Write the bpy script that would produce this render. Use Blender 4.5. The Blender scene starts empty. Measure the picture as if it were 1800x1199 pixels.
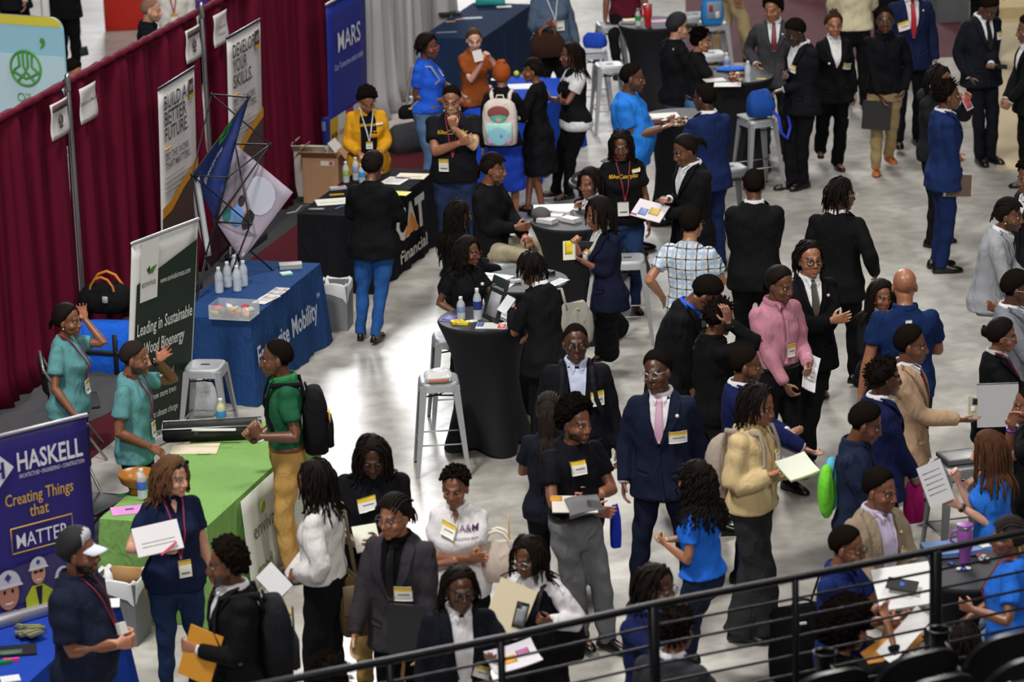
import bpy, math, random
import numpy as np
from mathutils import Vector, Matrix
from mathutils.bvhtree import BVHTree

# ------------------------------------------------------------------ camera, world, light
SC = bpy.context.scene
COL = SC.collection
FPX, PITCH, ROLL, CAMH = 6000.0, math.radians(16.6), 0.033, 8.7
cam_data = bpy.data.cameras.new('camera')
cam_data.sensor_width = 36.0
cam_data.lens = FPX / 1800 * 36
cam_data.clip_start, cam_data.clip_end = 0.5, 400
cam_data.dof.use_dof = True
cam_data.dof.focus_distance = 27.0
cam_data.dof.aperture_fstop = 2.4
cam = bpy.data.objects.new('camera', cam_data)
COL.objects.link(cam)
cam.matrix_world = Matrix.Translation((0, 0, CAMH)) @ Matrix.Rotation(math.pi / 2 - PITCH, 4, 'X') @ Matrix.Rotation(-ROLL, 4, 'Z')
SC.camera = cam

world = bpy.data.worlds.new('arena_air')
SC.world = world
world.use_nodes = True
world.node_tree.nodes['Background'].inputs[0].default_value = (0.62, 0.68, 0.80, 1)
world.node_tree.nodes['Background'].inputs[1].default_value = 0.06


def area_light(name, loc, target, size, power, color=(1, 1, 1), size_y=None):
    d = bpy.data.lights.new(name, 'AREA')
    d.energy = power
    d.color = color
    d.size = size
    if size_y:
        d.shape = 'RECTANGLE'
        d.size_y = size_y
    o = bpy.data.objects.new(name, d)
    COL.objects.link(o)
    o.location = loc
    o.rotation_euler = (Vector(target) - Vector(loc)).to_track_quat('-Z', 'Y').to_euler()
    return o


def spot_light(name, loc, target, power, angle, blend, radius, color=(1, 1, 1)):
    d = bpy.data.lights.new(name, 'SPOT')
    d.energy = power
    d.color = color
    d.spot_size = math.radians(angle)
    d.spot_blend = blend
    d.shadow_soft_size = radius
    o = bpy.data.objects.new(name, d)
    COL.objects.link(o)
    o.location = loc
    o.rotation_euler = (Vector(target) - Vector(loc)).to_track_quat('-Z', 'Y').to_euler()
    return o


# the arena's rig: lamp clusters over the floor, a bank high over the far stand; plus an added front fill
area_light('rig_lamp_near_left', (-5, 17, 15), (-0.6, 26, 0.5), 2.0, 2200, (1.0, 0.97, 0.93))
area_light('rig_lamp_center', (1, 31, 16), (0, 30, 0), 3.0, 1150, (1.0, 0.98, 0.95))
area_light('rig_lamp_back', (3, 46, 14), (2, 36, 0), 3.0, 900, (1.0, 0.93, 0.84))
area_light('rig_lamp_right', (9, 20, 15), (3, 27, 0), 3.0, 850, (1.0, 0.94, 0.86))
area_light('front_fill', (1, -2, 15), (1, 28, 1), 3.0, 2300, (1.0, 0.95, 0.90))  # unseen fill behind the camera, added to brighten the faces
area_light('far_lamp_bank', (-4.5, 82, 19), (-1, 25, 0), 10.0, 7600, (0.97, 0.98, 1.0), 5.0)
SC.view_settings.view_transform = 'Standard'
SC.view_settings.look = 'None'
SC.view_settings.exposure = 0.0
SC.view_settings.gamma = 1.0
SC.view_settings.use_curve_mapping = False


def ray(px, py):
    a, b = px - 900.0, py - 599.5
    X = a * math.cos(ROLL) - b * math.sin(ROLL)
    Y = a * math.sin(ROLL) + b * math.cos(ROLL)
    return np.array([X / FPX, math.cos(PITCH) - Y / FPX * math.sin(PITCH), -math.sin(PITCH) - Y / FPX * math.cos(PITCH)])


def at(px, py, z=0.0):
    """the place at height z seen at a point of the photograph"""
    d = ray(px, py)
    t = (z - CAMH) / d[2]
    return np.array([d[0] * t, d[1] * t, z])


def at_y(px, py, y):
    d = ray(px, py)
    t = y / d[1]
    return np.array([d[0] * t, y, CAMH + d[2] * t])


# ------------------------------------------------------------------ materials
def lin(c):
    if isinstance(c, str):
        c = tuple(int(c[i:i + 2], 16) for i in (0, 2, 4))
    return tuple(((v / 255) / 12.92 if v / 255 <= 0.04045 else ((v / 255 + 0.055) / 1.055) ** 2.4) for v in c)


MATS = {}


def mat(color, rough=0.6, metal=0.0, bump=0.0, scale=60.0, vary=0.0, spec=0.5, trans=0.0, emit=0.0, sheen=0.0, alpha=1.0, ior=1.45, dist=0.004):
    key = (color, rough, metal, bump, scale, vary, spec, trans, emit, sheen, alpha, ior)
    if key in MATS:
        return MATS[key]
    m = bpy.data.materials.new('mat_%d' % len(MATS))
    m.use_nodes = True
    nt = m.node_tree
    b = nt.nodes['Principled BSDF']
    c = lin(color) + (1,)
    b.inputs['Base Color'].default_value = c
    b.inputs['Roughness'].default_value = rough
    b.inputs['Metallic'].default_value = metal
    b.inputs['Specular IOR Level'].default_value = spec
    b.inputs['IOR'].default_value = ior
    if trans:
        b.inputs['Transmission Weight'].default_value = trans
    if sheen:
        b.inputs['Sheen Weight'].default_value = sheen
    if alpha < 1:
        b.inputs['Alpha'].default_value = alpha
    if emit:
        b.inputs['Emission Color'].default_value = c
        b.inputs['Emission Strength'].default_value = emit
    if bump or vary:
        tc = nt.nodes.new('ShaderNodeTexCoord')
        n = nt.nodes.new('ShaderNodeTexNoise')
        n.inputs['Scale'].default_value = scale
        n.inputs['Detail'].default_value = 3
        nt.links.new(tc.outputs['Object'], n.inputs['Vector'])
        if bump:
            bp = nt.nodes.new('ShaderNodeBump')
            bp.inputs['Strength'].default_value = bump
            bp.inputs['Distance'].default_value = dist
            nt.links.new(n.outputs['Fac'], bp.inputs['Height'])
            nt.links.new(bp.outputs['Normal'], b.inputs['Normal'])
        if vary:
            mx = nt.nodes.new('ShaderNodeMix')
            mx.data_type = 'RGBA'
            mx.inputs['A'].default_value = tuple(v * (1 - vary) for v in c[:3]) + (1,)
            mx.inputs['B'].default_value = tuple(min(1, v * (1 + vary)) for v in c[:3]) + (1,)
            nt.links.new(n.outputs['Fac'], mx.inputs['Factor'])
            nt.links.new(mx.outputs['Result'], b.inputs['Base Color'])
    MATS[key] = m
    return m


def fabric(color, rough=0.85):
    """woven cloth with soft wrinkles"""
    key = ('fabric', color, rough)
    if key in MATS:
        return MATS[key]
    m = mat(color, rough, spec=0.10)
    m = m.copy()
    nt = m.node_tree
    b = nt.nodes['Principled BSDF']
    tc = nt.nodes.new('ShaderNodeTexCoord')
    mp = nt.nodes.new('ShaderNodeMapping')
    mp.inputs['Scale'].default_value = (1, 1, 0.45)
    mp.inputs['Rotation'].default_value = (0.5, 0.3, 0)
    nt.links.new(tc.outputs['Object'], mp.inputs['Vector'])
    n = nt.nodes.new('ShaderNodeTexNoise')
    n.inputs['Scale'].default_value = 13
    n.inputs['Detail'].default_value = 2.5
    n.inputs['Distortion'].default_value = 0.8
    nt.links.new(mp.outputs['Vector'], n.inputs['Vector'])
    bp = nt.nodes.new('ShaderNodeBump')
    bp.inputs['Strength'].default_value = 0.75
    bp.inputs['Distance'].default_value = 0.03
    nt.links.new(n.outputs['Fac'], bp.inputs['Height'])
    nt.links.new(bp.outputs['Normal'], b.inputs['Normal'])
    MATS[key] = m
    return m


def denim(color):
    key = ('denim', color)
    if key in MATS:
        return MATS[key]
    m = fabric(color).copy()
    nt = m.node_tree
    b = nt.nodes['Principled BSDF']
    c = lin(color)
    tc = nt.nodes.new('ShaderNodeTexCoord')
    n = nt.nodes.new('ShaderNodeTexNoise')
    n.inputs['Scale'].default_value = 9
    n.inputs['Detail'].default_value = 4
    nt.links.new(tc.outputs['Object'], n.inputs['Vector'])
    mx = nt.nodes.new('ShaderNodeMix')
    mx.data_type = 'RGBA'
    mx.inputs['A'].default_value = tuple(v * 0.6 for v in c) + (1,)
    mx.inputs['B'].default_value = tuple(min(1, v * 1.5) for v in c) + (1,)
    nt.links.new(n.outputs['Fac'], mx.inputs['Factor'])
    nt.links.new(mx.outputs['Result'], b.inputs['Base Color'])
    MATS[key] = m
    return m


def plaid(base, line1, line2, size):
    key = ('plaid', base, line1, line2)
    if key in MATS:
        return MATS[key]
    m = mat(base, 0.85, spec=0.2).copy()
    nt = m.node_tree
    b = nt.nodes['Principled BSDF']
    tc = nt.nodes.new('ShaderNodeTexCoord')
    sp = nt.nodes.new('ShaderNodeSeparateXYZ')
    nt.links.new(tc.outputs['Object'], sp.inputs['Vector'])

    def M(op, a, v=None):
        n = nt.nodes.new('ShaderNodeMath')
        n.operation = op
        nt.links.new(a, n.inputs[0])
        if v is not None:
            if isinstance(v, (int, float)):
                n.inputs[1].default_value = v
            else:
                nt.links.new(v, n.inputs[1])
        return n.outputs[0]
    cur = None
    prev = lin(base) + (1,)
    for (ax, col, ph, wd, st) in (('X', line1, 0.0, 0.13, 0.85), ('Z', line1, 0.0, 0.13, 0.85), ('X', line2, 0.5, 0.28, 0.6), ('Z', line2, 0.5, 0.28, 0.6), ('X', 'c8a878', 0.25, 0.1, 0.5)):
        f = M('FRACT', M('ADD', M('DIVIDE', sp.outputs[ax], size), 20 + ph))
        on = M('MULTIPLY', M('LESS_THAN', f, wd), st)
        mx = nt.nodes.new('ShaderNodeMix')
        mx.data_type = 'RGBA'
        nt.links.new(on, mx.inputs['Factor'])
        if cur is None:
            mx.inputs['A'].default_value = prev
        else:
            nt.links.new(cur, mx.inputs['A'])
        mx.inputs['B'].default_value = lin(col) + (1,)
        cur = mx.outputs['Result']
    nt.links.new(cur, b.inputs['Base Color'])
    MATS[key] = m
    return m


def skin_material():
    m = bpy.data.materials.new('skin')
    m.use_nodes = True
    nt = m.node_tree
    b = nt.nodes['Principled BSDF']
    a = nt.nodes.new('ShaderNodeVertexColor')
    a.layer_name = 'Col'
    nt.links.new(a.outputs['Color'], b.inputs['Base Color'])
    b.inputs['Roughness'].default_value = 0.40
    b.inputs['Specular IOR Level'].default_value = 0.5
    return m


SKIN_MAT = skin_material()


def hair_mat(color, scale=170.0, rough=0.5):
    return mat(color, rough, bump=0.9, scale=scale, spec=0.5, ior=1.13, dist=0.006)


# ------------------------------------------------------------------ mesh building
class MB:
    def __init__(self):
        self.V, self.F, self.I, self.n = [], [], [], 0
        self.mi = 0

    def add(self, V, F):
        V = np.asarray(V, dtype=float).reshape(-1, 3)
        self.V.append(V)
        n = self.n
        for f in F:
            self.F.append(tuple(int(i) + n for i in f))
            self.I.append(self.mi)
        self.n += len(V)
        return self

    def arrays(self):
        return (np.concatenate(self.V) if self.V else np.zeros((0, 3))), self.F

    def loft(self, rings, cap=True):
        """closed rings of the same length"""
        R = np.asarray(rings, dtype=float)
        m, n = R.shape[0], R.shape[1]
        F = []
        for i in range(m - 1):
            for j in range(n):
                k = (j + 1) % n
                F.append((i * n + j, i * n + k, (i + 1) * n + k, (i + 1) * n + j))
        if cap:
            F.append(tuple(range(n - 1, -1, -1)))
            F.append(tuple((m - 1) * n + j for j in range(n)))
        return self.add(R.reshape(-1, 3), F)

    def tube(self, pts, radii, n=10, flat=None, round_ends=True):
        """a tapered tube along points; flat=(axis, factor) squashes it along an axis"""
        P = [np.asarray(p, dtype=float) for p in pts]
        r = list(radii) if hasattr(radii, '__len__') else [radii] * len(P)
        if round_ends:
            d0 = P[0] - P[1]
            d0 /= np.linalg.norm(d0) + 1e-9
            d1 = P[-1] - P[-2]
            d1 /= np.linalg.norm(d1) + 1e-9
            P = [P[0] + d0 * r[0] * 0.9, P[0] + d0 * r[0] * 0.55] + P + [P[-1] + d1 * r[-1] * 0.55, P[-1] + d1 * r[-1] * 0.9]
            r = [r[0] * 0.35, r[0] * 0.8] + r + [r[-1] * 0.8, r[-1] * 0.35]
        T = []
        for i in range(len(P)):
            t = P[min(i + 1, len(P) - 1)] - P[max(i - 1, 0)]
            T.append(t / (np.linalg.norm(t) + 1e-9))
        up = np.array([0, 0, 1.0]) if abs(T[0][2]) < 0.9 else np.array([0, 1.0, 0])
        a = np.cross(T[0], up)
        a /= np.linalg.norm(a)
        rings = []
        ang = np.linspace(0, 2 * math.pi, n, endpoint=False)
        for i in range(len(P)):
            a = a - T[i] * a.dot(T[i])
            a /= np.linalg.norm(a) + 1e-9
            b = np.cross(T[i], a)
            ring = np.outer(np.cos(ang), a) * r[i] + np.outer(np.sin(ang), b) * r[i]
            if flat is not None:
                ax = np.asarray(flat[0], dtype=float)
                ring = ring - np.outer(ring @ ax, ax) * (1 - flat[1])
            rings.append(P[i] + ring)
        return self.loft(rings)

    def ellipsoid(self, c, r, R=None, nu=14, nv=9):
        V = []
        for i in range(nv + 1):
            th = math.pi * i / nv
            for j in range(nu):
                ph = 2 * math.pi * j / nu
                V.append((math.sin(th) * math.cos(ph), math.sin(th) * math.sin(ph), math.cos(th)))
        V = np.array(V)
        if not hasattr(r, '__len__'):
            r = (r, r, r)
        V = V * np.array(r)
        if R is not None:
            V = V @ np.asarray(R).T
        V = V + np.asarray(c)
        return self.loft(V.reshape(nv + 1, nu, 3)[::-1], cap=False)

    def box(self, c, s, R=None, bevel=0.0):
        sx, sy, sz = s[0] / 2, s[1] / 2, s[2] / 2
        if bevel > 0:
            b = min(bevel, sx * 0.49, sy * 0.49, sz * 0.49)
            rings = []
            for (z, k) in ((-sz, b), (-sz + b, 0), (sz - b, 0), (sz, b)):
                x, y = sx - k, sy - k
                q = b
                rings.append([(x, -y + q, z), (x, y - q, z), (x - q, y, z), (-x + q, y, z), (-x, y - q, z), (-x, -y + q, z), (-x + q, -y, z), (x - q, -y, z)])
            V = np.array(rings)
            if R is not None:
                V = V @ np.asarray(R).T
            return self.loft(V + np.asarray(c))
        V = np.array([(x, y, z) for z in (-sz, sz) for (x, y) in ((-sx, -sy), (sx, -sy), (sx, sy), (-sx, sy))])
        if R is not None:
            V = V @ np.asarray(R).T
        return self.add(V + np.asarray(c), [(3, 2, 1, 0), (4, 5, 6, 7), (0, 1, 5, 4), (1, 2, 6, 5), (2, 3, 7, 6), (3, 0, 4, 7)])

    def lathe(self, c, prof, n=24, cap=True):
        ang = np.linspace(0, 2 * math.pi, n, endpoint=False)
        rings = [np.stack([c[0] + r * np.cos(ang), c[1] + r * np.sin(ang), np.full(n, c[2] + z)], 1) for (r, z) in prof]
        return self.loft(rings, cap)

    def grid(self, G, thick=0.0, normal=None):
        """a rectangular grid of points; thick adds a back side"""
        G = np.asarray(G, dtype=float)
        m, n = G.shape[:2]
        F = [(i * n + j, i * n + j + 1, (i + 1) * n + j + 1, (i + 1) * n + j) for i in range(m - 1) for j in range(n - 1)]
        if not thick:
            return self.add(G.reshape(-1, 3), F)
        N = np.asarray(normal, dtype=float)
        B = G - N * thick
        o = m * n
        F2 = F + [tuple(o + k for k in f[::-1]) for f in F]
        edge = [(0, j) for j in range(n)] + [(i, n - 1) for i in range(1, m)] + [(m - 1, j) for j in range(n - 2, -1, -1)] + [(i, 0) for i in range(m - 2, 0, -1)]
        ids = [i * n + j for i, j in edge]
        for a, b in zip(ids, ids[1:] + ids[:1]):
            F2.append((a, o + a, o + b, b))
        return self.add(np.concatenate([G.reshape(-1, 3), B.reshape(-1, 3)]), F2)

    def build(self, name, mats, parent=None, smooth=True, auto=None):
        V, F = self.arrays()
        return make_obj(name, V, F, mats, parent, smooth, self.I, auto)


def mesh_from(name, V, F, smooth=True, idx=None):
    me = bpy.data.meshes.new(name)
    V = np.asarray(V, dtype=np.float32)
    if isinstance(F, np.ndarray):
        k = F.shape[1]
        loops = F.astype(np.int32).ravel()
        starts = np.arange(0, len(loops), k, dtype=np.int32)
        nf = len(F)
    else:
        ln = np.array([len(f) for f in F], dtype=np.int32)
        loops = np.fromiter((i for f in F for i in f), dtype=np.int32)
        starts = np.concatenate([[0], np.cumsum(ln)[:-1]]).astype(np.int32)
        nf = len(F)
    me.vertices.add(len(V))
    me.vertices.foreach_set('co', V.ravel())
    me.loops.add(len(loops))
    me.loops.foreach_set('vertex_index', loops)
    me.polygons.add(nf)
    me.polygons.foreach_set('loop_start', starts)
    me.polygons.foreach_set('use_smooth', np.full(nf, smooth, dtype=bool))
    if idx is not None and len(idx) == nf:
        me.polygons.foreach_set('material_index', np.array(idx, dtype=np.int32))
    me.update(calc_edges=True)
    me.validate()
    return me


def make_obj(name, V, F, mats, parent=None, smooth=True, idx=None, auto=None):
    me = mesh_from(name, V, F, smooth, idx)
    for m in (mats if isinstance(mats, (list, tuple)) else [mats]):
        me.materials.append(m)
    if auto:
        me.set_sharp_from_angle(angle=math.radians(auto))
    o = bpy.data.objects.new(name, me)
    COL.objects.link(o)
    if parent is not None:
        o.parent = parent
    return o


def tag(o, label=None, cat=None, group=None, kind=None):
    if label:
        o['label'] = label
    if cat:
        o['category'] = cat
    if group:
        o['group'] = group
    if kind:
        o['kind'] = kind
    return o


def thing(name, label, cat, loc=(0, 0, 0), rz=0.0, group=None):
    o = bpy.data.objects.new(name, None)
    o.empty_display_size = 0.1
    COL.objects.link(o)
    o.location = tuple(float(v) for v in loc)
    o.rotation_euler = (0, 0, rz)
    return tag(o, label, cat, group)


def dup(root, loc, rz=0.0, label=None, group=None):
    """a copy of a thing with its parts and their sub-parts; the copies share mesh data"""
    r = root.copy()
    COL.objects.link(r)
    r.location = tuple(float(v) for v in loc)
    r.rotation_euler = (0, 0, rz)
    if label:
        r['label'] = label
    if group:
        r['group'] = group
    for ch in list(root.children):
        c = ch.copy()
        COL.objects.link(c)
        c.parent = r
        for g in list(ch.children):
            d = g.copy()
            COL.objects.link(d)
            d.parent = c
    return r


def remesh(V, F, voxel):
    me = mesh_from('tmp', V, F)
    o = bpy.data.objects.new('tmp', me)
    COL.objects.link(o)
    md = o.modifiers.new('r', 'REMESH')
    md.mode = 'VOXEL'
    md.voxel_size = voxel
    dg = bpy.context.evaluated_depsgraph_get()
    ev = o.evaluated_get(dg)
    m2 = ev.to_mesh()
    V2 = np.empty(len(m2.vertices) * 3, dtype=np.float32)
    m2.vertices.foreach_get('co', V2)
    V2 = V2.reshape(-1, 3).astype(float)
    L = np.empty(len(m2.loops), dtype=np.int32)
    m2.loops.foreach_get('vertex_index', L)
    if len(L) != 4 * len(m2.polygons):
        m2.calc_loop_triangles()
        T = np.empty(len(m2.loop_triangles) * 3, dtype=np.int32)
        m2.loop_triangles.foreach_get('vertices', T)
        F2 = T.reshape(-1, 3)
    else:
        F2 = L.reshape(-1, 4)
    ev.to_mesh_clear()
    bpy.data.objects.remove(o)
    bpy.data.meshes.remove(me)
    return V2, F2


def relax(V, F, it=2, k=0.5):
    e = np.concatenate([F[:, [i, (i + 1) % F.shape[1]]] for i in range(F.shape[1])])
    n = len(V)
    cnt = np.bincount(e[:, 0], minlength=n) + np.bincount(e[:, 1], minlength=n)
    cnt = np.maximum(cnt, 1)
    for _ in range(it):
        S = np.zeros_like(V)
        for a in range(3):
            S[:, a] = np.bincount(e[:, 0], weights=V[e[:, 1], a], minlength=n) + np.bincount(e[:, 1], weights=V[e[:, 0], a], minlength=n)
        V = V * (1 - k) + S / cnt[:, None] * k
    return V


def decimate(V, F, weight, ratio):
    me = mesh_from('tmp', V, F)
    o = bpy.data.objects.new('tmp', me)
    COL.objects.link(o)
    g = o.vertex_groups.new(name='g')
    for lv in (1.0,):
        ids = np.nonzero(weight > 0.5)[0]
        g.add([int(i) for i in ids], lv, 'REPLACE')
    md = o.modifiers.new('d', 'DECIMATE')
    md.ratio = ratio
    md.vertex_group = 'g'
    md.vertex_group_factor = 10
    ev = o.evaluated_get(bpy.context.evaluated_depsgraph_get())
    m2 = ev.to_mesh()
    V2 = np.empty(len(m2.vertices) * 3, dtype=np.float32)
    m2.vertices.foreach_get('co', V2)
    m2.calc_loop_triangles()
    T = np.empty(len(m2.loop_triangles) * 3, dtype=np.int32)
    m2.loop_triangles.foreach_get('vertices', T)
    ev.to_mesh_clear()
    bpy.data.objects.remove(o)
    bpy.data.meshes.remove(me)
    return V2.reshape(-1, 3).astype(float), T.reshape(-1, 3)


FONT_CACHE = {}


def text_mesh(s, size=1.0, align='LEFT', bold=0.0, shear=0.0, width=None):
    """flat letters: 2-D points and faces; width, when given, squeezes the line to it"""
    cu = bpy.data.curves.new('t', 'FONT')
    cu.body = s
    cu.size = size
    cu.align_x = align
    cu.offset = bold * size
    cu.shear = shear
    cu.resolution_u = 2
    o = bpy.data.objects.new('t', cu)
    COL.objects.link(o)
    ev = o.evaluated_get(bpy.context.evaluated_depsgraph_get())
    me = ev.to_mesh()
    V = np.array([v.co[:2] for v in me.vertices])
    me.calc_loop_triangles()
    F = [tuple(t.vertices) for t in me.loop_triangles]
    ev.to_mesh_clear()
    bpy.data.objects.remove(o)
    bpy.data.curves.remove(cu)
    if width is not None and len(V):
        w = V[:, 0].max() - V[:, 0].min()
        c = (V[:, 0].max() + V[:, 0].min()) / 2 if align == 'CENTER' else V[:, 0].min()
        V[:, 0] = (V[:, 0] - c) * width / max(w, 1e-6) + (0 if align == 'CENTER' else 0)
    return V, F


def lettering(name, s, parent, origin, ux, uy, size, color, align='LEFT', bold=0.01, width=None, shear=0.0, m=None):
    V, F = text_mesh(s, size, align, bold, shear, width)
    if not len(V):
        return None
    ux, uy, o = np.asarray(ux, float), np.asarray(uy, float), np.asarray(origin, float)
    W = o + np.outer(V[:, 0], ux) + np.outer(V[:, 1], uy)
    return make_obj(name, W, F, m or mat(color, 0.6), parent, smooth=False)
# ------------------------------------------------------------------ people
def nrm(v):
    v = np.asarray(v, dtype=float)
    return v / (np.linalg.norm(v) + 1e-12)


def rx(a):
    c, s = math.cos(a), math.sin(a)
    return np.array([[1, 0, 0], [0, c, -s], [0, s, c]])


def ry(a):
    c, s = math.cos(a), math.sin(a)
    return np.array([[c, 0, s], [0, 1, 0], [-s, 0, c]])


def rz_(a):
    c, s = math.cos(a), math.sin(a)
    return np.array([[c, -s, 0], [s, c, 0], [0, 0, 1]])


def ik(A, T, l1, l2, pole):
    A, T = np.asarray(A, float), np.asarray(T, float)
    d = T - A
    L = np.linalg.norm(d)
    m = (l1 + l2) * 0.995
    if L > m:
        d *= m / L
        L = m
    L = max(L, abs(l1 - l2) + 0.02)
    u = nrm(d)
    p = np.asarray(pole, float)
    p = nrm(p - u * p.dot(u))
    c = (l1 * l1 + L * L - l2 * l2) / (2 * l1 * L)
    c = max(-1, min(1, c))
    a = l1 * c
    h = l1 * math.sqrt(max(0, 1 - c * c))
    return A + u * a + p * h, A + u * L


MALE = [(.80, .085, .07, 0), (.86, .155, .108, 0), (.93, .166, .114, -.006), (1.00, .156, .106, 0), (1.08, .150, .102, .005), (1.18, .160, .110, .008), (1.28, .170, .118, .006), (1.36, .170, .110, 0), (1.42, .146, .090, -.008), (1.46, .098, .070, -.012), (1.49, .064, .060, -.012)]
FEM = [(.80, .085, .07, 0), (.86, .165, .114, -.004), (.93, .174, .122, -.010), (1.00, .160, .110, -.004), (1.08, .134, .094, .002), (1.18, .138, .098, .008), (1.28, .152, .110, .012), (1.36, .150, .100, .004), (1.42, .126, .082, -.006), (1.46, .084, .062, -.012), (1.49, .053, .053, -.012)]
SKINS = {'d0': '3a261c', 'd1': '4f3122', 'd2': '65402d', 'd3': '7c4f39', 'd4': '966449', 'm1': 'a87556', 'l1': 'c6937a', 'l2': 'd2a08a'}
NECK0 = 1.49


HS = 1.09   # head size


class Fig:
    pass


ALL = {}


def interp_rows(tab, z):
    zs = [r[0] for r in tab]
    return np.array([np.interp(z, zs, [r[k] for r in tab]) for k in (1, 2, 3)])


def person(key, head, face, hf=None, hp=8, ht=0, H=None, sex='m', b=1.0, skin='d2', hair=('buzz',), haircol='1a1512',
           top=('tee', '101014'), bottom=('trousers', '0d0d10'), shoes='0c0b0b', R='down', L='down', legs='stand', lean=0, side=0, twist=0,
           extras=(), label='', beard=0, eyes=None, group=None, vox=None, feet=None, look=None):
    rnd = random.Random(key)
    q = Fig()
    q.key, q.sex = key, sex
    H = H or (1.78 if sex == 'm' else 1.66)
    s = H / 1.75
    fem = sex == 'f'
    tab = FEM if fem else MALE
    hf = face if hf is None else hf
    psi = math.radians(face + 180)
    # spine
    P0 = np.array([0, 0, .93])
    seat = None
    if isinstance(legs, tuple) and legs[0] == 'sit':
        seat = legs[1] / s
        P0[2] = seat + .115
    nst = 24
    pos, rot = [P0.copy()], [np.eye(3)]
    ln, sd, tw = math.radians(lean), math.radians(side), math.radians(twist)
    for i in range(1, nst + 1):
        t = i / nst
        k = min(1.0, t * 1.6)
        k = k * k * (3 - 2 * k)
        Rm = rz_(tw * t) @ rx(-ln * k) @ ry(sd * k)
        rot.append(Rm)
        pos.append(pos[-1] + Rm @ np.array([0, 0, .56 / nst]))

    def sp(z):
        t = (z - .93) / .56
        if t <= 0:
            return P0 + np.array([0, 0, z - .93]), np.eye(3)
        if t >= 1:
            return pos[-1] + rot[-1] @ np.array([0, 0, z - NECK0]), rot[-1]
        i = min(int(t * nst), nst - 1)
        f = t * nst - i
        return pos[i] * (1 - f) + pos[i + 1] * f, rot[i]
    N, CR = pos[-1], rot[-1]
    # head
    dyaw = math.radians(hf - face)
    HR = rz_(dyaw) @ rx(math.radians(-hp)) @ ry(math.radians(ht))
    nk = nrm(CR @ np.array([0, .22, 1.0]) + HR @ np.array([0, .1, .4]))
    atlas = N + nk * .058
    HC = atlas + HR @ np.array([0, .018, .088])
    # place in the world
    hz = HC[2] * s
    W = at(head[0], head[1], hz)
    Rw = rz_(psi)
    root = W - Rw @ (HC * s)
    root[2] = 0.0
    if isinstance(legs, tuple) and legs[0] == 'up':
        pass

    def to_local(w):
        return (Rw.T @ (np.asarray(w) - root)) / s

    def to_world(l):
        return root + Rw @ (np.asarray(l) * s)
    q.to_world, q.to_local, q.s, q.root, q.Rw, q.N, q.CR, q.HR, q.HC, q.face = to_world, to_local, s, root, Rw, N, CR, HR, HC, face
    Nw = to_world(N)
    # arms
    bb = b
    shw = (.150 if fem else .176) * (1 + (bb - 1) * .42)
    q.arm = {}
    for sg, spec in ((1, R), (-1, L)):
        S = N + CR @ np.array([sg * shw, -.012, -.088])
        o = {}
        if isinstance(spec, dict):
            o = dict(spec)
        elif isinstance(spec, tuple):
            o = dict(t=spec)
            if isinstance(spec[-1], dict):
                o.update(spec[-1])
                o['t'] = spec[:-1]
        else:
            o = dict(t=spec)
        t = o['t']
        cfg = dict(pole=(sg * .45, -.7, -.5), palm='in', curl=.35, spread=.4)
        if t == 'down':
            T = N + CR @ np.array([sg * (shw + .075 + (bb - 1) * .15), .03, -.64])
            T[2] = min(T[2], S[2] - .53)
            cfg.update(pole=(sg * .3, -1, 0))
        elif t == 'back':
            T = N + CR @ np.array([sg * (shw + .06), -.16, -.60])
            cfg.update(pole=(sg * .3, -1, 0))
        elif t == 'fwd':
            T = N + CR @ np.array([sg * (shw + .05), .18, -.60])
            cfg.update(pole=(sg * .3, -1, 0))
        elif t == 'fold':
            T = N + CR @ np.array([-sg * .10, .19 + (.03 if sg < 0 else 0) + (bb - 1) * .2, -.33 + (.035 if sg > 0 else 0)])
            cfg.update(pole=(sg * 1.0, -.1, -.75), palm='back', curl=.2)
        elif t == 'hold':
            T = N + CR @ np.array([sg * .10, .31, -.37])
            cfg.update(pole=(sg * .8, -.5, -.8), palm='up', curl=.75)
        elif t == 'low':
            T = N + CR @ np.array([sg * .07, .23, -.55])
            cfg.update(pole=(sg * .9, -.6, -.2), palm='in', curl=.6)
        elif t == 'pocket':
            T = N + CR @ np.array([sg * (shw + .01), .06, -.58])
            cfg.update(pole=(sg * .8, -.8, 0), curl=.5)
        elif t == 'chin':
            T = HC + HR @ np.array([sg * .02, .12, -.20])
            cfg.update(pole=(sg * .6, .2, -1), palm='back', curl=.8)
        elif t == 'table':
            T = N + CR @ np.array([sg * .13, .36, -.40])
            cfg.update(pole=(sg * .8, -.5, -.6), palm='down', curl=.35)
        elif t == 'lap':
            T = P0 + np.array([sg * .06, .30, .10])
            cfg.update(pole=(sg * .8, -.6, -.3), palm='down', curl=.4)
        elif isinstance(t, tuple) and t[0] == 'px':
            d = t[3] if len(t) > 3 else 0.0
            T = to_local(at_y(t[1], t[2], Nw[1] - d))
        else:
            T = N + CR @ np.array(t, float)
        cfg.update({k: v for k, v in o.items() if k != 't'})
        E, Wr = ik(S, T, .285, .255, CR @ np.array(cfg['pole'], float))
        f = nrm(Wr - E)
        if 'fdir' in cfg:
            f = nrm(CR @ np.array(cfg['fdir'], float))
        pn = {'in': (-sg, 0, 0), 'up': (0, .1, 1), 'down': (0, 0, -1), 'fwd': (0, 1, 0), 'back': (0, -1, 0), 'out': (sg, 0, 0)}.get(cfg['palm'], cfg['palm'])
        n = CR @ np.array(pn, float)
        n = n - f * n.dot(f)
        if np.linalg.norm(n) < .15:
            n = CR @ np.array((-sg * .3, .9, .3))
            n = n - f * n.dot(f)
        n = nrm(n)
        th = nrm(np.cross(f, n)) * sg
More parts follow.
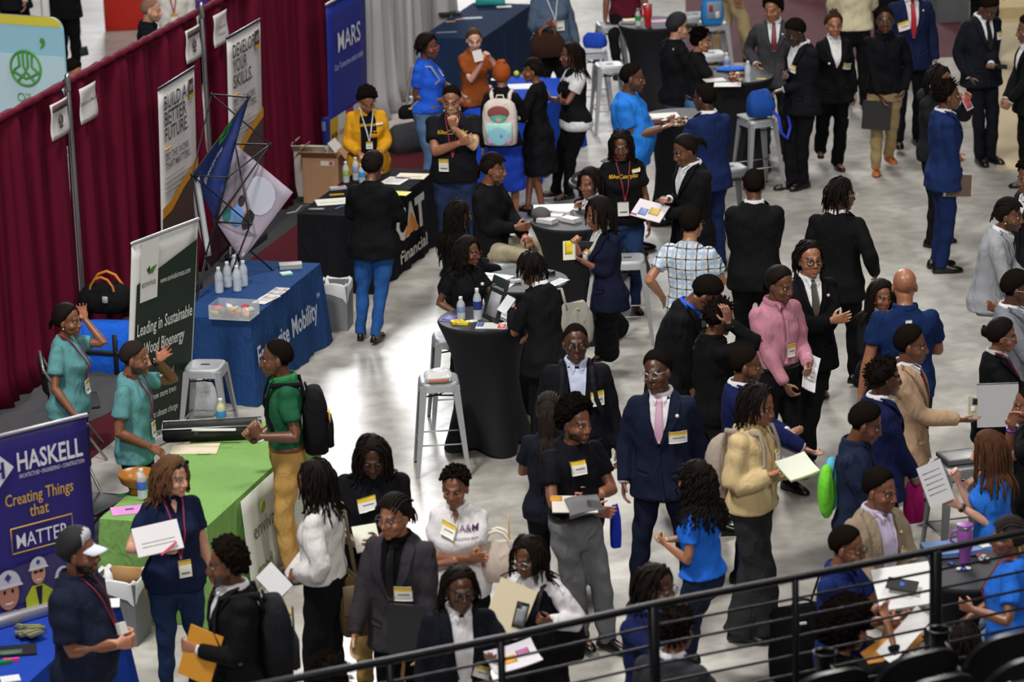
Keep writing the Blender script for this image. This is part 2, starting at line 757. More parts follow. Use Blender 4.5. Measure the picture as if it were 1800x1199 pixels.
        q.arm[sg] = dict(S=S, E=E, W=Wr, f=f, n=n, t=th, curl=cfg['curl'], spread=cfg['spread'], pt=cfg.get('point', False))
    # legs
    q.leg = {}
    hipx = .088 if not fem else .09
    for sg in (1, -1):
        A = P0 + np.array([sg * hipx, 0, -.035])
        toe = np.array([sg * .16, 1, 0])
        pole = np.array([sg * .12, 1, 0])
        lift = 0.0
        if seat is not None:
            fw, fz, sp_ = legs[2] if len(legs) > 2 else (.36, .16, .12)
            K_t = np.array([sg * sp_, fw, fz + .08])
            K, An = ik(A, K_t, .43, .40, (sg * .25, .6, 1.0))
        else:
            if legs == 'stand':
                T = np.array([sg * .105, .015 * sg * rnd.choice((-1, 1)), .08])
            elif legs == 'wide':
                T = np.array([sg * .19, .0, .08])
            elif legs == 'walk':
                T = np.array([sg * .07, .24 if sg > 0 else -.22, .08 if sg > 0 else .12])
                lift = 0 if sg > 0 else .6
            elif legs == 'walk2':
                T = np.array([sg * .07, .24 if sg < 0 else -.22, .08 if sg < 0 else .12])
                lift = 0 if sg < 0 else .6
            else:
                T = np.array([sg * .105, 0, .08])
            if feet is not None:
                fp = feet[0 if sg > 0 else 1]
                T = to_local(at(fp[0], fp[1], 0.08 * s))
            K, An = ik(A, T, .414, .406, pole)
        q.leg[sg] = dict(A=A, K=K, F=An, toe=nrm(toe), lift=lift)
    # ---------------- body: one continuous surface
    mb = MB()
    ang = np.linspace(0, 2 * math.pi, 28, endpoint=False)

    def sup(e):
        return np.sign(np.cos(ang)) * np.abs(np.cos(ang)) ** (2 / e), np.sign(np.sin(ang)) * np.abs(np.sin(ang)) ** (2 / e)
    CX, CY = sup(2.35)

    def ring(z, w, d, yc, dz=0.0):
        p, Rm = sp(z)
        return p + (np.stack([CX * w, CY * d + yc, np.full(28, dz)], 1) @ Rm.T)

    def size(z):
        w, d, yc = interp_rows(tab, z)
        bel = math.exp(-((z - 1.08) / .14) ** 2)
        k = bb - 1
        return w * (1 + k * (.55 + .6 * bel)), d * (1 + k * (.7 + 1.0 * bel)), yc + k * .14 * bel
    mb.loft([ring(z, *size(z)) for z in (.80, .86, .93, 1.0, 1.08, 1.18, 1.28, 1.36, 1.42, 1.46, 1.49)])
    if fem:
        for sg in (1, -1):
            p, Rm = sp(1.265)
            mb.ellipsoid(p + Rm @ np.array([sg * .072, .075, 0]), (.066, .058, .064), Rm)
    for sg in (1, -1):
        a = q.arm[sg]
        k = (.86 if fem else 1.0) * (1 + (bb - 1) * .55)
        mb.tube([a['S'], a['S'] * .6 + a['E'] * .4, a['E'] * .9 + a['S'] * .1, a['E'], a['E'] * .75 + a['W'] * .25, a['E'] * .35 + a['W'] * .65, a['W']],
                [.046 * k, .042 * k, .038 * k, .040 * k, .042 * k, .034 * k, .026 * k], 12)
        g = q.leg[sg]
        mb.tube([g['A'], g['A'] * .5 + g['K'] * .5, g['K'], g['K'] * .65 + g['F'] * .35, g['K'] * .2 + g['F'] * .8, g['F']], [.080 * bb, .066 * bb, .046, .046, .034, .032], 12)
        mb.tube([g['F'] + np.array([0, 0, -.03]) - g['toe'] * .03, g['F'] + np.array([0, 0, -.045]) + g['toe'] * .13], [.034, .028], 10)
        hand(mb, a, sg, .92 if fem else 1.0)
    # neck and head
    kn = .80 if fem else 1.0
    mb.tube([N + CR @ np.array([0, -.012, -.05]), N + CR @ np.array([0, -.008, .0]), atlas * .55 + N * .45, atlas + HR @ np.array([0, 0, .03])], [.072 * kn, .062 * kn, .057 * kn, .057 * kn], 14)

    def hd(c, r):
        c = np.array(c, float) * HS
        r = np.array(r, float) * HS
        mb.ellipsoid(HC + HR @ np.array(c, float), r, HR, 16, 10)
    jw = .92 if fem else 1.0
    hd((0, -.014, .035), (.075, .094, .082))
    hd((0, .020, -.025), (.069 * jw, .072, .080))
    hd((0, .034, -.068), (.057 * jw, .053, .042))
    hd((0, .068, -.097), (.024, .020, .018))
    for sg in (1, -1):
        hd((sg * .040, .050, -.032), (.026, .030, .026))
        hd((sg * .076, -.006, -.012), (.010, .019, .031))
        hd((sg * .012, .094, -.036), (.010, .012, .009))
    hd((0, .068, .020), (.050, .024, .014))
    mb.tube([HC + HR @ np.array([0, .086, .012]) * HS, HC + HR @ np.array([0, .105, -.030]) * HS], [.010, .0145], 8)
    hd((0, .088, -.059), (.025, .014, .0075))
    hd((0, .086, -.072), (.022, .014, .009))
    V, F = mb.arrays()
    V, F = remesh(V, F, vox or .0062)
    V = relax(V, F, 2, .45)
    # eye sockets, mouth line
    X = (V - HC) @ HR / HS
    for sg in (1, -1):
        w = np.exp(-(((X[:, 0] - sg * .031) / .015) ** 2 + ((X[:, 2] - .000) / .010) ** 2)) * (X[:, 1] > .03) * (X[:, 1] < .13)
        X[:, 1] -= w * .010
    w = np.exp(-((X[:, 0] / .024) ** 2 + ((X[:, 2] + .0655) / .0032) ** 2)) * (X[:, 1] > .03) * (np.abs(X[:, 1]) < .14)
    X[:, 1] -= w * .005
    near = (np.abs(X[:, 0]) < .12) & (np.abs(X[:, 2]) < .14) & (np.abs(X[:, 1]) < .15)
    V[near] = (X * HS @ HR.T + HC)[near]
    keep = np.linalg.norm(V - HC, axis=1) < .20
    for sg in (1, -1):
        a = q.arm[sg]
        ex = top[1] if isinstance(top[1], str) else ''
        seg = [(a['W'] + a['f'] * .08, .14)]
        if top[0] in ('tee', 'polo', 'dress_short', 'vest'):
            seg += [(a['W'] * .5 + a['E'] * .5, .17), (a['E'], .10), (a['E'] * .5 + a['S'] * .5, .10)]
        for c, rr in seg:
            keep |= np.linalg.norm(V - c, axis=1) < rr
    if bottom[0] in ('skirt', 'none'):
        keep |= V[:, 2] < .5
    V, F = decimate(V, F, (~keep).astype(float), 0.5 if not fem else .5)
    base = np.array(lin(SKINS[skin]))
    colr = np.tile(base, (len(V), 1))
    X = (V - HC) @ HR / HS
    front = (X[:, 1] > .04) & (np.abs(X[:, 0]) < .08) & (np.abs(X[:, 2]) < .14)
    lip = front & ((X[:, 0] / .026) ** 2 + ((X[:, 2] + .0655) / .0135) ** 2 < 1)
    dark = skin[0] == 'd'
    lipc = base * np.array([1.25, .85, .85]) if dark else base * np.array([.85, .5, .5])
    if fem:
        lipc = lipc * np.array([1.1, .85, .88])
    colr[lip] = lipc
    hc = np.array(lin(haircol))
    bz = .0265 - .22 * np.maximum(0, np.abs(X[:, 0]) - .036)
    brow = front & (np.abs(X[:, 2] - bz) < .0055) & (np.abs(X[:, 0]) > .012) & (np.abs(X[:, 0]) < .050)
    colr[brow] = base * .15 + hc * .6
    lash = front & ((((np.abs(X[:, 0]) - .031) / .017) ** 2 + (X[:, 2] / .0065) ** 2) < 1)
    colr[lash] = base * .35
    nost = front & (np.abs(np.abs(X[:, 0]) - .009) < .005) & (np.abs(X[:, 2] + .044) < .004) & (X[:, 1] > .08)
    colr[nost] = base * .3
    if beard:
        ax_ = np.abs(X[:, 0])
        wj = np.clip((-.036 - X[:, 2] - .35 * np.maximum(0, X[:, 1] - .045)) / .016, 0, 1) * (ax_ > .026)
        wj = np.maximum(wj, np.clip((-.074 - X[:, 2]) / .006, 0, 1))
        wj = np.maximum(wj, ((X[:, 2] < -.045) & (X[:, 2] > -.056) & (ax_ < .030) & (X[:, 1] > .07)) * .8)
        wj = wj * (X[:, 1] > -.008) * (X[:, 2] > -.13) * (ax_ < .09) * (X[:, 1] < .14) * ~lip * (((V - N) @ CR)[:, 2] > .03) * beard
        colr = colr * (1 - wj[:, None]) + hc * wj[:, None]
    if hair[0] in ('buzz', 'short', 'afro', 'twists', 'curlytop') and not (hair[0] == 'buzz' and len(hair) > 1 and hair[1].get('t', 1) < .004):
        hz = hairline(X[:, 1])
        fw = np.clip((X[:, 2] - hz + .014) / .034, 0, .82) * (X[:, 2] > -.07) * (X[:, 1] < .055) * (np.abs(X[:, 1]) < .14) * (np.abs(X[:, 0]) < .0775)
        colr = colr * (1 - fw[:, None]) + hc * fw[:, None]
    palm = np.zeros(len(V), bool)
    if dark:
        for sg in (1, -1):
            a = q.arm[sg]
            d = V - a['W']
            palm |= (d @ a['n'] > .006) & (d @ a['f'] > .02) & (np.linalg.norm(d, axis=1) < .2)
        colr[palm] = np.minimum(base * 2.2 + .03, .5)
    me = mesh_from('person', V * s, F)
    ca = me.color_attributes.new('Col', 'FLOAT_COLOR', 'POINT')
    ca.data.foreach_set('color', np.concatenate([colr, np.ones((len(V), 1))], 1).astype(np.float32).ravel())
    me.materials.append(SKIN_MAT)
    o = bpy.data.objects.new('person', me)
    COL.objects.link(o)
    o.location = tuple(root)
    o.rotation_euler = (0, 0, psi)
    tag(o, label, 'person', group)
    q.obj = o
    ALL[key] = q
    # does the camera see the face
    vis = (math.cos(math.radians(hf)) > -.35) if eyes is None else eyes
    if vis:
        for sg in (1, -1):
            e = MB()
            c = HC + HR @ np.array([sg * .031, .0745, .0]) * HS
            ERx = HR @ rx(-math.pi / 2)
            e.ellipsoid(c, (.0108, .0108, .0108), ERx, 10, 8)
            VV, FF = e.arrays()
            idx = [1 if (np.mean([(VV[i] - c) @ (HR @ np.array([0, 1.0, 0])) for i in f]) > .0076) else 0 for f in FF]
            make_obj('eye', VV * s, FF, [mat('9a8f86', .35), mat('120a07', .25)], o, True, idx)
    # ---------------- clothes
    def put(name, m, V, F, **k):
        return make_obj(name, np.asarray(V) * s, F, m, o, **k)
    q.put = put

    def cloth(name, build, material, voxel=.0125, it=3, wr=.004, seed=0):
        m = MB()
        build(m)
        V, F = m.arrays()
        V, F = remesh(V, F, voxel)
        V = relax(V, F, it, .5)
        r_ = random.Random(key + name)
        ph = [r_.uniform(0, 6.28) for _ in range(6)]
        # soft folds
        nv = np.zeros_like(V)
        A, B, C = V[F[:, 0]], V[F[:, 1]], V[F[:, 2]]
        fn = np.cross(B - A, C - A)
        for j in range(F.shape[1]):
            for a in range(3):
                nv[:, a] += np.bincount(F[:, j], weights=fn[:, a], minlength=len(V))
        nv /= np.linalg.norm(nv, axis=1)[:, None] + 1e-9
        x, y, z = V.T
        w = np.sin(26 * z + 14 * x + ph[0] + 2.0 * np.sin(9 * y + ph[1])) + .7 * np.sin(44 * z - 25 * x + 12 * y + ph[2]) + .6 * np.sin(21 * x + 30 * y + 10 * z + ph[3])
        V = V + nv * (w * wr * .45)[:, None]
        return put(name, material, V, F)

    def tmat(c):
        return c if not isinstance(c, str) else fabric(c)
    kind, tcol = top[0], top[1]
    to = top[2] if len(top) > 2 else {}
    infl = {'tee': .014, 'polo': .014, 'shirt': .012, 'suit': .024, 'jacket': .026, 'cardigan': .022, 'blouse': .016, 'dress': .012, 'dress_short': .012, 'vest': .012}[kind]
    infl = to.get('infl', infl)
    hem = to.get('hem', {'tee': .84, 'polo': .84, 'shirt': .99, 'suit': .79, 'jacket': .86, 'cardigan': .80, 'blouse': .99, 'dress': .52, 'dress_short': .52, 'vest': .92}[kind])
    if seat is not None:
        hem = max(hem, .845)
    flare = to.get('flare', {'suit': .02, 'dress': .02}.get(kind, 0.0))
    loose = to.get('loose', {'tee': .97, 'polo': .95, 'shirt': .92, 'suit': .90, 'jacket': .95, 'cardigan': .93, 'blouse': .95, 'dress': .80, 'dress_short': .80, 'vest': .9}[kind])
    neck_r = (.066 * kn + .018)
    cw, cd, _ = size(1.28)

    def tring(z, extra=0.0):
        w, d, yc = size(min(max(z, .86), 1.49))
        if z < 1.26:
            w, d = max(w, cw * loose), max(d, cd * (loose - .03))
        fl = flare * max(0, (.98 - z) / .2) + (.022 * min(1, max(0, (1.08 - z) / .12)) if hem < .98 else 0)
        if z < .86:
            w, d = size(.9)[0], size(.9)[1]
            w, d = max(w, cw * loose), max(d, cd * (loose - .03))
        if fem and 1.15 < z < 1.36:
            e = math.exp(-((z - 1.26) / .06) ** 2) * .022
            d, yc = d + e, yc + e * .8
        sh = 1.0
        if z >= 1.45:
            w, d = (w * .4 + .06), max(d, neck_r * .95)
        return ring(z, w + infl + fl + extra, d + infl + fl + extra, yc)
    lv = [hem] + [z for z in (.62, .72, .82, .88, .93, 1.0, 1.06, 1.12, 1.18, 1.24, 1.28, 1.32, 1.36, 1.40, 1.43, 1.455, 1.475) if z > hem + .02]

    def torso_rings():
        r = [tring(z) for z in lv]
        p, Rm = sp(1.486)
        r.append(p + (np.stack([CX * neck_r * 1.14, CY * neck_r * 1.0 - .010, -CY * .012], 1) @ Rm.T))
        p, Rm = sp(1.500)
        r.append(p + (np.stack([CX * neck_r * .98, CY * neck_r * .92 - .008 , -CY * .022], 1) @ Rm.T))
        return r
    TR = torso_rings()
    m = MB()
    m.loft(TR)
    tv, tf = m.arrays()
    bvh = BVHTree.FromPolygons([tuple(v) for v in tv], [f for f in tf])
    q.bvh = bvh
    sleeve = to.get('sleeve', {'tee': .62, 'polo': .62, 'shirt': 2.0, 'suit': 2.0, 'jacket': 2.0, 'cardigan': 2.0, 'blouse': 2.0, 'dress': 2.0, 'dress_short': .5, 'vest': .55}[kind])
    sr = to.get('sr', {'tee': .016, 'polo': .016, 'shirt': .016, 'suit': .020, 'jacket': .026, 'cardigan': .020, 'blouse': .024, 'dress': .020, 'dress_short': .018, 'vest': .03}[kind])

    def sleeves(m, sl=None, e=0.0):
        sl = sleeve if sl is None else sl
        for sg in (1, -1):
            a = q.arm[sg]
            k = (.86 if fem else 1.0) * (1 + (bb - 1) * .55)
            S, E_, W_ = a['S'], a['E'], a['W']
            S2 = S + CR @ np.array([-sg * .02, 0, .0])
            rs_ = (.056 * k + sr * .55 + e)
            m.ellipsoid(S + CR @ np.array([-sg * .012, 0, .004]), (rs_ * 1.06, rs_ * 1.0, rs_ * 1.0), CR)
            pts = [S2, S * .75 + E_ * .25, S * .4 + E_ * .6, E_ * .92 + S * .08]
            rr = [.056 * k + sr * .55, .051 * k + sr * .9, .046 * k + sr, .043 * k + sr]
            if sl <= 1:
                pts = [S2, S * (1 - sl * .5) + E_ * sl * .5, S * (1 - sl) + E_ * sl]
                rr = [.059 * k + sr * .6, .055 * k + sr * .9, .050 * k + sr * 1.15]
            else:
                f = sl - 1
                pts += [E_ * .9 + W_ * .1, E_ * (1 - .5 * f) + W_ * .5 * f, E_ * (1 - f) + W_ * f]
                rr += [.045 * k + sr, .041 * k + sr * .9, .030 * k + sr * .9 if f > .8 else .040 * k + sr]
            m.tube(pts, [r + e for r in rr], 14, round_ends=False)
    tm = tmat(tcol)

    def build_top(m):
        m.loft(TR)
        if kind != 'vest':
            sleeves(m)
        if to.get('hood'):
            p, Rm = sp(1.47)
            m.ellipsoid(p + Rm @ np.array([0, -.10, 0]), (.13, .07, .07), Rm)
    gname = {'tee': 't_shirt', 'polo': 'polo_shirt', 'shirt': 'shirt', 'suit': 'suit_jacket', 'jacket': 'jacket', 'cardigan': 'cardigan', 'blouse': 'blouse', 'dress': 'dress', 'dress_short': 'dress', 'vest': 'vest'}[kind]
    cloth(gname, build_top, tm, wr=.009 if kind not in ('suit',) else .006)
    if kind == 'vest':
        cloth('blouse', lambda m: (sleeves(m, to.get('sl')), m.loft([r + (r - r.mean(axis=0)) * .03 for r in TR[-7:]])), tmat(to.get('under', 'd0d0d0')))
        if to.get('peplum', 1):
            cloth('blouse_hem', lambda m: m.loft([ring(z, size(z)[0] + .03 + (.95 - z) * .2, size(z)[1] + .03 + (.95 - z) * .2, size(z)[2]) for z in (.83, .87, .91, .95)]), tmat(to.get('under', 'd0d0d0')))

    # ---------------- surface patches on the garment (lapels, badges, ties ...)
    def cast(u, v, back=False):
        D = CR @ np.array([0, 1.0 if back else -1.0, 0])
        for k_ in range(14):
            O = N + CR @ np.array([u, -.6 if back else .6, -v])
            hit = bvh.ray_cast(Vector(O), Vector(D))
            if hit[0] is not None:
                break
            v += .01
        if hit[0] is None:
            return N + CR @ np.array([u, (-.10 if back else .10), -v]), CR @ np.array([0, -1.0 if back else 1.0, 0])
        n = np.array(hit[1])
        d = CR @ np.array([0, -1.0 if back else 1.0, 0])
        if n.dot(d) < 0:
            n = -n
        return np.array(hit[0]), nrm(n + d * .6)
    q.cast = cast

    def patch(name, Lc, Rc, material, off=.006, cols=5, back=False, thick=.006, rows=None, idx=None):
        """a piece of cloth lying on the garment between two edge lines of (u, v)"""
        Lc, Rc = np.array(Lc, float), np.array(Rc, float)
        rows = rows or max(len(Lc), 8)
        t = np.linspace(0, 1, len(Lc))
        tt = np.linspace(0, 1, rows)
        La = np.stack([np.interp(tt, t, Lc[:, k]) for k in (0, 1)], 1)
        Ra = np.stack([np.interp(tt, t, Rc[:, k]) for k in (0, 1)], 1)
        G = np.zeros((rows, cols, 3))
        B = np.zeros((rows, cols, 3))
        for i in range(rows):
            for j in range(cols):
                f = j / (cols - 1)
                uv = La[i] * (1 - f) + Ra[i] * f
                p, n = cast(uv[0], uv[1], back)
                G[i, j] = p + n * off
                B[i, j] = p + n * (off - thick)
        mm = MB()
        n_ = cols
        o_ = rows * cols
        Fq, I = [], []
        for i in range(rows - 1):
            for j in range(cols - 1):
                Fq.append((i * n_ + j, i * n_ + j + 1, (i + 1) * n_ + j + 1, (i + 1) * n_ + j))
                I.append(idx(i / (rows - 1), j / (cols - 1)) if idx else 0)
        edge = [(0, j) for j in range(n_)] + [(i, n_ - 1) for i in range(1, rows)] + [(rows - 1, j) for j in range(n_ - 2, -1, -1)] + [(i, 0) for i in range(rows - 2, 0, -1)]
        ids = [i * n_ + j for i, j in edge]
        for a_, b_ in zip(ids, ids[1:] + ids[:1]):
            Fq.append((a_, b_, o_ + b_, o_ + a_))
            I.append(0)
        return put(name, material, np.concatenate([G.reshape(-1, 3), B.reshape(-1, 3)]), Fq, idx=I)
    q.patch = patch

    def collar(col, name='collar', h=.022, r=.006, open_=0.0):
        m = MB()
        rings = []
        n = 20
        an = np.linspace(0, 2 * math.pi, n, endpoint=False) + math.pi / 2
        up = nrm(CR @ np.array([0, .10, 1.0]))
        for (rad, hh) in ((neck_r + .010 + r, -.012), (neck_r + .008 + r, h * .5), (neck_r + r - .002, h), (neck_r + r - .012, h * .9), (neck_r - .012, -.01)):
            c = N + CR @ np.array([0, -.008, .012])
            rr = np.stack([np.cos(an) * rad, np.sin(an) * rad * .98, np.zeros(n)], 1)
            ht_ = hh - np.maximum(0, np.sin(an)) * .022
            rings.append(c + rr @ CR.T + np.outer(ht_, up))
        m.loft(rings, cap=False)
        V_, F_ = m.arrays()
        put(name, tmat(col), V_, F_)
        for sg in (1, -1):
            patch('collar_point', [(sg * .062, -.012), (sg * .045, .015), (sg * .030, .028)], [(sg * .012, .000), (sg * .016, .02), (sg * .034, .055)], tmat(col), off=.016, cols=3, thick=.012)
    if kind == 'vest':
        patch('vest_front', [(-.12, .15), (-.10, .40)], [(.12, .15), (.10, .40)], tm, off=.010, cols=7)
    vb = to.get('v', .29)
    if kind == 'suit' or (kind == 'jacket' and to.get('lapel')) or kind == 'cardigan' and to.get('under'):
        sh = to.get('shirt', 'd8d8dc')
        opn = to.get('open', 0)
        if sh:
            lo = .70 if opn else vb
            wl = opn if opn else .004
            patch('shirt_front', [(-.070, -.02), (-.062, .06), (-.05 if not opn else -.04 - wl * .4, vb * .55), (-wl, vb), (-wl, lo)], [(.070, -.02), (.062, .06), (.05 if not opn else .04 + wl * .4, vb * .55), (wl, vb), (wl, lo)], tmat(sh), off=.006, cols=9, rows=16)
            if not to.get('nocollar'):
                collar(to.get('collar', sh), h=.030, r=-.010)
        if to.get('tie'):
            patch('necktie', [(-.020, .002), (-.014, .035), (-.020, .05), (-.030, vb * .8), (-.004, vb + .005)], [(.020, .002), (.014, .035), (.020, .05), (.030, vb * .8), (.004, vb + .005)], mat(to['tie'], .45, bump=.2, scale=200), off=.017, cols=5, rows=12, thick=.012)
        if to.get('inner'):
            patch('skin_opening', [(-.05, -.03), (-.03, .03), (-.002, .10)], [(.05, -.03), (.03, .03), (.002, .10)], mat(SKINS[skin], .5), off=.009, cols=5)
        lw = to.get('lw', 1.0)
        if kind != 'cardigan':
            for sg in (1, -1):
                b0 = wl if sh else .004
                patch('lapel', [(sg * .074, -.035), (sg * .066, .05), (sg * (.054 + (opn or 0) * .5), vb * .55), (sg * b0 * .8, vb + .01)],
                      [(sg * .088, -.035), (sg * (.066 + .060 * lw), .06), (sg * (.062 + .052 * lw + (opn or 0) * .5), vb * .5), (sg * (b0 + .012), vb + .015)], tm, off=.018, cols=5, rows=14, thick=.012)
            if not opn:
                patch('front_edge', [(-.006, vb), (-.012, .50), (-.035, .68)], [(.004, vb), (.002, .50), (-.018, .68)], tm, off=.008, cols=3, rows=12)
            for sg in (1, -1):
                patch('pocket_flap', [(sg * .075, .50), (sg * .075, .535)], [(sg * .155, .49), (sg * .155, .525)], tm, off=.009, cols=5, rows=3)
        for sg in (1, -1):
            a = q.arm[sg]
            if to.get('cuff', sh) and sleeve > 1.9 and kind == 'suit':
                mm = MB()
                mm.tube([a['W'] - a['f'] * .02, a['W'] + a['f'] * .012], [.036, .035], 12, round_ends=False)
                put('shirt_cuff', tmat(sh or 'd8d8dc'), *mm.arrays())
    if kind in ('polo', 'shirt') or to.get('collar_'):
        cc = to.get('collar', tcol)
        collar(cc, h=.024, r=-.002)
        lo = .14 if kind == 'polo' else .45
        patch('placket', [(-.016, .03), (-.016, lo)], [(.016, .03), (.016, lo)], tmat(cc if kind == 'polo' else tcol), off=.007, cols=3, rows=10)
        if to.get('open'):
            patch('skin_opening', [(-.03, -.01), (-.02, .04), (-.002, .09)], [(.03, -.01), (.02, .04), (.002, .09)], mat(SKINS[skin], .5), off=.010, cols=5)
    if kind == 'shirt' or kind == 'blouse':
        for sg in (1, -1):
            a = q.arm[sg]
            if sleeve > 1.9:
                mm = MB()
                mm.tube([a['W'] - a['f'] * .05, a['W'] + a['f'] * .005], [.040 if not fem else .036, .038 if not fem else .034], 12, round_ends=False)
                put('cuff', tm, *mm.arrays())
    # ---------------- trousers, skirt
    bk, bc = bottom[0], bottom[1]
    bo = bottom[2] if len(bottom) > 2 else {}
    if bk != 'none':
        bm = bc if not isinstance(bc, str) else (denim(bc) if bk == 'jeans' else fabric(bc))
        wd = bo.get('wide', {'trousers': .0, 'jeans': -.004, 'skirt': 0}.get(bk, 0))

        def build_bottom(m):
            zs = (.775, .80, .84, .88, .93, .98, 1.03) if seat is None else (.79, .82, .86, .89, .93, .98, 1.03)
            m.loft([ring(z, max(size(z)[0], .12) + .014, max(size(z)[1], .085) + .014, size(z)[2]) for z in zs])
            if bk == 'skirt':
                ln_ = bo.get('len', .50)
                m.loft([ring(z, .178 + .010 + bo.get('fl', .0) * (1 - z), .125 + .012 + bo.get('fl', 0) * (1 - z), -.004) for z in np.linspace(ln_, .95, 6)])
                return
            end = bo.get('end', 1.0)
            for sg in (1, -1):
                g = q.leg[sg]
                A_, K_, F_ = g['A'], g['K'], g['F']
                t_ = .03 * nrm(F_ - K_)
                m.tube([A_ + np.array([0, 0, .03]), A_ * .85 + K_ * .15, A_ * .45 + K_ * .55, K_, K_ * .6 + F_ * .4, K_ * .1 + F_ * .9, F_ + t_],
                       [.094 * bb, .098 * bb, .082 * bb + wd * .6, .068 + wd, .064 + wd * 1.2, .056 + wd * 1.5, .057 + wd * 1.6], 14, round_ends=False)
        cloth({'trousers': 'trousers', 'jeans': 'jeans', 'skirt': 'skirt'}[bk], build_bottom, bm, voxel=.014, wr=.009)
        if bo.get('belt'):
            zb = 1.005
            mm = MB()
            mm.loft([ring(z, size(z)[0] + e, size(z)[1] + e, size(z)[2]) for (z, e) in ((zb - .016, .012), (zb - .015, .0215), (zb + .015, .0215), (zb + .016, .012))], cap=False)
            put('belt', mat(bo['belt'], .4), *mm.arrays())
    # ---------------- shoes
    if shoes:
        for sg in (1, -1):
            g = q.leg[sg]
            toe = g['toe']
            if seat is not None:
                toe = nrm(np.array([sg * .2, 1, -.15]))
            tz = -g['lift']
            f = nrm(toe + np.array([0, 0, tz]))
            x_ = nrm(np.cross(f, [0, 0, 1.0]))
            u_ = np.cross(x_, f)
            c = g['F'] - np.array([0, 0, .08 if seat is None else .078])
            prof = [(-.085, .020, .03), (-.075, .034, .06), (-.03, .038, .10), (.03, .038, .085), (.09, .047, .058), (.14, .046, .045), (.178, .032, .032), (.195, .012, .018)]
            if fem:
                prof = [(y * .92, w * .86, h * .9) for y, w, h in prof]
            rings = []
            for (y, w, h) in prof:
                an = np.linspace(0, 2 * math.pi, 12, endpoint=False)
                rr = np.stack([np.cos(an) * w, np.zeros(12), np.maximum(np.sin(an), -.12) * h], 1)
                rings.append(c + f * y + np.outer(rr[:, 0], x_) + np.outer(rr[:, 2] + .012, u_))
            mm = MB()
            mm.loft(rings)
            put('shoe', shoes if not isinstance(shoes, str) else mat(shoes, .28 if lin(shoes)[0] < .02 else .5), *mm.arrays())
    hair_build(q, hair, haircol, fem, rnd)
    for e in extras:
        accessory(q, e, skin)
    return q


def hand(mb, a, sg, k=1.0):
    W, f, n, t = a['W'], a['f'], a['n'], a['t']
    an = np.linspace(0, 2 * math.pi, 12, endpoint=False)
    rings = []
    for (y, w, h) in ((-.012, .026, .022), (.02, .032, .017), (.05, .040, .015), (.08, .042, .013), (.095, .038, .010)):
        rings.append(W + f * y * k + np.outer(np.cos(an) * w * k, t) + np.outer(np.sin(an) * h * k, n))
    mb.loft(rings)
    c = a['curl']
    for i, (bx_, ln, spr) in enumerate(((.031, .072, .13), (.0105, .080, .03), (-.0105, .074, -.06), (-.031, .059, -.17))):
        cc = c * (0.05 if a['pt'] and i == 0 else 1.0) * (1 + .1 * i)
        p = W + f * .088 * k + t * bx_ * k
        d = nrm(f + t * spr * (a['spread'] + .25))
        pts = [p]
        ang = 0
        for sl, aa in ((.46, .95), (.30, 1.15), (.24, .7)):
            ang += cc * aa
            pts.append(pts[-1] + (d * math.cos(ang) + n * math.sin(ang)) * ln * sl * k)
        mb.tube(pts, [.0092 * k, .0088 * k, .0082 * k, .0074 * k], 8)
    p = W + f * .028 * k + t * .026 * k + n * .004
    d1 = nrm(f * .62 + t * (.85 - .4 * c) + n * (.25 + .4 * c))
    d2 = nrm(f * .9 + t * (.45 - .6 * c) + n * (.15 + .5 * c))
    p1 = p + d1 * .044 * k
    mb.tube([p, p1, p1 + d2 * .032 * k], [.0135 * k, .0105 * k, .0088 * k], 8)


# ------------------------------------------------------------------ hair
def hairline(y):
    return np.interp(y, [-.09, -.07, -.03, -.012, .004, .018, .030, .042, .054, .09], [-.058, -.054, -.036, -.004, .014, .034, .050, .070, .090, .105])


def scalp(q, t, nu=44, nv=36, bump=0.0, rnd=None, top=0.0, lift=0.0, fade=0.0):
    """a cap of hair of thickness t, ending at the hairline"""
    th = np.linspace(0, math.pi, nv + 1)
    ph = np.linspace(0, 2 * math.pi, nu, endpoint=False)
    T, Pp = np.meshgrid(th, ph, indexing='ij')
    D = np.stack([np.sin(T) * np.cos(Pp), np.sin(T) * np.sin(Pp), np.cos(T)], -1)
    r0 = np.array([.0765, .0955, .1])
    c = np.array([0, -.014, .019])
    base = c + D * r0
    hl = hairline(base[..., 1]) - lift + fade * np.clip((.03 - base[..., 1]) / .03, 0, 1)
    k = np.clip((base[..., 2] - hl) / .050, -1, 1)
    tt = np.where(k > 0, .0015 + t * np.clip(k, 0, 1) ** .7 + top * np.clip(D[..., 2], 0, 1) ** 1.5, -.012)
    if bump and rnd is not None:
        rs = np.random.RandomState(rnd.randrange(10 ** 6))
        tt = tt + np.where(k > 0, rs.uniform(-bump, bump, tt.shape), 0)
    P = base + D * tt[..., None]
    return P


def head_to_local(q, P):
    return q.HC + np.asarray(P).reshape(-1, 3) * HS @ q.HR.T


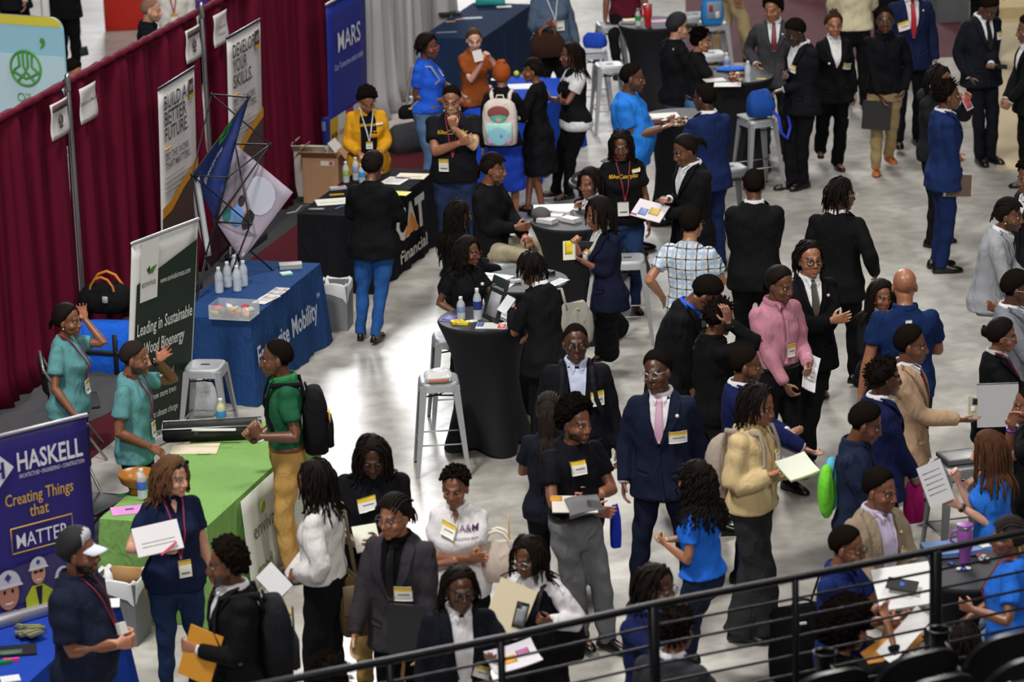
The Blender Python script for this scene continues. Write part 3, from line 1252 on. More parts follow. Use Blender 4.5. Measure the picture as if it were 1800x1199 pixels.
def strands(q, roots, dirs, length, rad, rnd, wave=0.0, wfreq=60.0, seg=.022, taper=.55, sides=5, back=0.0, collide=True, grav=1.0):
    mb = MB()
    CRi = q.CR
    els = []
    if collide:
        els = [(q.HC + q.HR @ np.array([0, -.012, .022]), q.HR, np.array([.083, .101, .104]) * HS),
               (q.HC + q.HR @ np.array([0, .045, -.03]), q.HR, np.array([.066, .075, .10]) * HS),
               (q.N + CRi @ np.array([0, -.01, -.13]), CRi, np.array([.235, .135, .135])),
               (q.N + CRi @ np.array([0, .0, -.32]), CRi, np.array([.20, .155, .26]))]
    for p, d in zip(roots, dirs):
        L = length * rnd.uniform(.85, 1.12)
        n = max(3, int(L / seg))
        pts = [np.array(p)]
        v = np.array(d, float)
        infl_ = 1 + rnd.uniform(0, .16)
        ph = rnd.uniform(0, 6.28)
        for i in range(n):
            v = nrm(v + np.array([0, 0, -.75 * grav]) + q.HR @ np.array([0, -back, 0]))
            x = pts[-1] + v * seg
            for (c, Rm, r) in els:
                l = ((x - c) @ Rm) / (r * infl_)
                m = np.linalg.norm(l)
                if m < 1:
                    x = c + Rm @ (l / (m + 1e-9) * r * infl_)
            pts.append(x)
        pts = np.array(pts)
        if wave:
            t = np.arange(len(pts)) * seg
            amp = wave * np.minimum(1, t / .04)
            pts = pts + np.stack([np.sin(t * wfreq + ph) * amp, np.cos(t * wfreq + ph) * amp, np.zeros(len(t))], 1)
        rr = [rad * (1 - (1 - taper) * i / (len(pts) - 1)) for i in range(len(pts))]
        mb.tube(list(pts), rr, sides, round_ends=False)
    return mb


def scalp_points(q, n, rnd, cond=None):
    pts, nr = [], []
    k = 0
    while len(pts) < n and k < n * 60:
        k += 1
        z = rnd.uniform(-.75, 1)
        a = rnd.uniform(0, 6.283)
        d = np.array([math.sqrt(1 - z * z) * math.cos(a), math.sqrt(1 - z * z) * math.sin(a), z])
        p = np.array([0, -.014, .019]) + d * np.array([.078, .097, .101])
        if p[2] < hairline(p[1]) + .006:
            continue
        if cond and not cond(p):
            continue
        pts.append(p)
        nr.append(d)
    return np.array(pts), np.array(nr)


def hair_build(q, hair, colr, fem, rnd):
    k = hair[0]
    o = hair[1] if len(hair) > 1 else {}
    if k == 'bald':
        return
    hm = mat(colr, .9, bump=1.0, scale=170, spec=0.0, dist=.006) if k in ('buzz', 'short', 'afro', 'twists', 'curlytop') else hair_mat(colr)
    mb = MB()

    def cap(t, bump=0.0, top=0.0, lift=0.0, nu=44, nv=36, fade=0.0):
        P = scalp(q, t, nu, nv, bump, rnd, top, lift, fade)
        W = head_to_local(q, P).reshape(P.shape)
        mb.loft(W[::-1], cap=False)

    def add(m2):
        V, F = m2.arrays()
        mb.add(V, F)
    if k == 'buzz':
        cap(o.get('t', .0045), fade=.030)
    elif k == 'short':
        cap(o.get('t', .016), .002, o.get('top', .008), fade=.026)
    elif k == 'afro':
        cap(o.get('t', .045), .004, o.get('top', .015), o.get('lift', 0), 48, 30)
        P, D = scalp_points(q, o.get('n', 330), rnd)
        for p, d in zip(P, D):
            tt = o.get('t', .045) + o.get('top', .015) * max(0, d[2]) ** 1.5
            kk = min(1, max(.15, (p[2] - hairline(p[1])) / .03)) ** .5
            mb.ellipsoid(head_to_local(q, p + d * (tt * kk + rnd.uniform(-.010, .004)))[0], rnd.uniform(.009, .016), None, 6, 4)
    elif k == 'curlytop':
        cap(.008)
        P, D = scalp_points(q, 150, rnd, lambda p: p[2] > .05)
        for p, d in zip(P, D):
            mb.ellipsoid(head_to_local(q, p + d * rnd.uniform(.008, .028))[0], rnd.uniform(.011, .017), None, 7, 5)
    elif k == 'twists':
        cap(.012)
        P, D = scalp_points(q, o.get('n', 130), rnd)
        for p, d in zip(P, D):
            dd = nrm(d + np.array([rnd.uniform(-.5, .5), rnd.uniform(-.5, .5), rnd.uniform(-.3, .4)]))
            a = head_to_local(q, p)[0]
            b = head_to_local(q, p + dd * o.get('len', .035) * rnd.uniform(.7, 1.2))[0]
            mb.tube([a, b], [.007, .005], 5)
    elif k == 'locs':
        cap(.012)
        P, D = scalp_points(q, o.get('n', 85), rnd, o.get('cond'))
        fw = o.get('fringe', 0)
        dirs = []
        for p, d in zip(P, D):
            v = d * .40 + np.array([np.sign(p[0]) * .5 * (p[1] > .0), -.6 * (p[1] > -.02) * (1 - fw), -.1])
            dirs.append(q.HR @ nrm(v))
        R0 = [head_to_local(q, p)[0] for p in P]
        add(strands(q, R0, dirs, o.get('len', .28), o.get('r', .0085), rnd, wave=o.get('wave', .005), wfreq=40))
    elif k in ('long', 'curlylong', 'wavy'):
        cap(.014, .001, .006)
        part = o.get('part', 0.02)
        P, D = scalp_points(q, o.get('n', 110), rnd, o.get('cond'))
        dirs = []
        for p, d in zip(P, D):
            sx = np.sign(p[0] - part) if p[2] > .05 else np.sign(p[0])
            v = d * .5 + np.array([sx * (.8 if p[1] > -.02 else .2), -.45 if p[1] > 0 else -.1, .1])
            dirs.append(q.HR @ nrm(v))
        R0 = [head_to_local(q, p)[0] for p in P]
        w = {'long': .0015, 'curlylong': .011, 'wavy': .006}[k]
        add(strands(q, R0, dirs, o.get('len', .30), o.get('r', .010), rnd, wave=w, wfreq=o.get('wf', 90 if k == 'curlylong' else 45), taper=.6, seg=.018 if k == 'curlylong' else .024))
    elif k in ('pony', 'braidpony'):
        cap(o.get('t', .014), lift=.002)
        at_ = np.array(o.get('at', (0, -.105, .045)))
        n = o.get('n', 26)
        R0, dirs = [], []
        mb.ellipsoid(head_to_local(q, at_)[0], .024, None, 10, 8)
        for i in range(n):
            j = np.array([rnd.uniform(-.02, .02), rnd.uniform(-.015, .01), rnd.uniform(-.02, .02)])
            R0.append(head_to_local(q, at_ + j)[0])
            dirs.append(q.HR @ nrm(np.array([rnd.uniform(-.35, .35) * o.get('spread', 1), -1, rnd.uniform(.1, .6)])))
        add(strands(q, R0, dirs, o.get('len', .25), o.get('r', .009), rnd, wave=o.get('wave', .002), wfreq=o.get('wf', 50), grav=o.get('grav', 1)))
        if o.get('rows'):
            pass
    elif k == 'bun':
        cap(o.get('t', .017), .002, lift=.002)
        c = head_to_local(q, np.array(o.get('at', (0, -.10, .075))))[0]
        r = o.get('r', .042)
        mb.ellipsoid(c, (r, r, r * .85), q.HR, 14, 10)
        for i in range(o.get('knobs', 14)):
            d = nrm([rnd.uniform(-1, 1), rnd.uniform(-1, 1), rnd.uniform(-1, 1)])
            mb.ellipsoid(c + d * r * .8, r * rnd.uniform(.28, .42), None, 7, 5)
    elif k == 'bob':
        cap(.02, .001, .008)
        P, D = scalp_points(q, 90, rnd)
        dirs = [q.HR @ nrm(d * .6 + np.array([np.sign(p[0]) * .7, -.3 if p[1] > 0 else 0, .1])) for p, d in zip(P, D)]
        add(strands(q, [head_to_local(q, p)[0] for p in P], dirs, o.get('len', .17), .011, rnd, wave=.003))
    elif k == 'rows':
        # braided rows running back over the scalp, then falling tails
        cap(.011)
        for i in range(9):
            x = (i - 4) * .0165
            pts = []
            for a in np.linspace(.25, 1.0, 9):
                th = a * math.pi * .78
                y = math.cos(th) * .098 - .014
                z = math.sin(th) * .104 + .019
                xx = x * (1 - .1 * a)
                z = .019 + (z - .019) * math.sqrt(max(.1, 1 - (xx / .085) ** 2))
                if z < -.05:
                    break
                pts.append(head_to_local(q, (xx, y, z))[0])
            if len(pts) > 2:
                mb.tube([q.HC + (p_ - q.HC) * 1.055 for p_ in pts], .0085, 6)
        if o.get('len'):
            R0, dirs = [], []
            for i in range(o.get('n', 16)):
                p = np.array([rnd.uniform(-.05, .05), -.105, rnd.uniform(-.03, .03)])
                R0.append(head_to_local(q, p)[0])
                dirs.append(q.HR @ nrm([rnd.uniform(-.4, .4), -.8, -.2]))
            add(strands(q, R0, dirs, o['len'], .008, rnd, wave=.002))
    V, F = mb.arrays()
    q.put('hair', hm, V, F)


# ------------------------------------------------------------------ things worn (parts of the person)
def accessory(q, e, skin):
    k = e[0]
    o = e[1] if len(e) > 1 else {}
    HL = lambda p: head_to_local(q, p)[0]
    if k == 'glasses':
        m = MB()
        r = o.get('r', .0245)
        for sg in (1, -1):
            an = np.linspace(0, 2 * math.pi, 15)
            c = np.array([sg * .0335, .102, -.002])
            pts = [HL(c + np.array([math.cos(a) * r, -abs(math.cos(a)) * .002 * 0 - (sg * math.cos(a) > 0) * .004 * abs(math.cos(a)), math.sin(a) * r * .8])) for a in an]
            m.tube(pts, o.get('w', .0026), 6, round_ends=False)
            m.tube([HL((sg * .058, .098, .006)), HL((sg * .079, .06, .008)), HL((sg * .082, .0, .008)), HL((sg * .080, -.02, -.006))], .0022, 5)
        m.tube([HL((-.010, .103, .004)), HL((0, .106, .006)), HL((.010, .103, .004))], .0022, 5)
        q.put('glasses', mat(o.get('c', '0a0a0c'), .25, metal=o.get('metal', 0)), *m.arrays())
    elif k == 'sunglasses_up':
        m = MB()
        for sg in (1, -1):
            m.ellipsoid(HL((sg * .033, .075, .100)), (.028, .012, .022), q.HR)
            m.tube([HL((sg * .06, .07, .098)), HL((sg * .083, .02, .06)), HL((sg * .084, -.03, .02))], .003, 5)
        m.tube([HL((-.012, .08, .103)), HL((.012, .08, .103))], .003, 5)
        q.put('sunglasses', mat('15130f', .15), *m.arrays())
    elif k == 'cap':
        m = MB()
        P = scalp(q, o.get('t', .020), 32, 20, 0, None, .012, .0)
        cut = P[..., 2] < np.interp(P[..., 1], [-.1, .0, .1], [-.01, .03, .055])
        c0 = np.array([0, -.014, .02])
        P2 = np.where(cut[..., None], c0 + (P - c0) * .9, P)
        m.loft(head_to_local(q, P2).reshape(P2.shape)[::-1], cap=False)
        V, F = m.arrays()
        loc = (V - q.HC) @ q.HR
        idx = [1 if np.mean([loc[i][1] for i in f]) > .035 else 0 for f in F]
        c = q.put('cap', [mat(o.get('c', '101012'), .8), mat(o.get('front', o.get('c', '101012')), .8)], V, F, idx=idx)
        m = MB()
        G = []
        for t in np.linspace(0, 1, 7):
            row = []
            for u in np.linspace(-1, 1, 9):
                x = u * (.072 - .012 * t * t)
                y = .070 + t * .085 * math.sqrt(max(0, 1 - .55 * u * u)) - .028 * u * u
                z = .050 - .018 * t - .020 * u * u
                row.append(HL((x, y, z)))
            G.append(row)
        m.grid(G, .005, q.HR @ np.array([0, 0, 1.0]))
        V, F = m.arrays()
        b = q.put('cap_brim', mat(o.get('brim', o.get('c', '101012')), .7), V, F)
    elif k == 'badge':
        u, v = o.get('u', -.10), o.get('v', .16)
        w, h = o.get('w', .095), o.get('h', .072)
        tl = o.get('tilt', 0)
        q.patch('name_badge', [(u - w / 2, v - h / 2 + tl * w), (u - w / 2 + tl * h, v + h / 2 + tl * w)], [(u + w / 2, v - h / 2 - tl * w), (u + w / 2 + tl * h, v + h / 2 - tl * w)],
                [mat('e2e0da', .5), mat('d8b52a', .5), mat('6a6a66', .6)], off=o.get('off', .024), cols=9, rows=11, thick=.006,
                idx=lambda i, j: 1 if i < .28 else (2 if (.45 < i < .52 or .62 < i < .68 or .8 < i < .84) and .1 < j < .75 else 0))
    elif k == 'lanyard':
        c = o.get('c', '7a2038')
        lo = o.get('v', .34)
        for sg in (1, -1):
            q.patch('lanyard', [(sg * .066 - .006, -.015), (sg * .05 - .006, .08), (-.007, lo)], [(sg * .066 + .006, -.015), (sg * .05 + .006, .08), (.007, lo)], mat(c, .6), off=.020, cols=3, rows=14, thick=.005)
        if o.get('card', 1):
            w, h = o.get('w', .085), o.get('h', .115)
            u = o.get('u', 0)
            q.patch('badge_holder', [(u - w / 2, lo + .01), (u - w / 2, lo + .01 + h)], [(u + w / 2, lo + .01), (u + w / 2, lo + .01 + h)], [mat('dcdad4', .4), mat(o.get('band', 'c9a63a') or 'dcdad4', .5), mat('55514c', .6)], off=.026, cols=7, rows=11, thick=.006,
                    idx=lambda i, j: 1 if (i < .3 and o.get('band', 1)) else (2 if (.5 < i < .58 or .68 < i < .74) and .15 < j < .8 else 0))
    elif k == 'pin':
        p, n = q.cast(o.get('u', -.09), o.get('v', .10))
        m = MB()
        m.ellipsoid(p + n * .02, o.get('r', .013), None, 8, 6)
        q.put('lapel_pin', mat(o.get('c', 'd8d4c8'), .4), *m.arrays())
    elif k == 'text':
        V, F = text_mesh(o['s'], o.get('size', .045), 'CENTER', .006, width=o.get('width'))
        W = []
        bk = o.get('back', False)
        for (x, y) in V:
            uu = x * (1 if bk else -1) + o.get('u', 0)
            p, n = q.cast(uu, o.get('v', .17) - y, bk)
            W.append(p + n * .010)
        q.put('print', mat(o.get('c', 'd8b020'), .7), W, F, smooth=False)
    elif k == 'vprint':
        # a run of letters down the back
        V, F = text_mesh(o['s'], o.get('size', .06), 'LEFT', .012)
        W = []
        for (x, y) in V:
            p, n = q.cast(o.get('u', 0) + y, o.get('v', .1) + x, True)
            W.append(p + n * .010)
        q.put('print', mat(o.get('c', 'd8d8d8'), .7), W, F, smooth=False)
    elif k == 'chest':
        q.patch(o.get('name', 'print'), [(o['u'] - o['w'] / 2, o['v']), (o['u'] - o['w'] / 2, o['v'] + o['h'])], [(o['u'] + o['w'] / 2, o['v']), (o['u'] + o['w'] / 2, o['v'] + o['h'])], mat(o['c'], .7), off=o.get('off', .010), cols=4, rows=4, back=o.get('back', False), thick=.004)
    elif k == 'skinv':
        w = o.get('w', .04)
        q.patch('neckline', [(-w, -.03), (-w * .7, .03), (-.002, o.get('v', .11))], [(w, -.03), (w * .7, .03), (.002, o.get('v', .11))], mat(SKINS[skin], .5), off=.007, cols=5)
    elif k == 'watch':
        a = q.arm[1 if o.get('h', 'L') == 'R' else -1]
        m = MB()
        m.tube([a['W'] - a['f'] * .035, a['W'] - a['f'] * .012], [.034, .033], 12, round_ends=False)
        m.ellipsoid(a['W'] - a['f'] * .022 - a['n'] * .034, (.018, .018, .010))
        q.put('wristwatch', mat(o.get('c', '0c0c0c'), .3, metal=o.get('metal', 0)), *m.arrays())
    elif k == 'band':
        a = q.arm[1 if o.get('h', 'L') == 'R' else -1]
        m = MB()
        m.tube([a['W'] - a['f'] * .03, a['W'] - a['f'] * .018], [.035, .0345], 12, round_ends=False)
        q.put('bracelet', mat(o.get('c', 'b09040'), .3, metal=o.get('metal', 0)), *m.arrays())
    elif k == 'earring':
        for sg in (1, -1):
            m = MB()
            m.ellipsoid(HL((sg * .083, .002, -.045)), .0065, None, 8, 6)
            q.put('earring', mat(o.get('c', 'e8e4dc'), .2), *m.arrays())
    elif k == 'brooch':
        pass
# ------------------------------------------------------------------ the hall
BA = math.radians(17.0)                       # the booths run this way
E1 = np.array([math.sin(BA), math.cos(BA), 0.0])
E2 = np.array([math.cos(BA), -math.sin(BA), 0.0])
UP = np.array([0, 0, 1.0])


def concrete():
    m = bpy.data.materials.new('polished_concrete')
    m.use_nodes = True
    nt = m.node_tree
    b = nt.nodes['Principled BSDF']
    tc = nt.nodes.new('ShaderNodeTexCoord')

    def noise(scale, det, dist=0.0):
        n = nt.nodes.new('ShaderNodeTexNoise')
        n.inputs['Scale'].default_value = scale
        n.inputs['Detail'].default_value = det
        n.inputs['Distortion'].default_value = dist
        nt.links.new(tc.outputs['Object'], n.inputs['Vector'])
        return n.outputs['Fac']
    a = noise(.55, 6, .6)
    r = nt.nodes.new('ShaderNodeValToRGB')
    r.color_ramp.elements[0].position = .32
    r.color_ramp.elements[0].color = lin('99968f') + (1,)
    r.color_ramp.elements[1].position = .70
    r.color_ramp.elements[1].color = lin('c4c1ba') + (1,)
    nt.links.new(a, r.inputs['Fac'])
    c = noise(6, 8, .3)
    mx = nt.nodes.new('ShaderNodeMix')
    mx.data_type = 'RGBA'
    mx.blend_type = 'MULTIPLY'
    mx.inputs['Factor'].default_value = .45
    nt.links.new(r.outputs['Color'], mx.inputs['A'])
    r2 = nt.nodes.new('ShaderNodeValToRGB')
    r2.color_ramp.elements[0].position = .35
    r2.color_ramp.elements[0].color = (.45, .43, .40, 1)
    r2.color_ramp.elements[1].position = .62
    r2.color_ramp.elements[1].color = (1, 1, 1, 1)
    nt.links.new(c, r2.inputs['Fac'])
    nt.links.new(r2.outputs['Color'], mx.inputs['B'])
    nt.links.new(mx.outputs['Result'], b.inputs['Base Color'])
    rr = nt.nodes.new('ShaderNodeMapRange')
    rr.inputs['To Min'].default_value = .26
    rr.inputs['To Max'].default_value = .46
    nt.links.new(noise(1.7, 5), rr.inputs['Value'])
    nt.links.new(rr.outputs['Result'], b.inputs['Roughness'])
    return m


def flat_poly(name, pts, z, material, kind='structure', label=None, cat=None):
    V = [(p[0], p[1], z) for p in pts]
    n = len(V)
    V2 = V + [(x, y, z - .008) for x, y, zz in V]
    F = [tuple(range(n)), tuple(range(2 * n - 1, n - 1, -1))] + [(i, n + i, n + (i + 1) % n, (i + 1) % n) for i in range(n)]
    c = np.mean(np.array(V), axis=0)
    o = make_obj(name, np.array(V2) - c, F, material, smooth=False)
    o.location = tuple(c)
    return tag(o, label, cat, kind=kind)


m = MB()
m.grid([[(-30, 8, 0), (30, 8, 0)], [(-30, 95, 0), (30, 95, 0)]], .02, UP)
tag(m.build('floor', concrete(), smooth=False), kind='structure')
maroon_carpet = mat('4a1a22', .95, bump=.5, scale=220, vary=.15, spec=.1)
grey_carpet = mat('3c3c3f', .95, bump=.6, scale=160, vary=.2, spec=.1)
cb = np.array([-4.22, 28.05, 0.0])
CA = math.radians(16.6)
C1 = np.array([math.sin(CA), math.cos(CA), 0.0])
C2 = np.array([math.cos(CA), -math.sin(CA), 0.0])
# carpet of the booth aisle behind the tables
a0 = cb + C2 * .42
flat_poly('trim_1', [a0 - C1 * 6, a0 + C2 * .85 - C1 * 6, a0 + C2 * .85 + C1 * 9.2, a0 + C1 * 9.2], .009, maroon_carpet)
for k_, (u0, u1, s0, s1) in enumerate(((-.12, .42, -6, 9.2), (1.27, 3.0, -6, -2.3))):
    flat_poly('trim_%d' % (4 + k_), [cb + C2 * u0 + C1 * s0, cb + C2 * u1 + C1 * s0, cb + C2 * u1 + C1 * s1, cb + C2 * u0 + C1 * s1], .009, grey_carpet)
flat_poly('trim_2', [at(1205, 112), at(1690, 100), at(1690, -60), at(1205, -60)], .009, mat('57333a', .8, vary=.2, scale=3, spec=.2))
flat_poly('trim_3', [at(1752, 300), at(1792, 300), at(1812, -40), at(1764, -40)], .009, mat('b8a888', .5, vary=.1, scale=2))  # beige strip: warm light glare on the floor, painted as colour
g0 = at(60, 700)
# a rumpled grey cloth on the floor by the curtain
G = []
rs = np.random.RandomState(4)
for i in range(26):
    row = []
    for j in range(14):
        p = cb + C1 * (-2.3 + i * .125) + C2 * (.10 + j * .062 + .05 * math.sin(i * .9))
        h = .035 + .05 * abs(math.sin(i * 1.3 + j * .5)) * abs(math.sin(j * .9 + i * .4)) + rs.uniform(0, .012)
        row.append((p[0], p[1], h if 0 < j < 13 and 0 < i < 25 else .012))
    G.append(row)
m = MB()
m.grid(G)
V, F = m.arrays()
c = V.mean(axis=0) * np.array([1, 1, 0])
o = make_obj('floor_cloth', V - c, F, mat('48484b', .95, bump=.4, scale=90, spec=.1))
o.location = tuple(c)
tag(o, 'crumpled dark grey cloth lying on the floor along the foot of the maroon curtain', 'cloth')

# ---- pipe and drape
maroon = None


def drape_mat(color, spec=.12):
    m = mat(color, .7, spec=spec).copy()
    nt = m.node_tree
    b = nt.nodes['Principled BSDF']
    tc = nt.nodes.new('ShaderNodeTexCoord')
    n = nt.nodes.new('ShaderNodeTexNoise')
    mp = nt.nodes.new('ShaderNodeMapping')
    mp.inputs['Scale'].default_value = (9, 9, .35)
    nt.links.new(tc.outputs['Object'], mp.inputs['Vector'])
    nt.links.new(mp.outputs['Vector'], n.inputs['Vector'])
    n.inputs['Scale'].default_value = 1.6
    n.inputs['Detail'].default_value = 4
    mx = nt.nodes.new('ShaderNodeMix')
    mx.data_type = 'RGBA'
    c = lin(color)
    mx.inputs['A'].default_value = tuple(v * .62 for v in c) + (1,)
    mx.inputs['B'].default_value = tuple(min(1, v * 1.35) for v in c) + (1,)
    nt.links.new(n.outputs['Fac'], mx.inputs['Factor'])
    nt.links.new(mx.outputs['Result'], b.inputs['Base Color'])
    return m


MAROON = drape_mat('5e1028')
GREY = drape_mat('a9a7a8')
PIPE = mat('b4b6ba', .3, metal=.9)


def curtain(name, s0, s1, material, label, seed, full=1.0, rail=True, top=2.44, off=0):
    base = cb + C1 * s0 + C2 * off
    root = thing(name, label, 'curtain', base)
    n = int((s1 - s0) * 46)
    rs = random.Random(seed)
    ph = [rs.uniform(0, 6.28) for _ in range(5)]
    G = []
    zs = [.012, .25, .7, 1.2, 1.7, 2.1, top - .10, top - .03, top + .03]
    for z in zs:
        row = []
        k = 1 - .45 * z / top
        for i in range(n + 1):
            s = (s1 - s0) * i / n
            w = .050 * math.sin(s * 13 + ph[0] + .8 * math.sin(s * 3.1 + ph[1])) + .030 * math.sin(s * 31 + ph[2]) * (1 - .3 * z / top) + .035 * math.sin(s * 5.2 + ph[3] + z * .5)
            w = w * k * full
            if z > top - .06:
                w *= .25
            puddle = .10 * (1 - z / .25) if z < .25 else 0
            row.append(C1 * s + C2 * (w + puddle * .5) + UP * z)
        G.append(row)
    m = MB()
    m.grid(G, .012, C2)
    m.build('drape', material, root)
    if rail:
        m = MB()
        pts = []
        for i in range(40):
            s = (s1 - s0) * i / 39
            pts.append(C1 * s + UP * (top + .004 + .006 * math.sin(i * 2.3)) )
        m.tube(pts, [.036 + .006 * math.sin(i * 1.7) for i in range(40)], 10)
        m.build('rod_pocket', material, root)
    return root


def pole(name, s, label, top=2.50):
    p = cb + C1 * s + C2 * .045
    root = thing(name, label, 'pole', p)
    m = MB()
    m.tube([(0, 0, .02), (0, 0, 1.4), (0, 0, top)], [.026, .025, .021], 12)
    m.build('pole', PIPE, root)
    m = MB()
    m.box((0, 0, .006), (.34, .34, .012), bevel=.004)
    m.build('base_plate', mat('2a2a2c', .5), root)
    m = MB()
    m.tube([(0, 0, top - .10), (0, 0, top + .02)], [.028, .024], 12)
    m.build('sleeve', PIPE, root)


curtain('curtain', -4.2, 1.25, MAROON, 'maroon pipe and drape curtain section nearest the stand, left of the first steel pole', 3)
curtain('curtain', 1.33, 4.50, MAROON, 'maroon curtain section between the two steel poles, behind the white banner', 5)
curtain('curtain', 4.58, 8.62, MAROON, 'maroon curtain section between the farther pole and the grey drape', 8)
curtain('curtain', 8.66, 13.6, GREY, 'pale grey drape hanging behind the person in the blue T-shirt', 11, full=2.0, off=-.28)
pole('drape_pole', 1.29, 'steel drape pole nearer the stand, between two paper signs left of the white banner')
pole('drape_pole', 4.54, 'steel drape pole farther along the maroon curtain, between two paper signs')


def wall_paper(px, py, s, label, header=False, lines=()):
    """a paper sheet pinned to the curtain; px, py its top left"""
    w, h = .37, .32
    c = cb + C1 * s + C2 * .085
    z = 2.37
    root = thing('paper_sign', label, 'sign', (c[0], c[1], z - h))
    G = [[C1 * (w * (j / 6 - .5)) + UP * (h * (1 - i / 8)) + C2 * (.008 * math.sin(i * .8 + j * .5)) for j in range(7)] for i in range(9)]
    m = MB()
    m.grid(G, .003, C2)
    m.build('sheet', mat('cfccca', .7), root)
    if header:
        m = MB()
        m.box(C2 * .012 + UP * (h - .045), (.002, w * .86, .06), np.stack([C2, C1, UP], 1))
        m.build('header_band', mat('5d4a42', .7), root)
        m = MB()
        m.tube([C2 * .013 + UP * .13 + C1 * -.025, C2 * .013 + UP * .17 + C1 * -.03, C2 * .013 + UP * .205, C2 * .013 + UP * .17 + C1 * .03, C2 * .013 + UP * .13 + C1 * .025, C2 * .013 + UP * .13 + C1 * -.025], .009, 6)
        m.ellipsoid(C2 * .013 + UP * .10, (.012, .03, .018), np.stack([C2, C1, UP], 1))
        m.build('emblem', mat('4a3f42', .7), root)
    for i, t in enumerate(lines):
        lettering('print', t, root, C2 * .014 + UP * (h * .52 - i * .07), C1, UP, .052, '4a484a', 'CENTER', .004)


wall_paper(58, 172, .98, 'white paper sign with brown header and dog emblem, left of the nearer drape pole', True)
wall_paper(105, 155, 1.62, 'white paper sign with one line of text, right of the nearer drape pole', False, ['Enterprise Mobility'])
wall_paper(289, 55, 4.18, 'white paper sign with brown header and dog emblem, left of the farther drape pole', True)
wall_paper(330, 38, 4.92, 'white paper sign with two lines of text, right of the farther drape pole', False, ['Caterpillar', 'Financial'])


# ---- roll-up banners
def plane_frame(TL, TR, lean_vec=(0, 0, 0), z0=0.0):
    """banner between two top corners; returns origin (bottom left), across, up, width, height"""
    TL, TR = np.asarray(TL, float), np.asarray(TR, float)
    ux = TR - TL
    w = np.linalg.norm(ux)
    ux = ux / w
    BL = np.array([TL[0], TL[1], z0]) - np.array([lean_vec[0], lean_vec[1], 0])
    uy = TL - BL
    h = np.linalg.norm(uy)
    return BL, ux, uy / h, w, h


class Banner:
    def __init__(s, name, label, TL, TR, lean=(0, 0, 0), z0=0.0, color='d4d2d0', base='b8babd', cat='banner', foot=True):
        s.BL, s.ux, s.uy, s.w, s.h = plane_frame(TL, TR, lean, z0)
        s.n = nrm(np.cross(s.ux, s.uy))
        s.root = thing(name, label, cat, s.BL)
        G = [[s.ux * (s.w * j / 6) + s.uy * (s.h * i / 12) + s.n * (.010 * math.sin(i / 12 * 3.1)) for j in range(7)] for i in range(13)]
        m = MB()
        m.grid(G, .006, s.n)
        m.build('banner_sheet', mat(color, .55), s.root)
        R = np.stack([s.ux, s.n, s.uy], 1)
        m = MB()
        m.tube([s.uy * s.h - s.ux * .005, s.uy * s.h + s.ux * (s.w + .005)], [.014, .014], 8)
        m.build('top_bar', mat(base, .35, metal=.6), s.root)
        m = MB()
        m.box(s.ux * s.w / 2 + np.array([0, 0, .045]), (s.w + .03, .11, .085), np.stack([s.ux, nrm(np.cross(UP, s.ux)), UP], 1), .015)
        m.build('base_case', mat(base, .35, metal=.6), s.root)
        m = MB()
        bk = -s.n * .03
        m.tube([s.ux * s.w / 2 + bk + UP * .08, s.ux * s.w / 2 + bk + s.uy * (s.h - .01)], [.010, .010], 8)
        m.build('support_pole', mat('8a8c90', .35, metal=.8), s.root)

    def P(s, x, y, off=.014):
        return s.ux * x + s.uy * y + s.n * (off + .010 * math.sin(max(0, min(1, y / s.h)) * 3.1))

    def area(s, name, pts, color, off=.013, rough=.55):
        m = MB()
        m.add([s.P(x, y, off) for x, y in pts], [tuple(range(len(pts)))])
        return m.build(name, mat(color, rough), s.root, smooth=False)

    def disc(s, name, cx, cy, rx_, ry_, color, off=.014, a0=0, a1=2 * math.pi, n=22):
        pts = [(cx + rx_ * math.cos(a), cy + ry_ * math.sin(a)) for a in np.linspace(a0, a1, n, endpoint=abs(a1 - a0) < 6.28)]
        return s.area(name, pts, color, off)

    def text(s, t, x, y, size, color, width=None, align='LEFT', bold=.012, off=.017):
        V, F = text_mesh(t, size, align, bold, width=width)
        W = [s.P(x + a, y + b, off) for a, b in V]
        return make_obj('lettering', W, F, mat(color, .6), s.root, smooth=False)

    def line(s, name, pts, r, color, off=.014):
        m = MB()
        m.tube([s.P(x, y, off) for x, y in pts], [r] * len(pts), 6)
        return m.build(name, mat(color, .6), s.root)


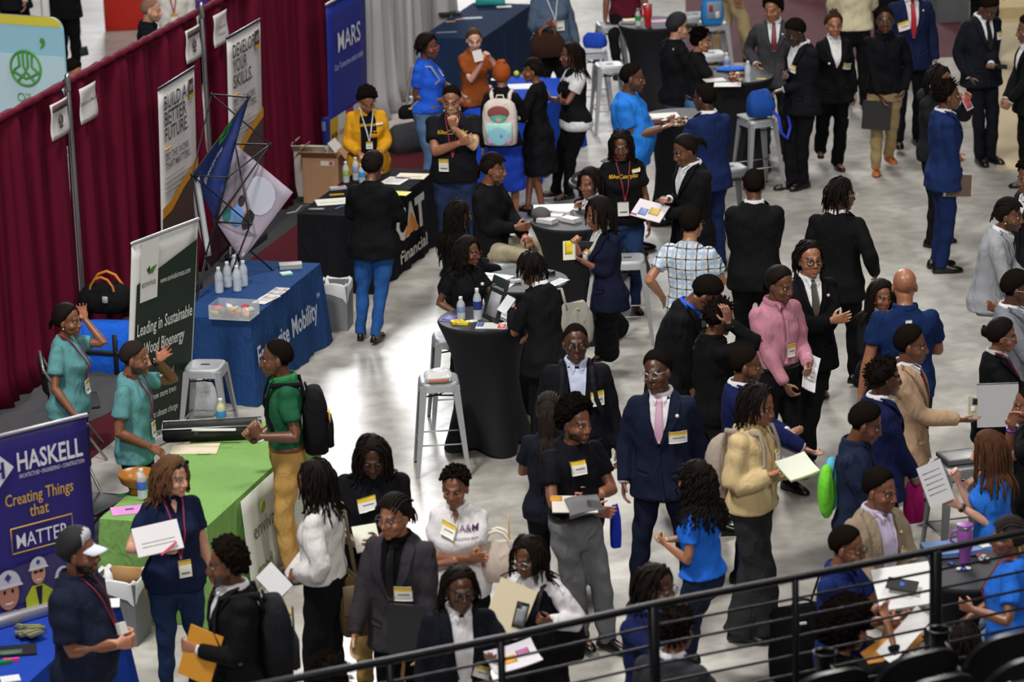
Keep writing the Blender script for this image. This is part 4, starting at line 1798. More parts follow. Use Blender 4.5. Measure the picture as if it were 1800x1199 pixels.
def booth_banner(label, TLp, TRp, big, small, wave, zt=2.02):
    b = Banner('roll_up_banner', label, at(TLp[0], TLp[1], zt), at(TRp[0], TRp[1], zt), E2 * .10, color='d3d0cf', base='2c3242')
    w, h = b.w, b.h
    y = h - .22
    for t, wd in big:
        b.text(t, .10, y, .185, '35353a', width=wd * w, bold=.010)
        y -= .15
    b.line('rule', [(.10, y + .08), (.24, y + .08)], .008, 'c89a2a')
    y -= .03
    for t, wd in small:
        b.text(t, .10, y, .10, '45454a', width=wd * w, bold=.006)
        y -= .088
    y += .02
    for i in range(4):
        b.line('small_print', [(.10, y), (.10 + w * (.55, .72, .66, .5)[i], y)], .005, '8a888a')
        y -= .045
    # logo block
    b.area('logo', [(w - .20, h - .26), (w - .07, h - .26), (w - .07, h - .08), (w - .20, h - .08)], '4a4238')
    b.area('logo_bar', [(w - .20, h - .26), (w - .07, h - .26), (w - .07, h - .22), (w - .20, h - .22)], 'c89a2a', .017)
    b.text('CAT', w - .19, h - .18, .075, 'd8d4cc', width=.10, off=.018)
    yb = wave
    b.area('picture', [(0, .10), (w, .10), (w, yb + .22), (w * .6, yb + .12), (w * .25, yb - .02), (0, yb - .05)], '4a3a32')
    b.area('orange_wave', [(0, yb - .05), (w * .25, yb - .02), (w * .6, yb + .12), (w, yb + .22), (w, yb + .32), (w * .6, yb + .22), (w * .25, yb + .08), (0, yb + .05)], 'c98a1e', .017)
    return b


booth_banner('white roll-up banner reading BUILD A BETTER FUTURE in front of the maroon curtain', (278, 157), (341, 118),
             [('BUILD A', .62), ('BETTER', .60), ('FUTURE.', .64)], [('DO THE WORK', .66), ('THAT MATTERS.', .70)], .98, 2.15)
booth_banner('white roll-up banner reading DEVELOP YOUR SKILLS behind the black tabletop frame', (399, 67), (457, 34),
             [('DEVELOP', .66), ('YOUR', .42), ('SKILLS.', .58)], [('DO THE WORK', .66), ('THAT MATTERS.', .70)], 1.05, 2.24)

b = Banner('roll_up_banner', 'tall blue roll-up banner with colour tiles between the maroon and grey drapes', at(573, 8, 2.02), at(641, -29, 2.02), E2 * .06, color='1b2a86', base='b8babd')
w, h = b.w, b.h
b.text('MARS', w * .52, h - .56, .30, 'd8d8e0', width=w * .58, align='CENTER', bold=.006)
b.text('Our Tomorrow starts today', w * .5, h - .74, .10, 'b8bcd8', width=w * .74, align='CENTER', bold=.002)
cols = ['c9a41c', 'd4d0ce', '8a2448', 'd4d0ce', '5a3030']
for i, c in enumerate(cols):
    x0, x1 = w * i / 5, w * (i + 1) / 5
    b.area('brand_tile', [(x0, .42), (x1, .42), (x1, .80), (x0, .80)], c)
    b.area('brand_tile', [(x0, .12), (x1, .12), (x1, .42), (x0, .42)], ['d4b830', 'c8c4c2', '7a2040', 'b0502c', '3a2a52'][i])
for i, (t, c) in enumerate((('M&M', '5a3818'), ('Extra', 'a82030'), ('Skittles', 'e0d8d8'), ('ROYAL', '2a4a9a'), ('Ben', 'd8d0d0'))):
    b.text(t, w * (i + .5) / 5, .58, .09, c, width=w * .15, align='CENTER', bold=.004)
b.disc('brand_mark', w * .7, .66, .05, .07, '3a66b8', .018)

# enviva banner, leaning a little out of the booth
b = Banner('roll_up_banner', 'dark green roll-up banner reading Leading in Sustainable Wood Bioenergy', at(232, 428, 1.82), at(348, 385, 1.82), (E2 * .20), color='d6d8d4', base='c2c4c6')
w, h = b.w, b.h
b.area('green_field', [(.06, .05), (w - .02, .05), (w - .02, h - .16), (w * .42, h - .28), (.06, h - .36)], '14261c')
b.area('logo_card', [(.10, h - .52), (w * .38, h - .52), (w * .38, h - .02), (.10, h - .02)], 'dcdcda', .017)
b.area('leaf', [(w * .22, h - .30), (w * .28, h - .25), (w * .36, h - .24), (w * .30, h - .30)], '4a7a2a', .02)
b.area('leaf', [(w * .20, h - .26), (w * .25, h - .23), (w * .26, h - .28), (w * .23, h - .29)], '2a4a22', .02)
b.text('enviva', .115, h - .40, .085, '55605a', width=w * .21, bold=.002, off=.02)
b.text('www.envivabiomass.com', w * .42, h - .42, .075, 'c8ccc8', width=w * .46, bold=.004)
b.text('Leading in Sustainable', w * .515, h - .80, .15, 'd4d8d4', width=w * .84, align='CENTER', bold=.012)
b.text('Wood Bioenergy', w * .515, h - .98, .15, 'd4d8d4', width=w * .62, align='CENTER', bold=.012)
for i, t in enumerate(('Displace coal', 'Grow more trees', 'Fight climate change', 'Build strong communities')):
    b.text(t, w * .34, h - 1.24 - i * .165, .085, 'c4c8c4', width=w * (.34, .40, .44, .54)[i], bold=.008)
    an = np.linspace(0, 2 * math.pi, 15)
    b.line('icon_ring', [(w * .20 + .045 * math.cos(a), h - 1.21 - i * .165 + .045 * math.sin(a)) for a in an], .004, 'b8bcb8')

# HASKELL banner standing on the blue table
zt = .745
BRp = at(174, 1054, zt)
hdir = nrm(np.array([.5858, .4392, 0]))
TRh = BRp.copy()
TRh[2] = 2.02
TLh = TRh - hdir * .86
b = Banner('tabletop_banner', 'navy banner with hard-hat workers reading Creating Things that MATTER on the blue table', TLh, TRh, (0, 0, 0), z0=zt, color='2a2370', base='a8a6ae')
w, h = b.w, b.h
b.text('HASKELL', w - .535, h - .255, .175, 'd6d4dc', width=.48, bold=.018)
b.text('ARCHITECTURE • ENGINEERING • CONSTRUCTION', w - .53, h - .305, .040, 'c8c6d0', width=.48, bold=.004)
b.area('logo_diamond', [(w - .80, h - .22), (w - .68, h - .10), (w - .56, h - .22), (w - .68, h - .34)], 'd6d4dc')
b.text('H', w - .68, h - .275, .15, '2a2370', align='CENTER', bold=.03, off=.02)
b.text('Creating Things', w - .395, h - .475, .115, 'c9a13a', width=.50, align='CENTER', bold=.006)
b.text('that', w - .405, h - .575, .115, 'c9a13a', width=.14, align='CENTER', bold=.006)
b.line('box_rule', [(w - .62, h - .63), (w - .17, h - .63), (w - .17, h - .80), (w - .62, h - .80), (w - .62, h - .63)], .0045, 'c9a13a')
b.text('MATTER', w - .395, h - .768, .135, 'dcdae2', width=.38, align='CENTER', bold=.004)
b.area('site_photo', [(0, .13), (w, .13), (w, h - .83), (0, h - .92)], '3a3560', .012)


def helmet_person(x, y, sc_, skin_, vest, glasses=False):
    b.area('photo_jacket', [(x - .10 * sc_, y - .34 * sc_), (x + .12 * sc_, y - .34 * sc_), (x + .10 * sc_, y - .14 * sc_), (x + .03 * sc_, y - .08 * sc_), (x - .05 * sc_, y - .08 * sc_), (x - .10 * sc_, y - .15 * sc_)], vest, .014)
    b.area('photo_shirt', [(x - .025 * sc_, y - .09 * sc_), (x + .025 * sc_, y - .09 * sc_), (x + .005 * sc_, y - .30 * sc_)], '1c1c2c', .016)
    b.disc('photo_face', x, y, .052 * sc_, .075 * sc_, skin_, .018)
    b.disc('photo_smile', x, y - .040 * sc_, .022 * sc_, .010 * sc_, 'e0d6d0', .020, math.pi, 2 * math.pi, 9)
    for e in (-1, 1):
        b.disc('photo_eye', x + e * .020 * sc_, y + .012 * sc_, (.018 if glasses else .007) * sc_, .010 * sc_, '16120f', .020, n=10)
    b.disc('photo_helmet', x, y + .038 * sc_, .064 * sc_, .075 * sc_, 'c8c6cc', .020, 0, math.pi, 14)
    b.area('photo_helmet_brim', [(x - .075 * sc_, y + .030 * sc_), (x + .075 * sc_, y + .030 * sc_), (x + .064 * sc_, y + .046 * sc_), (x - .064 * sc_, y + .046 * sc_)], 'd6d4da', .022)
    b.area('photo_helmet_mark', [(x - .018 * sc_, y + .078 * sc_), (x, y + .098 * sc_), (x + .018 * sc_, y + .078 * sc_), (x, y + .058 * sc_)], '3a3c8a', .023)


helmet_person(w - .445, h - .97, 1.0, 'c48c70', 'b4bc28', True)
helmet_person(w - .27, h - 1.06, .85, 'b88068', '8a9a30')
helmet_person(w - .07, h - .97, 1.15, 'b08068', '2a2a4a')
helmet_person(w - .67, h - 1.06, 1.45, 'b87e66', '7c7a94')


# ---- cloth-covered tables
def cloth_table(label, corner, wd, ln, ang, color, h=.75, ref='near_right', flare=.05, name='table', cloth_rough=.85, group=None):
    a = math.radians(ang)
    e1 = np.array([math.sin(a), math.cos(a), 0])
    e2 = np.array([math.cos(a), -math.sin(a), 0])
    c = np.asarray(corner, float).copy()
    c[2] = 0
    if ref == 'near_right':
        c = c - e2 * wd / 2 + e1 * ln / 2
    elif ref == 'near_left':
        c = c + e2 * wd / 2 + e1 * ln / 2
    elif ref == 'far_right':
        c = c - e2 * wd / 2 - e1 * ln / 2
    root = thing(name, label, 'table', c, -a, group)
    m = MB()
    rs = random.Random(label)
    ph = [rs.uniform(0, 6) for _ in range(6)]
    # outline of a rounded rectangle
    base = []
    r = .025
    nl, nw = 26, 14

    def edge(p, q, n):
        return [(p[0] + (q[0] - p[0]) * i / n, p[1] + (q[1] - p[1]) * i / n) for i in range(n)]
    x, y = wd / 2, ln / 2
    base = edge((x, -y), (x, y), nl) + edge((x, y), (-x, y), nw) + edge((-x, y), (-x, -y), nl) + edge((-x, -y), (x, -y), nw)
    base = np.array(base)
    nb = len(base)
    corner_w = np.exp(-((np.abs(np.abs(base[:, 0]) - x) + np.abs(np.abs(base[:, 1]) - y)) / .10) ** 2)
    per = np.arange(nb) / nb * 2 * (wd + ln)
    rings = []
    nrmv = base / np.linalg.norm(base, axis=1)[:, None]
    for z in (h, h - .004, h - .02, h - .12, h * .55, h * .25, .006):
        t = (h - z) / h
        k = np.array([1.0, 1.0])
        w_ = .016 * np.sin(per * 17 + ph[0] + 1.2 * np.sin(per * 4 + ph[1])) * min(1, t * 1.8) + .011 * np.sin(per * 34 + ph[2]) * t
        off = (0 if z > h - .003 else .006 if z > h - .03 else .008) + flare * t * (.35 + .9 * corner_w) + w_ * (t > .05)
        d = np.stack([np.where(np.abs(np.abs(base[:, 0]) - x) < 1e-6, np.sign(base[:, 0]), 0), np.where(np.abs(np.abs(base[:, 1]) - y) < 1e-6, np.sign(base[:, 1]), 0)], 1)
        d = d + nrmv * corner_w[:, None]
        d = d / np.maximum(np.linalg.norm(d, axis=1)[:, None], .3)
        if z > h - .003:
            p = base * (1 - .010 / np.array([x, y]))
        else:
            p = base + d * off[:, None]
        rings.append(np.concatenate([p, np.full((nb, 1), z)], 1))
    m.loft(rings[::-1], cap=False)
    V, F = m.arrays()
    n0 = 6 * nb
    F = list(F) + [tuple(range(n0, n0 + nb))]
    make_obj('tablecloth', V, F, fabric(color, cloth_rough), root, smooth=True, auto=50)
    for sx in (-1, 1):
        for sy in (-1, 1):
            m = MB()
            m.tube([(sx * (x - .07), sy * (y - .12), .0), (sx * (x - .07), sy * (y - .12), h - .03)], .014, 8, round_ends=False)
            m.build('leg', PIPE, root)
    m = MB()
    m.box((0, 0, h - .02), (wd - .01, ln - .01, .028))
    m.build('tabletop', mat('c8c6c0', .5), root)
    root['_w'], root['_l'] = wd, ln
    return root, c, e1, e2


T_MOB = cloth_table('navy cloth table under the black scissor frame display', at(439, 561, .75), .72, 1.80, 16.5, '22406f', flare=.07)
T_CAT = cloth_table('black cloth table with an orange triangle, in front of the mustard yellow cardigan', at(654, 381, .75), .74, 1.86, 17.5, '17171c', flare=.04)
T_GREEN = cloth_table('bright green cloth table where the person in green polo stands', at(363, 924, .75), .80, 2.30, 17.0, '769f58', flare=.05)
T_BLUE = cloth_table('royal blue cloth table under the navy hard-hat banner', at(207, 1055, .75), .95, 1.83, 17.0, '1f3f9e', ref='far_right', flare=.10)
T_TOP = cloth_table('dark navy cloth table farthest back, beside the grey drape', at(846, 68, .75), .74, 2.1, 17.0, '1c2c48', flare=.03)
T_CANDY = cloth_table('royal blue cloth table heaped with candy by the rust T-shirt person', at(935, 203, .75), .76, 1.83, 17.0, '1c48b8', flare=.08)


def side_text(T, s, along, z, size, color, width=None, bold=.02, off=.05, up=0.0):
    """lettering on a table's long side that faces the aisle"""
    root = T[0]
    wd = root['_w']
    V, F = text_mesh(s, size, 'CENTER', bold, width=width)
    W = []
    for (x, y) in V:
        t = 1 - (z + y) / .75
        W.append((wd / 2 + off * (.3 + .7 * t) + .030, along + x, z + y))
    make_obj('lettering', W, F, mat(color, .7), root, smooth=False)


side_text(T_MOB, 'Mobility', .28, .34, .24, 'b4bccb', width=.66, off=.05)
side_text(T_MOB, 'Enterprise', -.52, .34, .24, 'b4bccb', width=.78, off=.05)
side_text(T_MOB, 'TM', .66, .50, .06, 'b4bccb', off=.05)
# CAT mark
side_text(T_CAT, 'CAT', .02, .36, .40, 'c9c6c0', width=.86, bold=.05, off=.04)
side_text(T_CAT, 'Financial', .05, .13, .17, 'c9c6c0', width=.80, bold=.012, off=.04)
m = MB()
wd = T_CAT[0]['_w']
m.add([(wd / 2 + .062, -.22, .36), (wd / 2 + .062, .22, .36), (wd / 2 + .058, .02, .56)], [(0, 1, 2)])
m.build('triangle_mark', mat('d0802a', .7), T_CAT[0], smooth=False)
# green table: pale printed panel on the aisle side
wd = T_GREEN[0]['_w']
m = MB()
G = []
for i in range(7):
    z = .74 - i * .115
    t = 1 - z / .75
    G.append([(wd / 2 + .022 + .055 * t + .028, y, z) for y in np.linspace(-.60, .55, 8)])
m.grid(G, .008, (1, 0, 0))
m.build('printed_panel', mat('b9bcb2', .8), T_GREEN[0])
side_text(T_GREEN, 'enviva', -.25, .40, .17, '5c625c', width=.42, bold=.004, off=.085)
side_text(T_GREEN, 'good', -.33, .12, .15, '5f7a2a', width=.30, bold=.006, off=.085)
m = MB()
m.ellipsoid((wd / 2 + .085, -.28, .60), (.006, .05, .045))
m.build('leaf_mark', mat('7a9a2a', .7), T_GREEN[0])


# ---- cocktail tables in stretch covers
def cocktail(label, px, py, ang=20, h=1.07, r=.385, color='15151a', group='cocktail tables in black stretch covers', top='2b2b30'):
    c = at(px, py, h)
    c[2] = 0
    root = thing('cocktail_table', label, 'table', c, math.radians(ang), group)
    n = 64
    an = np.linspace(0, 2 * math.pi, n, endpoint=False)
    rings = []
    for (z, rr, k) in ((.010, .30, .13), (.05, .30, .12), (.16, .285, .085), (.34, .262, .045), (.55, .252, .012), (.72, .268, .0), (.86, .305, 0), (.96, .345, 0), (h - .035, r - .008, 0), (h - .012, r, 0), (h, r - .008, 0), (h + .001, r - .05, 0)):
        q4 = np.abs(np.cos(2 * an)) ** 1.6
        rad = rr + k * (q4 - .35)
        zz = np.full(n, z)
        if z < .1:
            zz = z + .05 * (1 - q4)
        rings.append(np.stack([rad * np.cos(an), rad * np.sin(an), zz], 1))
    m = MB()
    m.loft(rings)
    V, F = m.arrays()
    make_obj('stretch_cover', V, F, mat(color, .75, bump=.25, scale=300, spec=.3), root, auto=60)
    m = MB()
    m.lathe((0, 0, 0), [(r - .06, h + .0005), (r - .012, h + .001), (r - .010, h + .003), (r - .06, h + .0035)], 48)
    m.build('top_cap', mat(top, .6, spec=.4), root, auto=40)
    for k in range(4):
        a = k * math.pi / 2
        m = MB()
        m.ellipsoid((.34 * math.cos(a), .34 * math.sin(a), .012), (.04, .04, .012))
        m.build('foot', mat('0e0e10', .6), root)
    return c


K1 = cocktail('black cocktail table in the middle, holding the water bottle and tilted black sign', 853, 560)
K2 = cocktail('black cocktail table behind the person writing in a black blazer', 919, 493)
K3 = cocktail('black cocktail table stacked with folded white notebooks and a grey cap', 1008, 387)
K4 = cocktail('black cocktail table with chocolates between the blue T-shirt person and the navy suit', 1195, 205, 30)
K5 = cocktail('black cocktail table with candy tray where the black-suited people stand talking', 1297, 133, 30)
K6 = cocktail('black cocktail table at the back holding the large red tumbler', 1146, 40)
K7 = cocktail('black cocktail table at the lower edge holding the purple tumbler', 1698, 1000, 10)
K8 = cocktail('bare grey cocktail table behind the smiling seated person', 1070, 316, 0, .92, .385, '3a3a3e', None, '66666a')


# ---- metal bar stools
STEEL = mat('a4a7ab', .5, metal=.55, bump=.05, scale=40, vary=.05)
STEEL2 = mat('85888c', .42, metal=.6)


def make_stool(h, label, material):
    root = thing('bar_stool', label, 'stool', (0, 0, 0), 0, None)
    m = MB()
    an = np.linspace(0, 2 * math.pi, 32, endpoint=False)

    def sq(hw, e=5.0):
        return np.sign(np.cos(an)) * np.abs(np.cos(an)) ** (2 / e) * hw, np.sign(np.sin(an)) * np.abs(np.sin(an)) ** (2 / e) * hw
    rings = []
    for (z, w_) in ((h - .075, .166), (h - .03, .158), (h - .010, .154), (h - .002, .146), (h, .13), (h - .004, .11), (h - .004, .03)):
        x, y = sq(w_)
        rings.append(np.stack([x, y, np.full(32, z)], 1))
    m.loft(rings)
    m.build('seat', material, root, auto=45)
    m = MB()
    m.box((0, 0, h - .0015), (.075, .022, .004), bevel=.001)
    m.build('hand_slot', mat('1a1a1c', .8), root)
    for sx in (-1, 1):
        for sy in (-1, 1):
            m = MB()
            t = np.array([sx * .148, sy * .148, h - .03])
            b_ = np.array([sx * .212, sy * .212, 0.0])
            rings = []
            for k, ww in ((0, .050), (.3, .042), (.7, .032), (1, .024)):
                c = t * (1 - k) + b_ * k
                rings.append([c + np.array(v) for v in ((sx * .006, sy * .006, 0), (sx * .006, -sy * ww, 0), (0, -sy * ww, 0), (-sx * .012, -sy * .012, 0), (-sx * ww, 0, 0), (-sx * ww, sy * .006, 0))])
            m.loft(rings[::-1] if sx * sy > 0 else rings)
            lg = m.build('leg', material, root, auto=40)
            m = MB()
            m.tube([b_ + (-sx * .008, -sy * .008, .0), b_ + (-sx * .008, -sy * .008, .012)], .014, 8, round_ends=False)
            m.build('rubber_foot', mat('141414', .8), lg)
    fr = .26 if h > .65 else .16
    k = 1 - fr / (h - .03)
    hw = .148 * (1 - k) + .212 * k - .01
    for (a, b_) in (((-hw, -hw), (hw, -hw)), ((hw, -hw), (hw, hw)), ((hw, hw), (-hw, hw)), ((-hw, hw), (-hw, -hw))):
        m = MB()
        m.tube([(a[0], a[1], fr), (b_[0], b_[1], fr)], .0095, 8, flat=((0, 0, 1), .6), round_ends=False)
        m.build('footrest', material, root)
    m = MB()
    m.tube([(-.14, -.14, h - .11), (0, 0, h - .14), (.14, .14, h - .11)], .007, 6)
    m.tube([(-.14, .14, h - .11), (0, 0, h - .145), (.14, -.14, h - .11)], .007, 6)
    m.build('cross_brace', mat('1c1c1e', .6), root)
    return root


STOOLS = {}


def stool(label, px, py, rot=10, h=.76, dark=False):
    c = at(px, py, h)
    k = (h, dark)
    if k not in STOOLS:
        STOOLS[k] = make_stool(h, label, STEEL2 if dark else STEEL)
        STOOLS[k].location = (c[0], c[1], 0)
        STOOLS[k].rotation_euler = (0, 0, math.radians(rot))
    else:
        dup(STOOLS[k], (c[0], c[1], 0), math.radians(rot), label)
    return np.array([c[0], c[1], 0])


S1 = stool('silver metal stool in the middle with a clear bag of papers on it', 771, 664, 4)
S2 = stool('silver metal stool behind the black middle table, half hidden by the bagged stool', 795, 588, 6)
S3 = stool('low silver metal stool beside the green roll-up banner', 361, 640, -8, .62)
S4 = stool('empty silver metal stool behind the large person in blue T-shirt', 1071, 112, 8)
S5 = stool('silver metal stool carrying a bright blue bag beside the black table', 1331, 206, 22)
S6 = stool('silver metal stool behind the person in navy blazer', 1103, 452, 0)
S7 = stool('silver metal stool supporting the blue patterned bag at the back', 1254, 38, 10)
S8 = stool('dark metal stool left of the red tumbler table', 1072, 40, 4, .76, True)
S9 = stool('silver metal stool holding the papers and blue bag, by the person in black vest', 1042, 88, 4)
S10 = stool('silver metal stool nearly hidden under the seated person with braids', 893, 455, 12, .62)
S11 = stool('silver metal stool behind the seated pair in black polo shirts', 1250, 92, 10)
S12 = stool('grey metal stool beside the person with long brown hair', 1685, 812, 14, .76, True)
S13 = stool('dark metal stool partly behind the person in black suit holding papers', 1283, 292, 18, .76, True)
S14 = stool('dark metal stool at the back behind the capped person', 1222, 24, 4, .76, True)


# ---- folding chairs
def folding_chair(label, px, py, face):
    c = at(px, py, 0)
    root = thing('folding_chair', label, 'chair', c, math.radians(face + 180))
    fm = mat('8c8c90', .35, metal=.7)
    for sx in (-1, 1):
        m = MB()
        m.tube([(sx * .22, .25, .012), (sx * .22, .0, .40), (sx * .21, -.20, .80)], .012, 8)
        m.build('front_leg', fm, root)
        m = MB()
        m.tube([(sx * .20, -.28, .012), (sx * .20, .10, .44)], .012, 8)
        m.build('rear_leg', fm, root)
    m = MB()
    m.tube([(-.21, -.20, .78), (-.20, -.205, .83), (-.14, -.21, .855), (.14, -.21, .855), (.20, -.205, .83), (.21, -.20, .78)], .012, 8)
    m.build('top_rail', fm, root)
    m = MB()
    m.box((0, 0.03, .45), (.40, .40, .03), bevel=.01)
    m.build('seat', mat('131316', .6), root)
    m = MB()
    G = [[(x, -.165 - .10 * (z - .6) - .035 * (1 - (x / .2) ** 2), z) for x in np.linspace(-.20, .20, 7)] for z in np.linspace(.58, .83, 5)]
    m.grid(G, .016, (0, 1, 0))
    m.build('backrest', mat('131316', .55), root)


folding_chair('grey folding chair behind the person in teal T-shirt', 130, 800, 100)
folding_chair('black folding chair between the navy hard-hat banner and the green table', 160, 985, 60)

# ---- the stand: railing and stadium seats between the camera and the floor
RZ = 2.05
rail_px = [(430, 1210), (690, 1160), (900, 1118), (1155, 1062), (1400, 1015), (1640, 968), (1830, 930)]
rp = [at(x, y, RZ) for x, y in rail_px]
c0, c1 = rp[0], rp[-1]
R1 = nrm(c1 - c0)
R2 = nrm(np.cross(R1, UP))
RN = -np.array([R1[1], -R1[0], 0]) if False else np.array([-R1[1], R1[0], 0])   # towards the floor of the arena
root = thing('railing', 'black steel guard railing running across the front of the stand', 'railing', (c0[0], c0[1], 1.0))
o0 = np.array([c0[0], c0[1], 1.0])
BLK = mat('16161a', .38, metal=.3)
m = MB()
m.tube([p - o0 for p in rp], .022, 10)
m.build('top_rail', BLK, root)
for k in range(1, 9):
    m = MB()
    m.tube([p - o0 - UP * (.112 * k + .01) for p in rp], .0085, 8)
    m.build('rail_bar', mat('2e2c33', .3, metal=.5), root)
for (x, y, r_) in ((685, 1161, .018), (880, 1122, .020), (1148, 1063, .030), (1398, 1016, .018), (1645, 967, .032)):
    p = at(x, y, RZ) - o0
    m = MB()
    m.box(p - UP * .53, (r_ * 1.7, r_ * 1.7, 1.06), np.stack([R1, RN, UP], 1), .004)
    m.build('post', BLK, root)
# concrete riser under the stand
m = MB()
for i, (dz, d0, d1) in enumerate(((1.0, .05, -1.0), (1.28, -1.0, -1.85), (1.56, -1.85, -2.9))):
    pts = [c0 - R1 * 4 + RN * d0, c1 + R1 * 5 + RN * d0, c1 + R1 * 5 + RN * d1, c0 - R1 * 4 + RN * d1]
    V = [(p[0], p[1], dz) for p in pts] + [(p[0], p[1], .0) for p in pts]
    m.add(V, [(0, 3, 2, 1), (4, 5, 6, 7), (0, 1, 5, 4), (1, 2, 6, 5), (2, 3, 7, 6), (3, 0, 4, 7)])
tag(m.build('wall_stand', mat('3a3a3c', .8), smooth=False), kind='structure')
SEATM = mat('0d0d10', .33, spec=.5)


def make_seat(label):
    """a stadium seat; local y looks towards the arena floor"""
    root = thing('stadium_seat', label, 'seat', (0, 0, 0))
    G = []
    for i in range(12):
        t = i / 11
        z = .40 + .46 * t
        row = []
        hw = .245 - .03 * max(0, t - .8) * 5
        for j in range(13):
            u = -1 + j / 6
            y = -.22 - .10 * t + .055 * u * u + .03 * math.sin(t * 3.1)
            zz = z - .07 * (abs(u) ** 3) * max(0, t - .55) / .45
            row.append((u * hw, y, zz))
        G.append(row)
    m = MB()
    m.grid(G, .045, (0, 1, 0))
    m.build('backrest', SEATM, root, auto=50)
    m = MB()
    m.box((0, .02, .42), (.46, .40, .06), bevel=.02)
    m.build('seat', SEATM, root)
    for sx in (-1, 1):
        m = MB()
        m.tube([(sx * .265, .12, .63), (sx * .265, -.20, .64)], .022, 8)
        m.build('armrest', SEATM, root)
        m = MB()
        m.box((sx * .265, -.12, .31), (.03, .10, .62), bevel=.008)
        m.build('support', mat('141416', .5, metal=.4), root)
    return root


ra = math.atan2(RN[1], RN[0]) - math.pi / 2
proto = None
seat_rows = [((1462, 1175), 1.86, [(0, 'black stadium seat nearest the left end of the front row'), (1, 'black stadium seat second in the front row behind the loose papers'), (2, 'black stadium seat in the front row behind the curly dark head'), (3, 'black stadium seat in the front row at the right edge by the jean shorts')]),
             ((1480, 1222), 2.14, [(0, 'black stadium seat at the left of the second row'), (1, 'broad black stadium seat in the middle of the second row'), (2, 'black stadium seat in the second row toward the right edge')]),
             ((1600, 1236), 2.42, [(0, 'black stadium seat lowest at the bottom edge'), (1, 'black stadium seat in the bottom right corner')])]
for (p, z, lst) in seat_rows:
    q0 = at(p[0], p[1], z)
    for k, lab in lst:
        loc = q0 + R1 * (k * .56)
        loc[2] = z - .86
        loc = loc + RN * .30
        if proto is None:
            proto = make_seat(lab)
            proto.location = tuple(loc)
            proto.rotation_euler = (0, 0, ra)
        else:
            dup(proto, loc, ra, lab)


def cup_holder(px, py, z, label):
    c = at(px, py, z)
    root = thing('cup_holder', label, 'cup holder', (c[0], c[1], z - .10))
    m = MB()
    m.lathe((0, 0, 0), [(.048, 0), (.056, .10), (.068, .104), (.070, .115), (.062, .118), (.052, .112), (.050, .02)], 28)
    m.build('cup', SEATM, root, auto=50)
    m = MB()
    d = -RN * .10
    m.tube([np.array([0, 0, .06]) - RN * .05, -RN * .13 + UP * .02, -RN * .16 - UP * .10], .016, 8)
    m.build('bracket', SEATM, root)


cup_holder(1451, 1150, 1.75, 'black cup holder ring on the front seats beneath the big curly afro')
cup_holder(1652, 1110, 1.75, 'black cup holder ring beside the thick railing post')
# ------------------------------------------------------------------ everyone in the hall
def px(x, y, d=0.0, **k):
    return dict(t=('px', x, y, d), **k)


TEXT_IAC = ('text', {'s': '#IAmCaterpillar', 'size': .05, 'width': .27, 'v': .155, 'c': 'd8ae18'})
SUIT = 'trousers'

# --- behind the maroon curtain
person('black_coat', (110, -95), 150, H=1.80, skin='d3', top=('suit', '121316'), bottom=('trousers', '101114'), R=px(138, 72, .0), L='down',
       label='person in black suit holding a camera behind the maroon curtain, head above the picture')
person('corner_suit', (18, -105), 20, H=1.78, skin='d3', top=('suit', '17171b'), R='down', L=px(44, 8, .15),
       label='person in dark suit behind the light blue sign in the top left corner')
person('crouch_hair', (128, 128), 60, hp=20, H=1.70, skin='m1', hair=('short', {'t': .02}), top=('shirt', '141417'), legs=('sit', .45),
       label='person with short black hair whose head just shows over the maroon curtain')
person('bald_beard', (266, 18), 85, H=1.78, skin='l1', hair=('buzz', {'t': .002}), haircol='8a6a5a', beard=.75, top=('polo', '15171d'), R='low', L='low',
       label='bald bearded person in black shirt behind the maroon curtain')
person('white_lanyard', (300, -52), 10, H=1.76, skin='l1', top=('shirt', 'd6d2cc'), bottom=('trousers', 'c8c4bc'), extras=[('lanyard', {'c': 'a03028'})],
       label='person in white shirt with red lanyard behind the drape pole')
person('purple_top', (356, -85), -20, H=1.74, skin='d3', top=('tee', '5a3a9a'), R=px(335, 12, .1), L='hold',
       label='person in purple T-shirt gesturing behind the top of the maroon curtain')
# --- the booth people at the left
person('teal_w', (119, 563), 76, hf=72, hp=4, H=1.66, sex='f', b=1.1, skin='d3', hair=('pony', {'at': (0, -.10, -.01), 'n': 14, 'len': .09, 'r': .010}), top=('tee', '598d90'), bottom=('jeans', '20263c'),
       R=px(130, 728, .30), L=px(150, 562, -.18, pole=(.2, 1, -.6), fdir=(.15, -.15, 1), palm=(.8, .5, 0), curl=.12, spread=1.2), extras=[('lanyard', {'card': 1}), ('earring',)],
       label='person in teal T-shirt with a low bun raising one hand by the maroon curtain')
person('teal_m', (238, 630), 80, hf=80, H=1.71, skin='d3', hair=('buzz',), haircol='2c2622', beard=.9, top=('tee', '598d90'), bottom=('jeans', '1c2740'),
       R=px(262, 785, .18, palm='back'), L=px(277, 634, -.12, pole=(-.3, -.7, -1), fdir=(.1, .72, .7), palm=(1, -.3, .2), curl=.10, spread=1.3), extras=[('lanyard', {'card': 1}), ('watch',), ('vprint', {'s': 'enviva', 'v': .12, 'size': .07, 'u': -.03})],
       label='bearded person in teal T-shirt raising an open hand before the green banner')
person('cap_m', (140, 972), 78, hp=2, H=1.83, b=1.36, skin='d3', hair=('buzz',), beard=.95, top=('polo', '1b2133', {'sleeve': .8, 'sr': .03}), bottom=('trousers', '15151a'),
       R=px(203, 1133, .16, palm='in', curl=.7), L=px(216, 1110, -.02, curl=.7), extras=[('cap', {'c': '151518', 'front': 'b4b4bc', 'brim': 'c4c8d4'}), ('lanyard', {'card': 0})],
       label='large bearded person in navy polo and black cap with pale brim at the lower left')
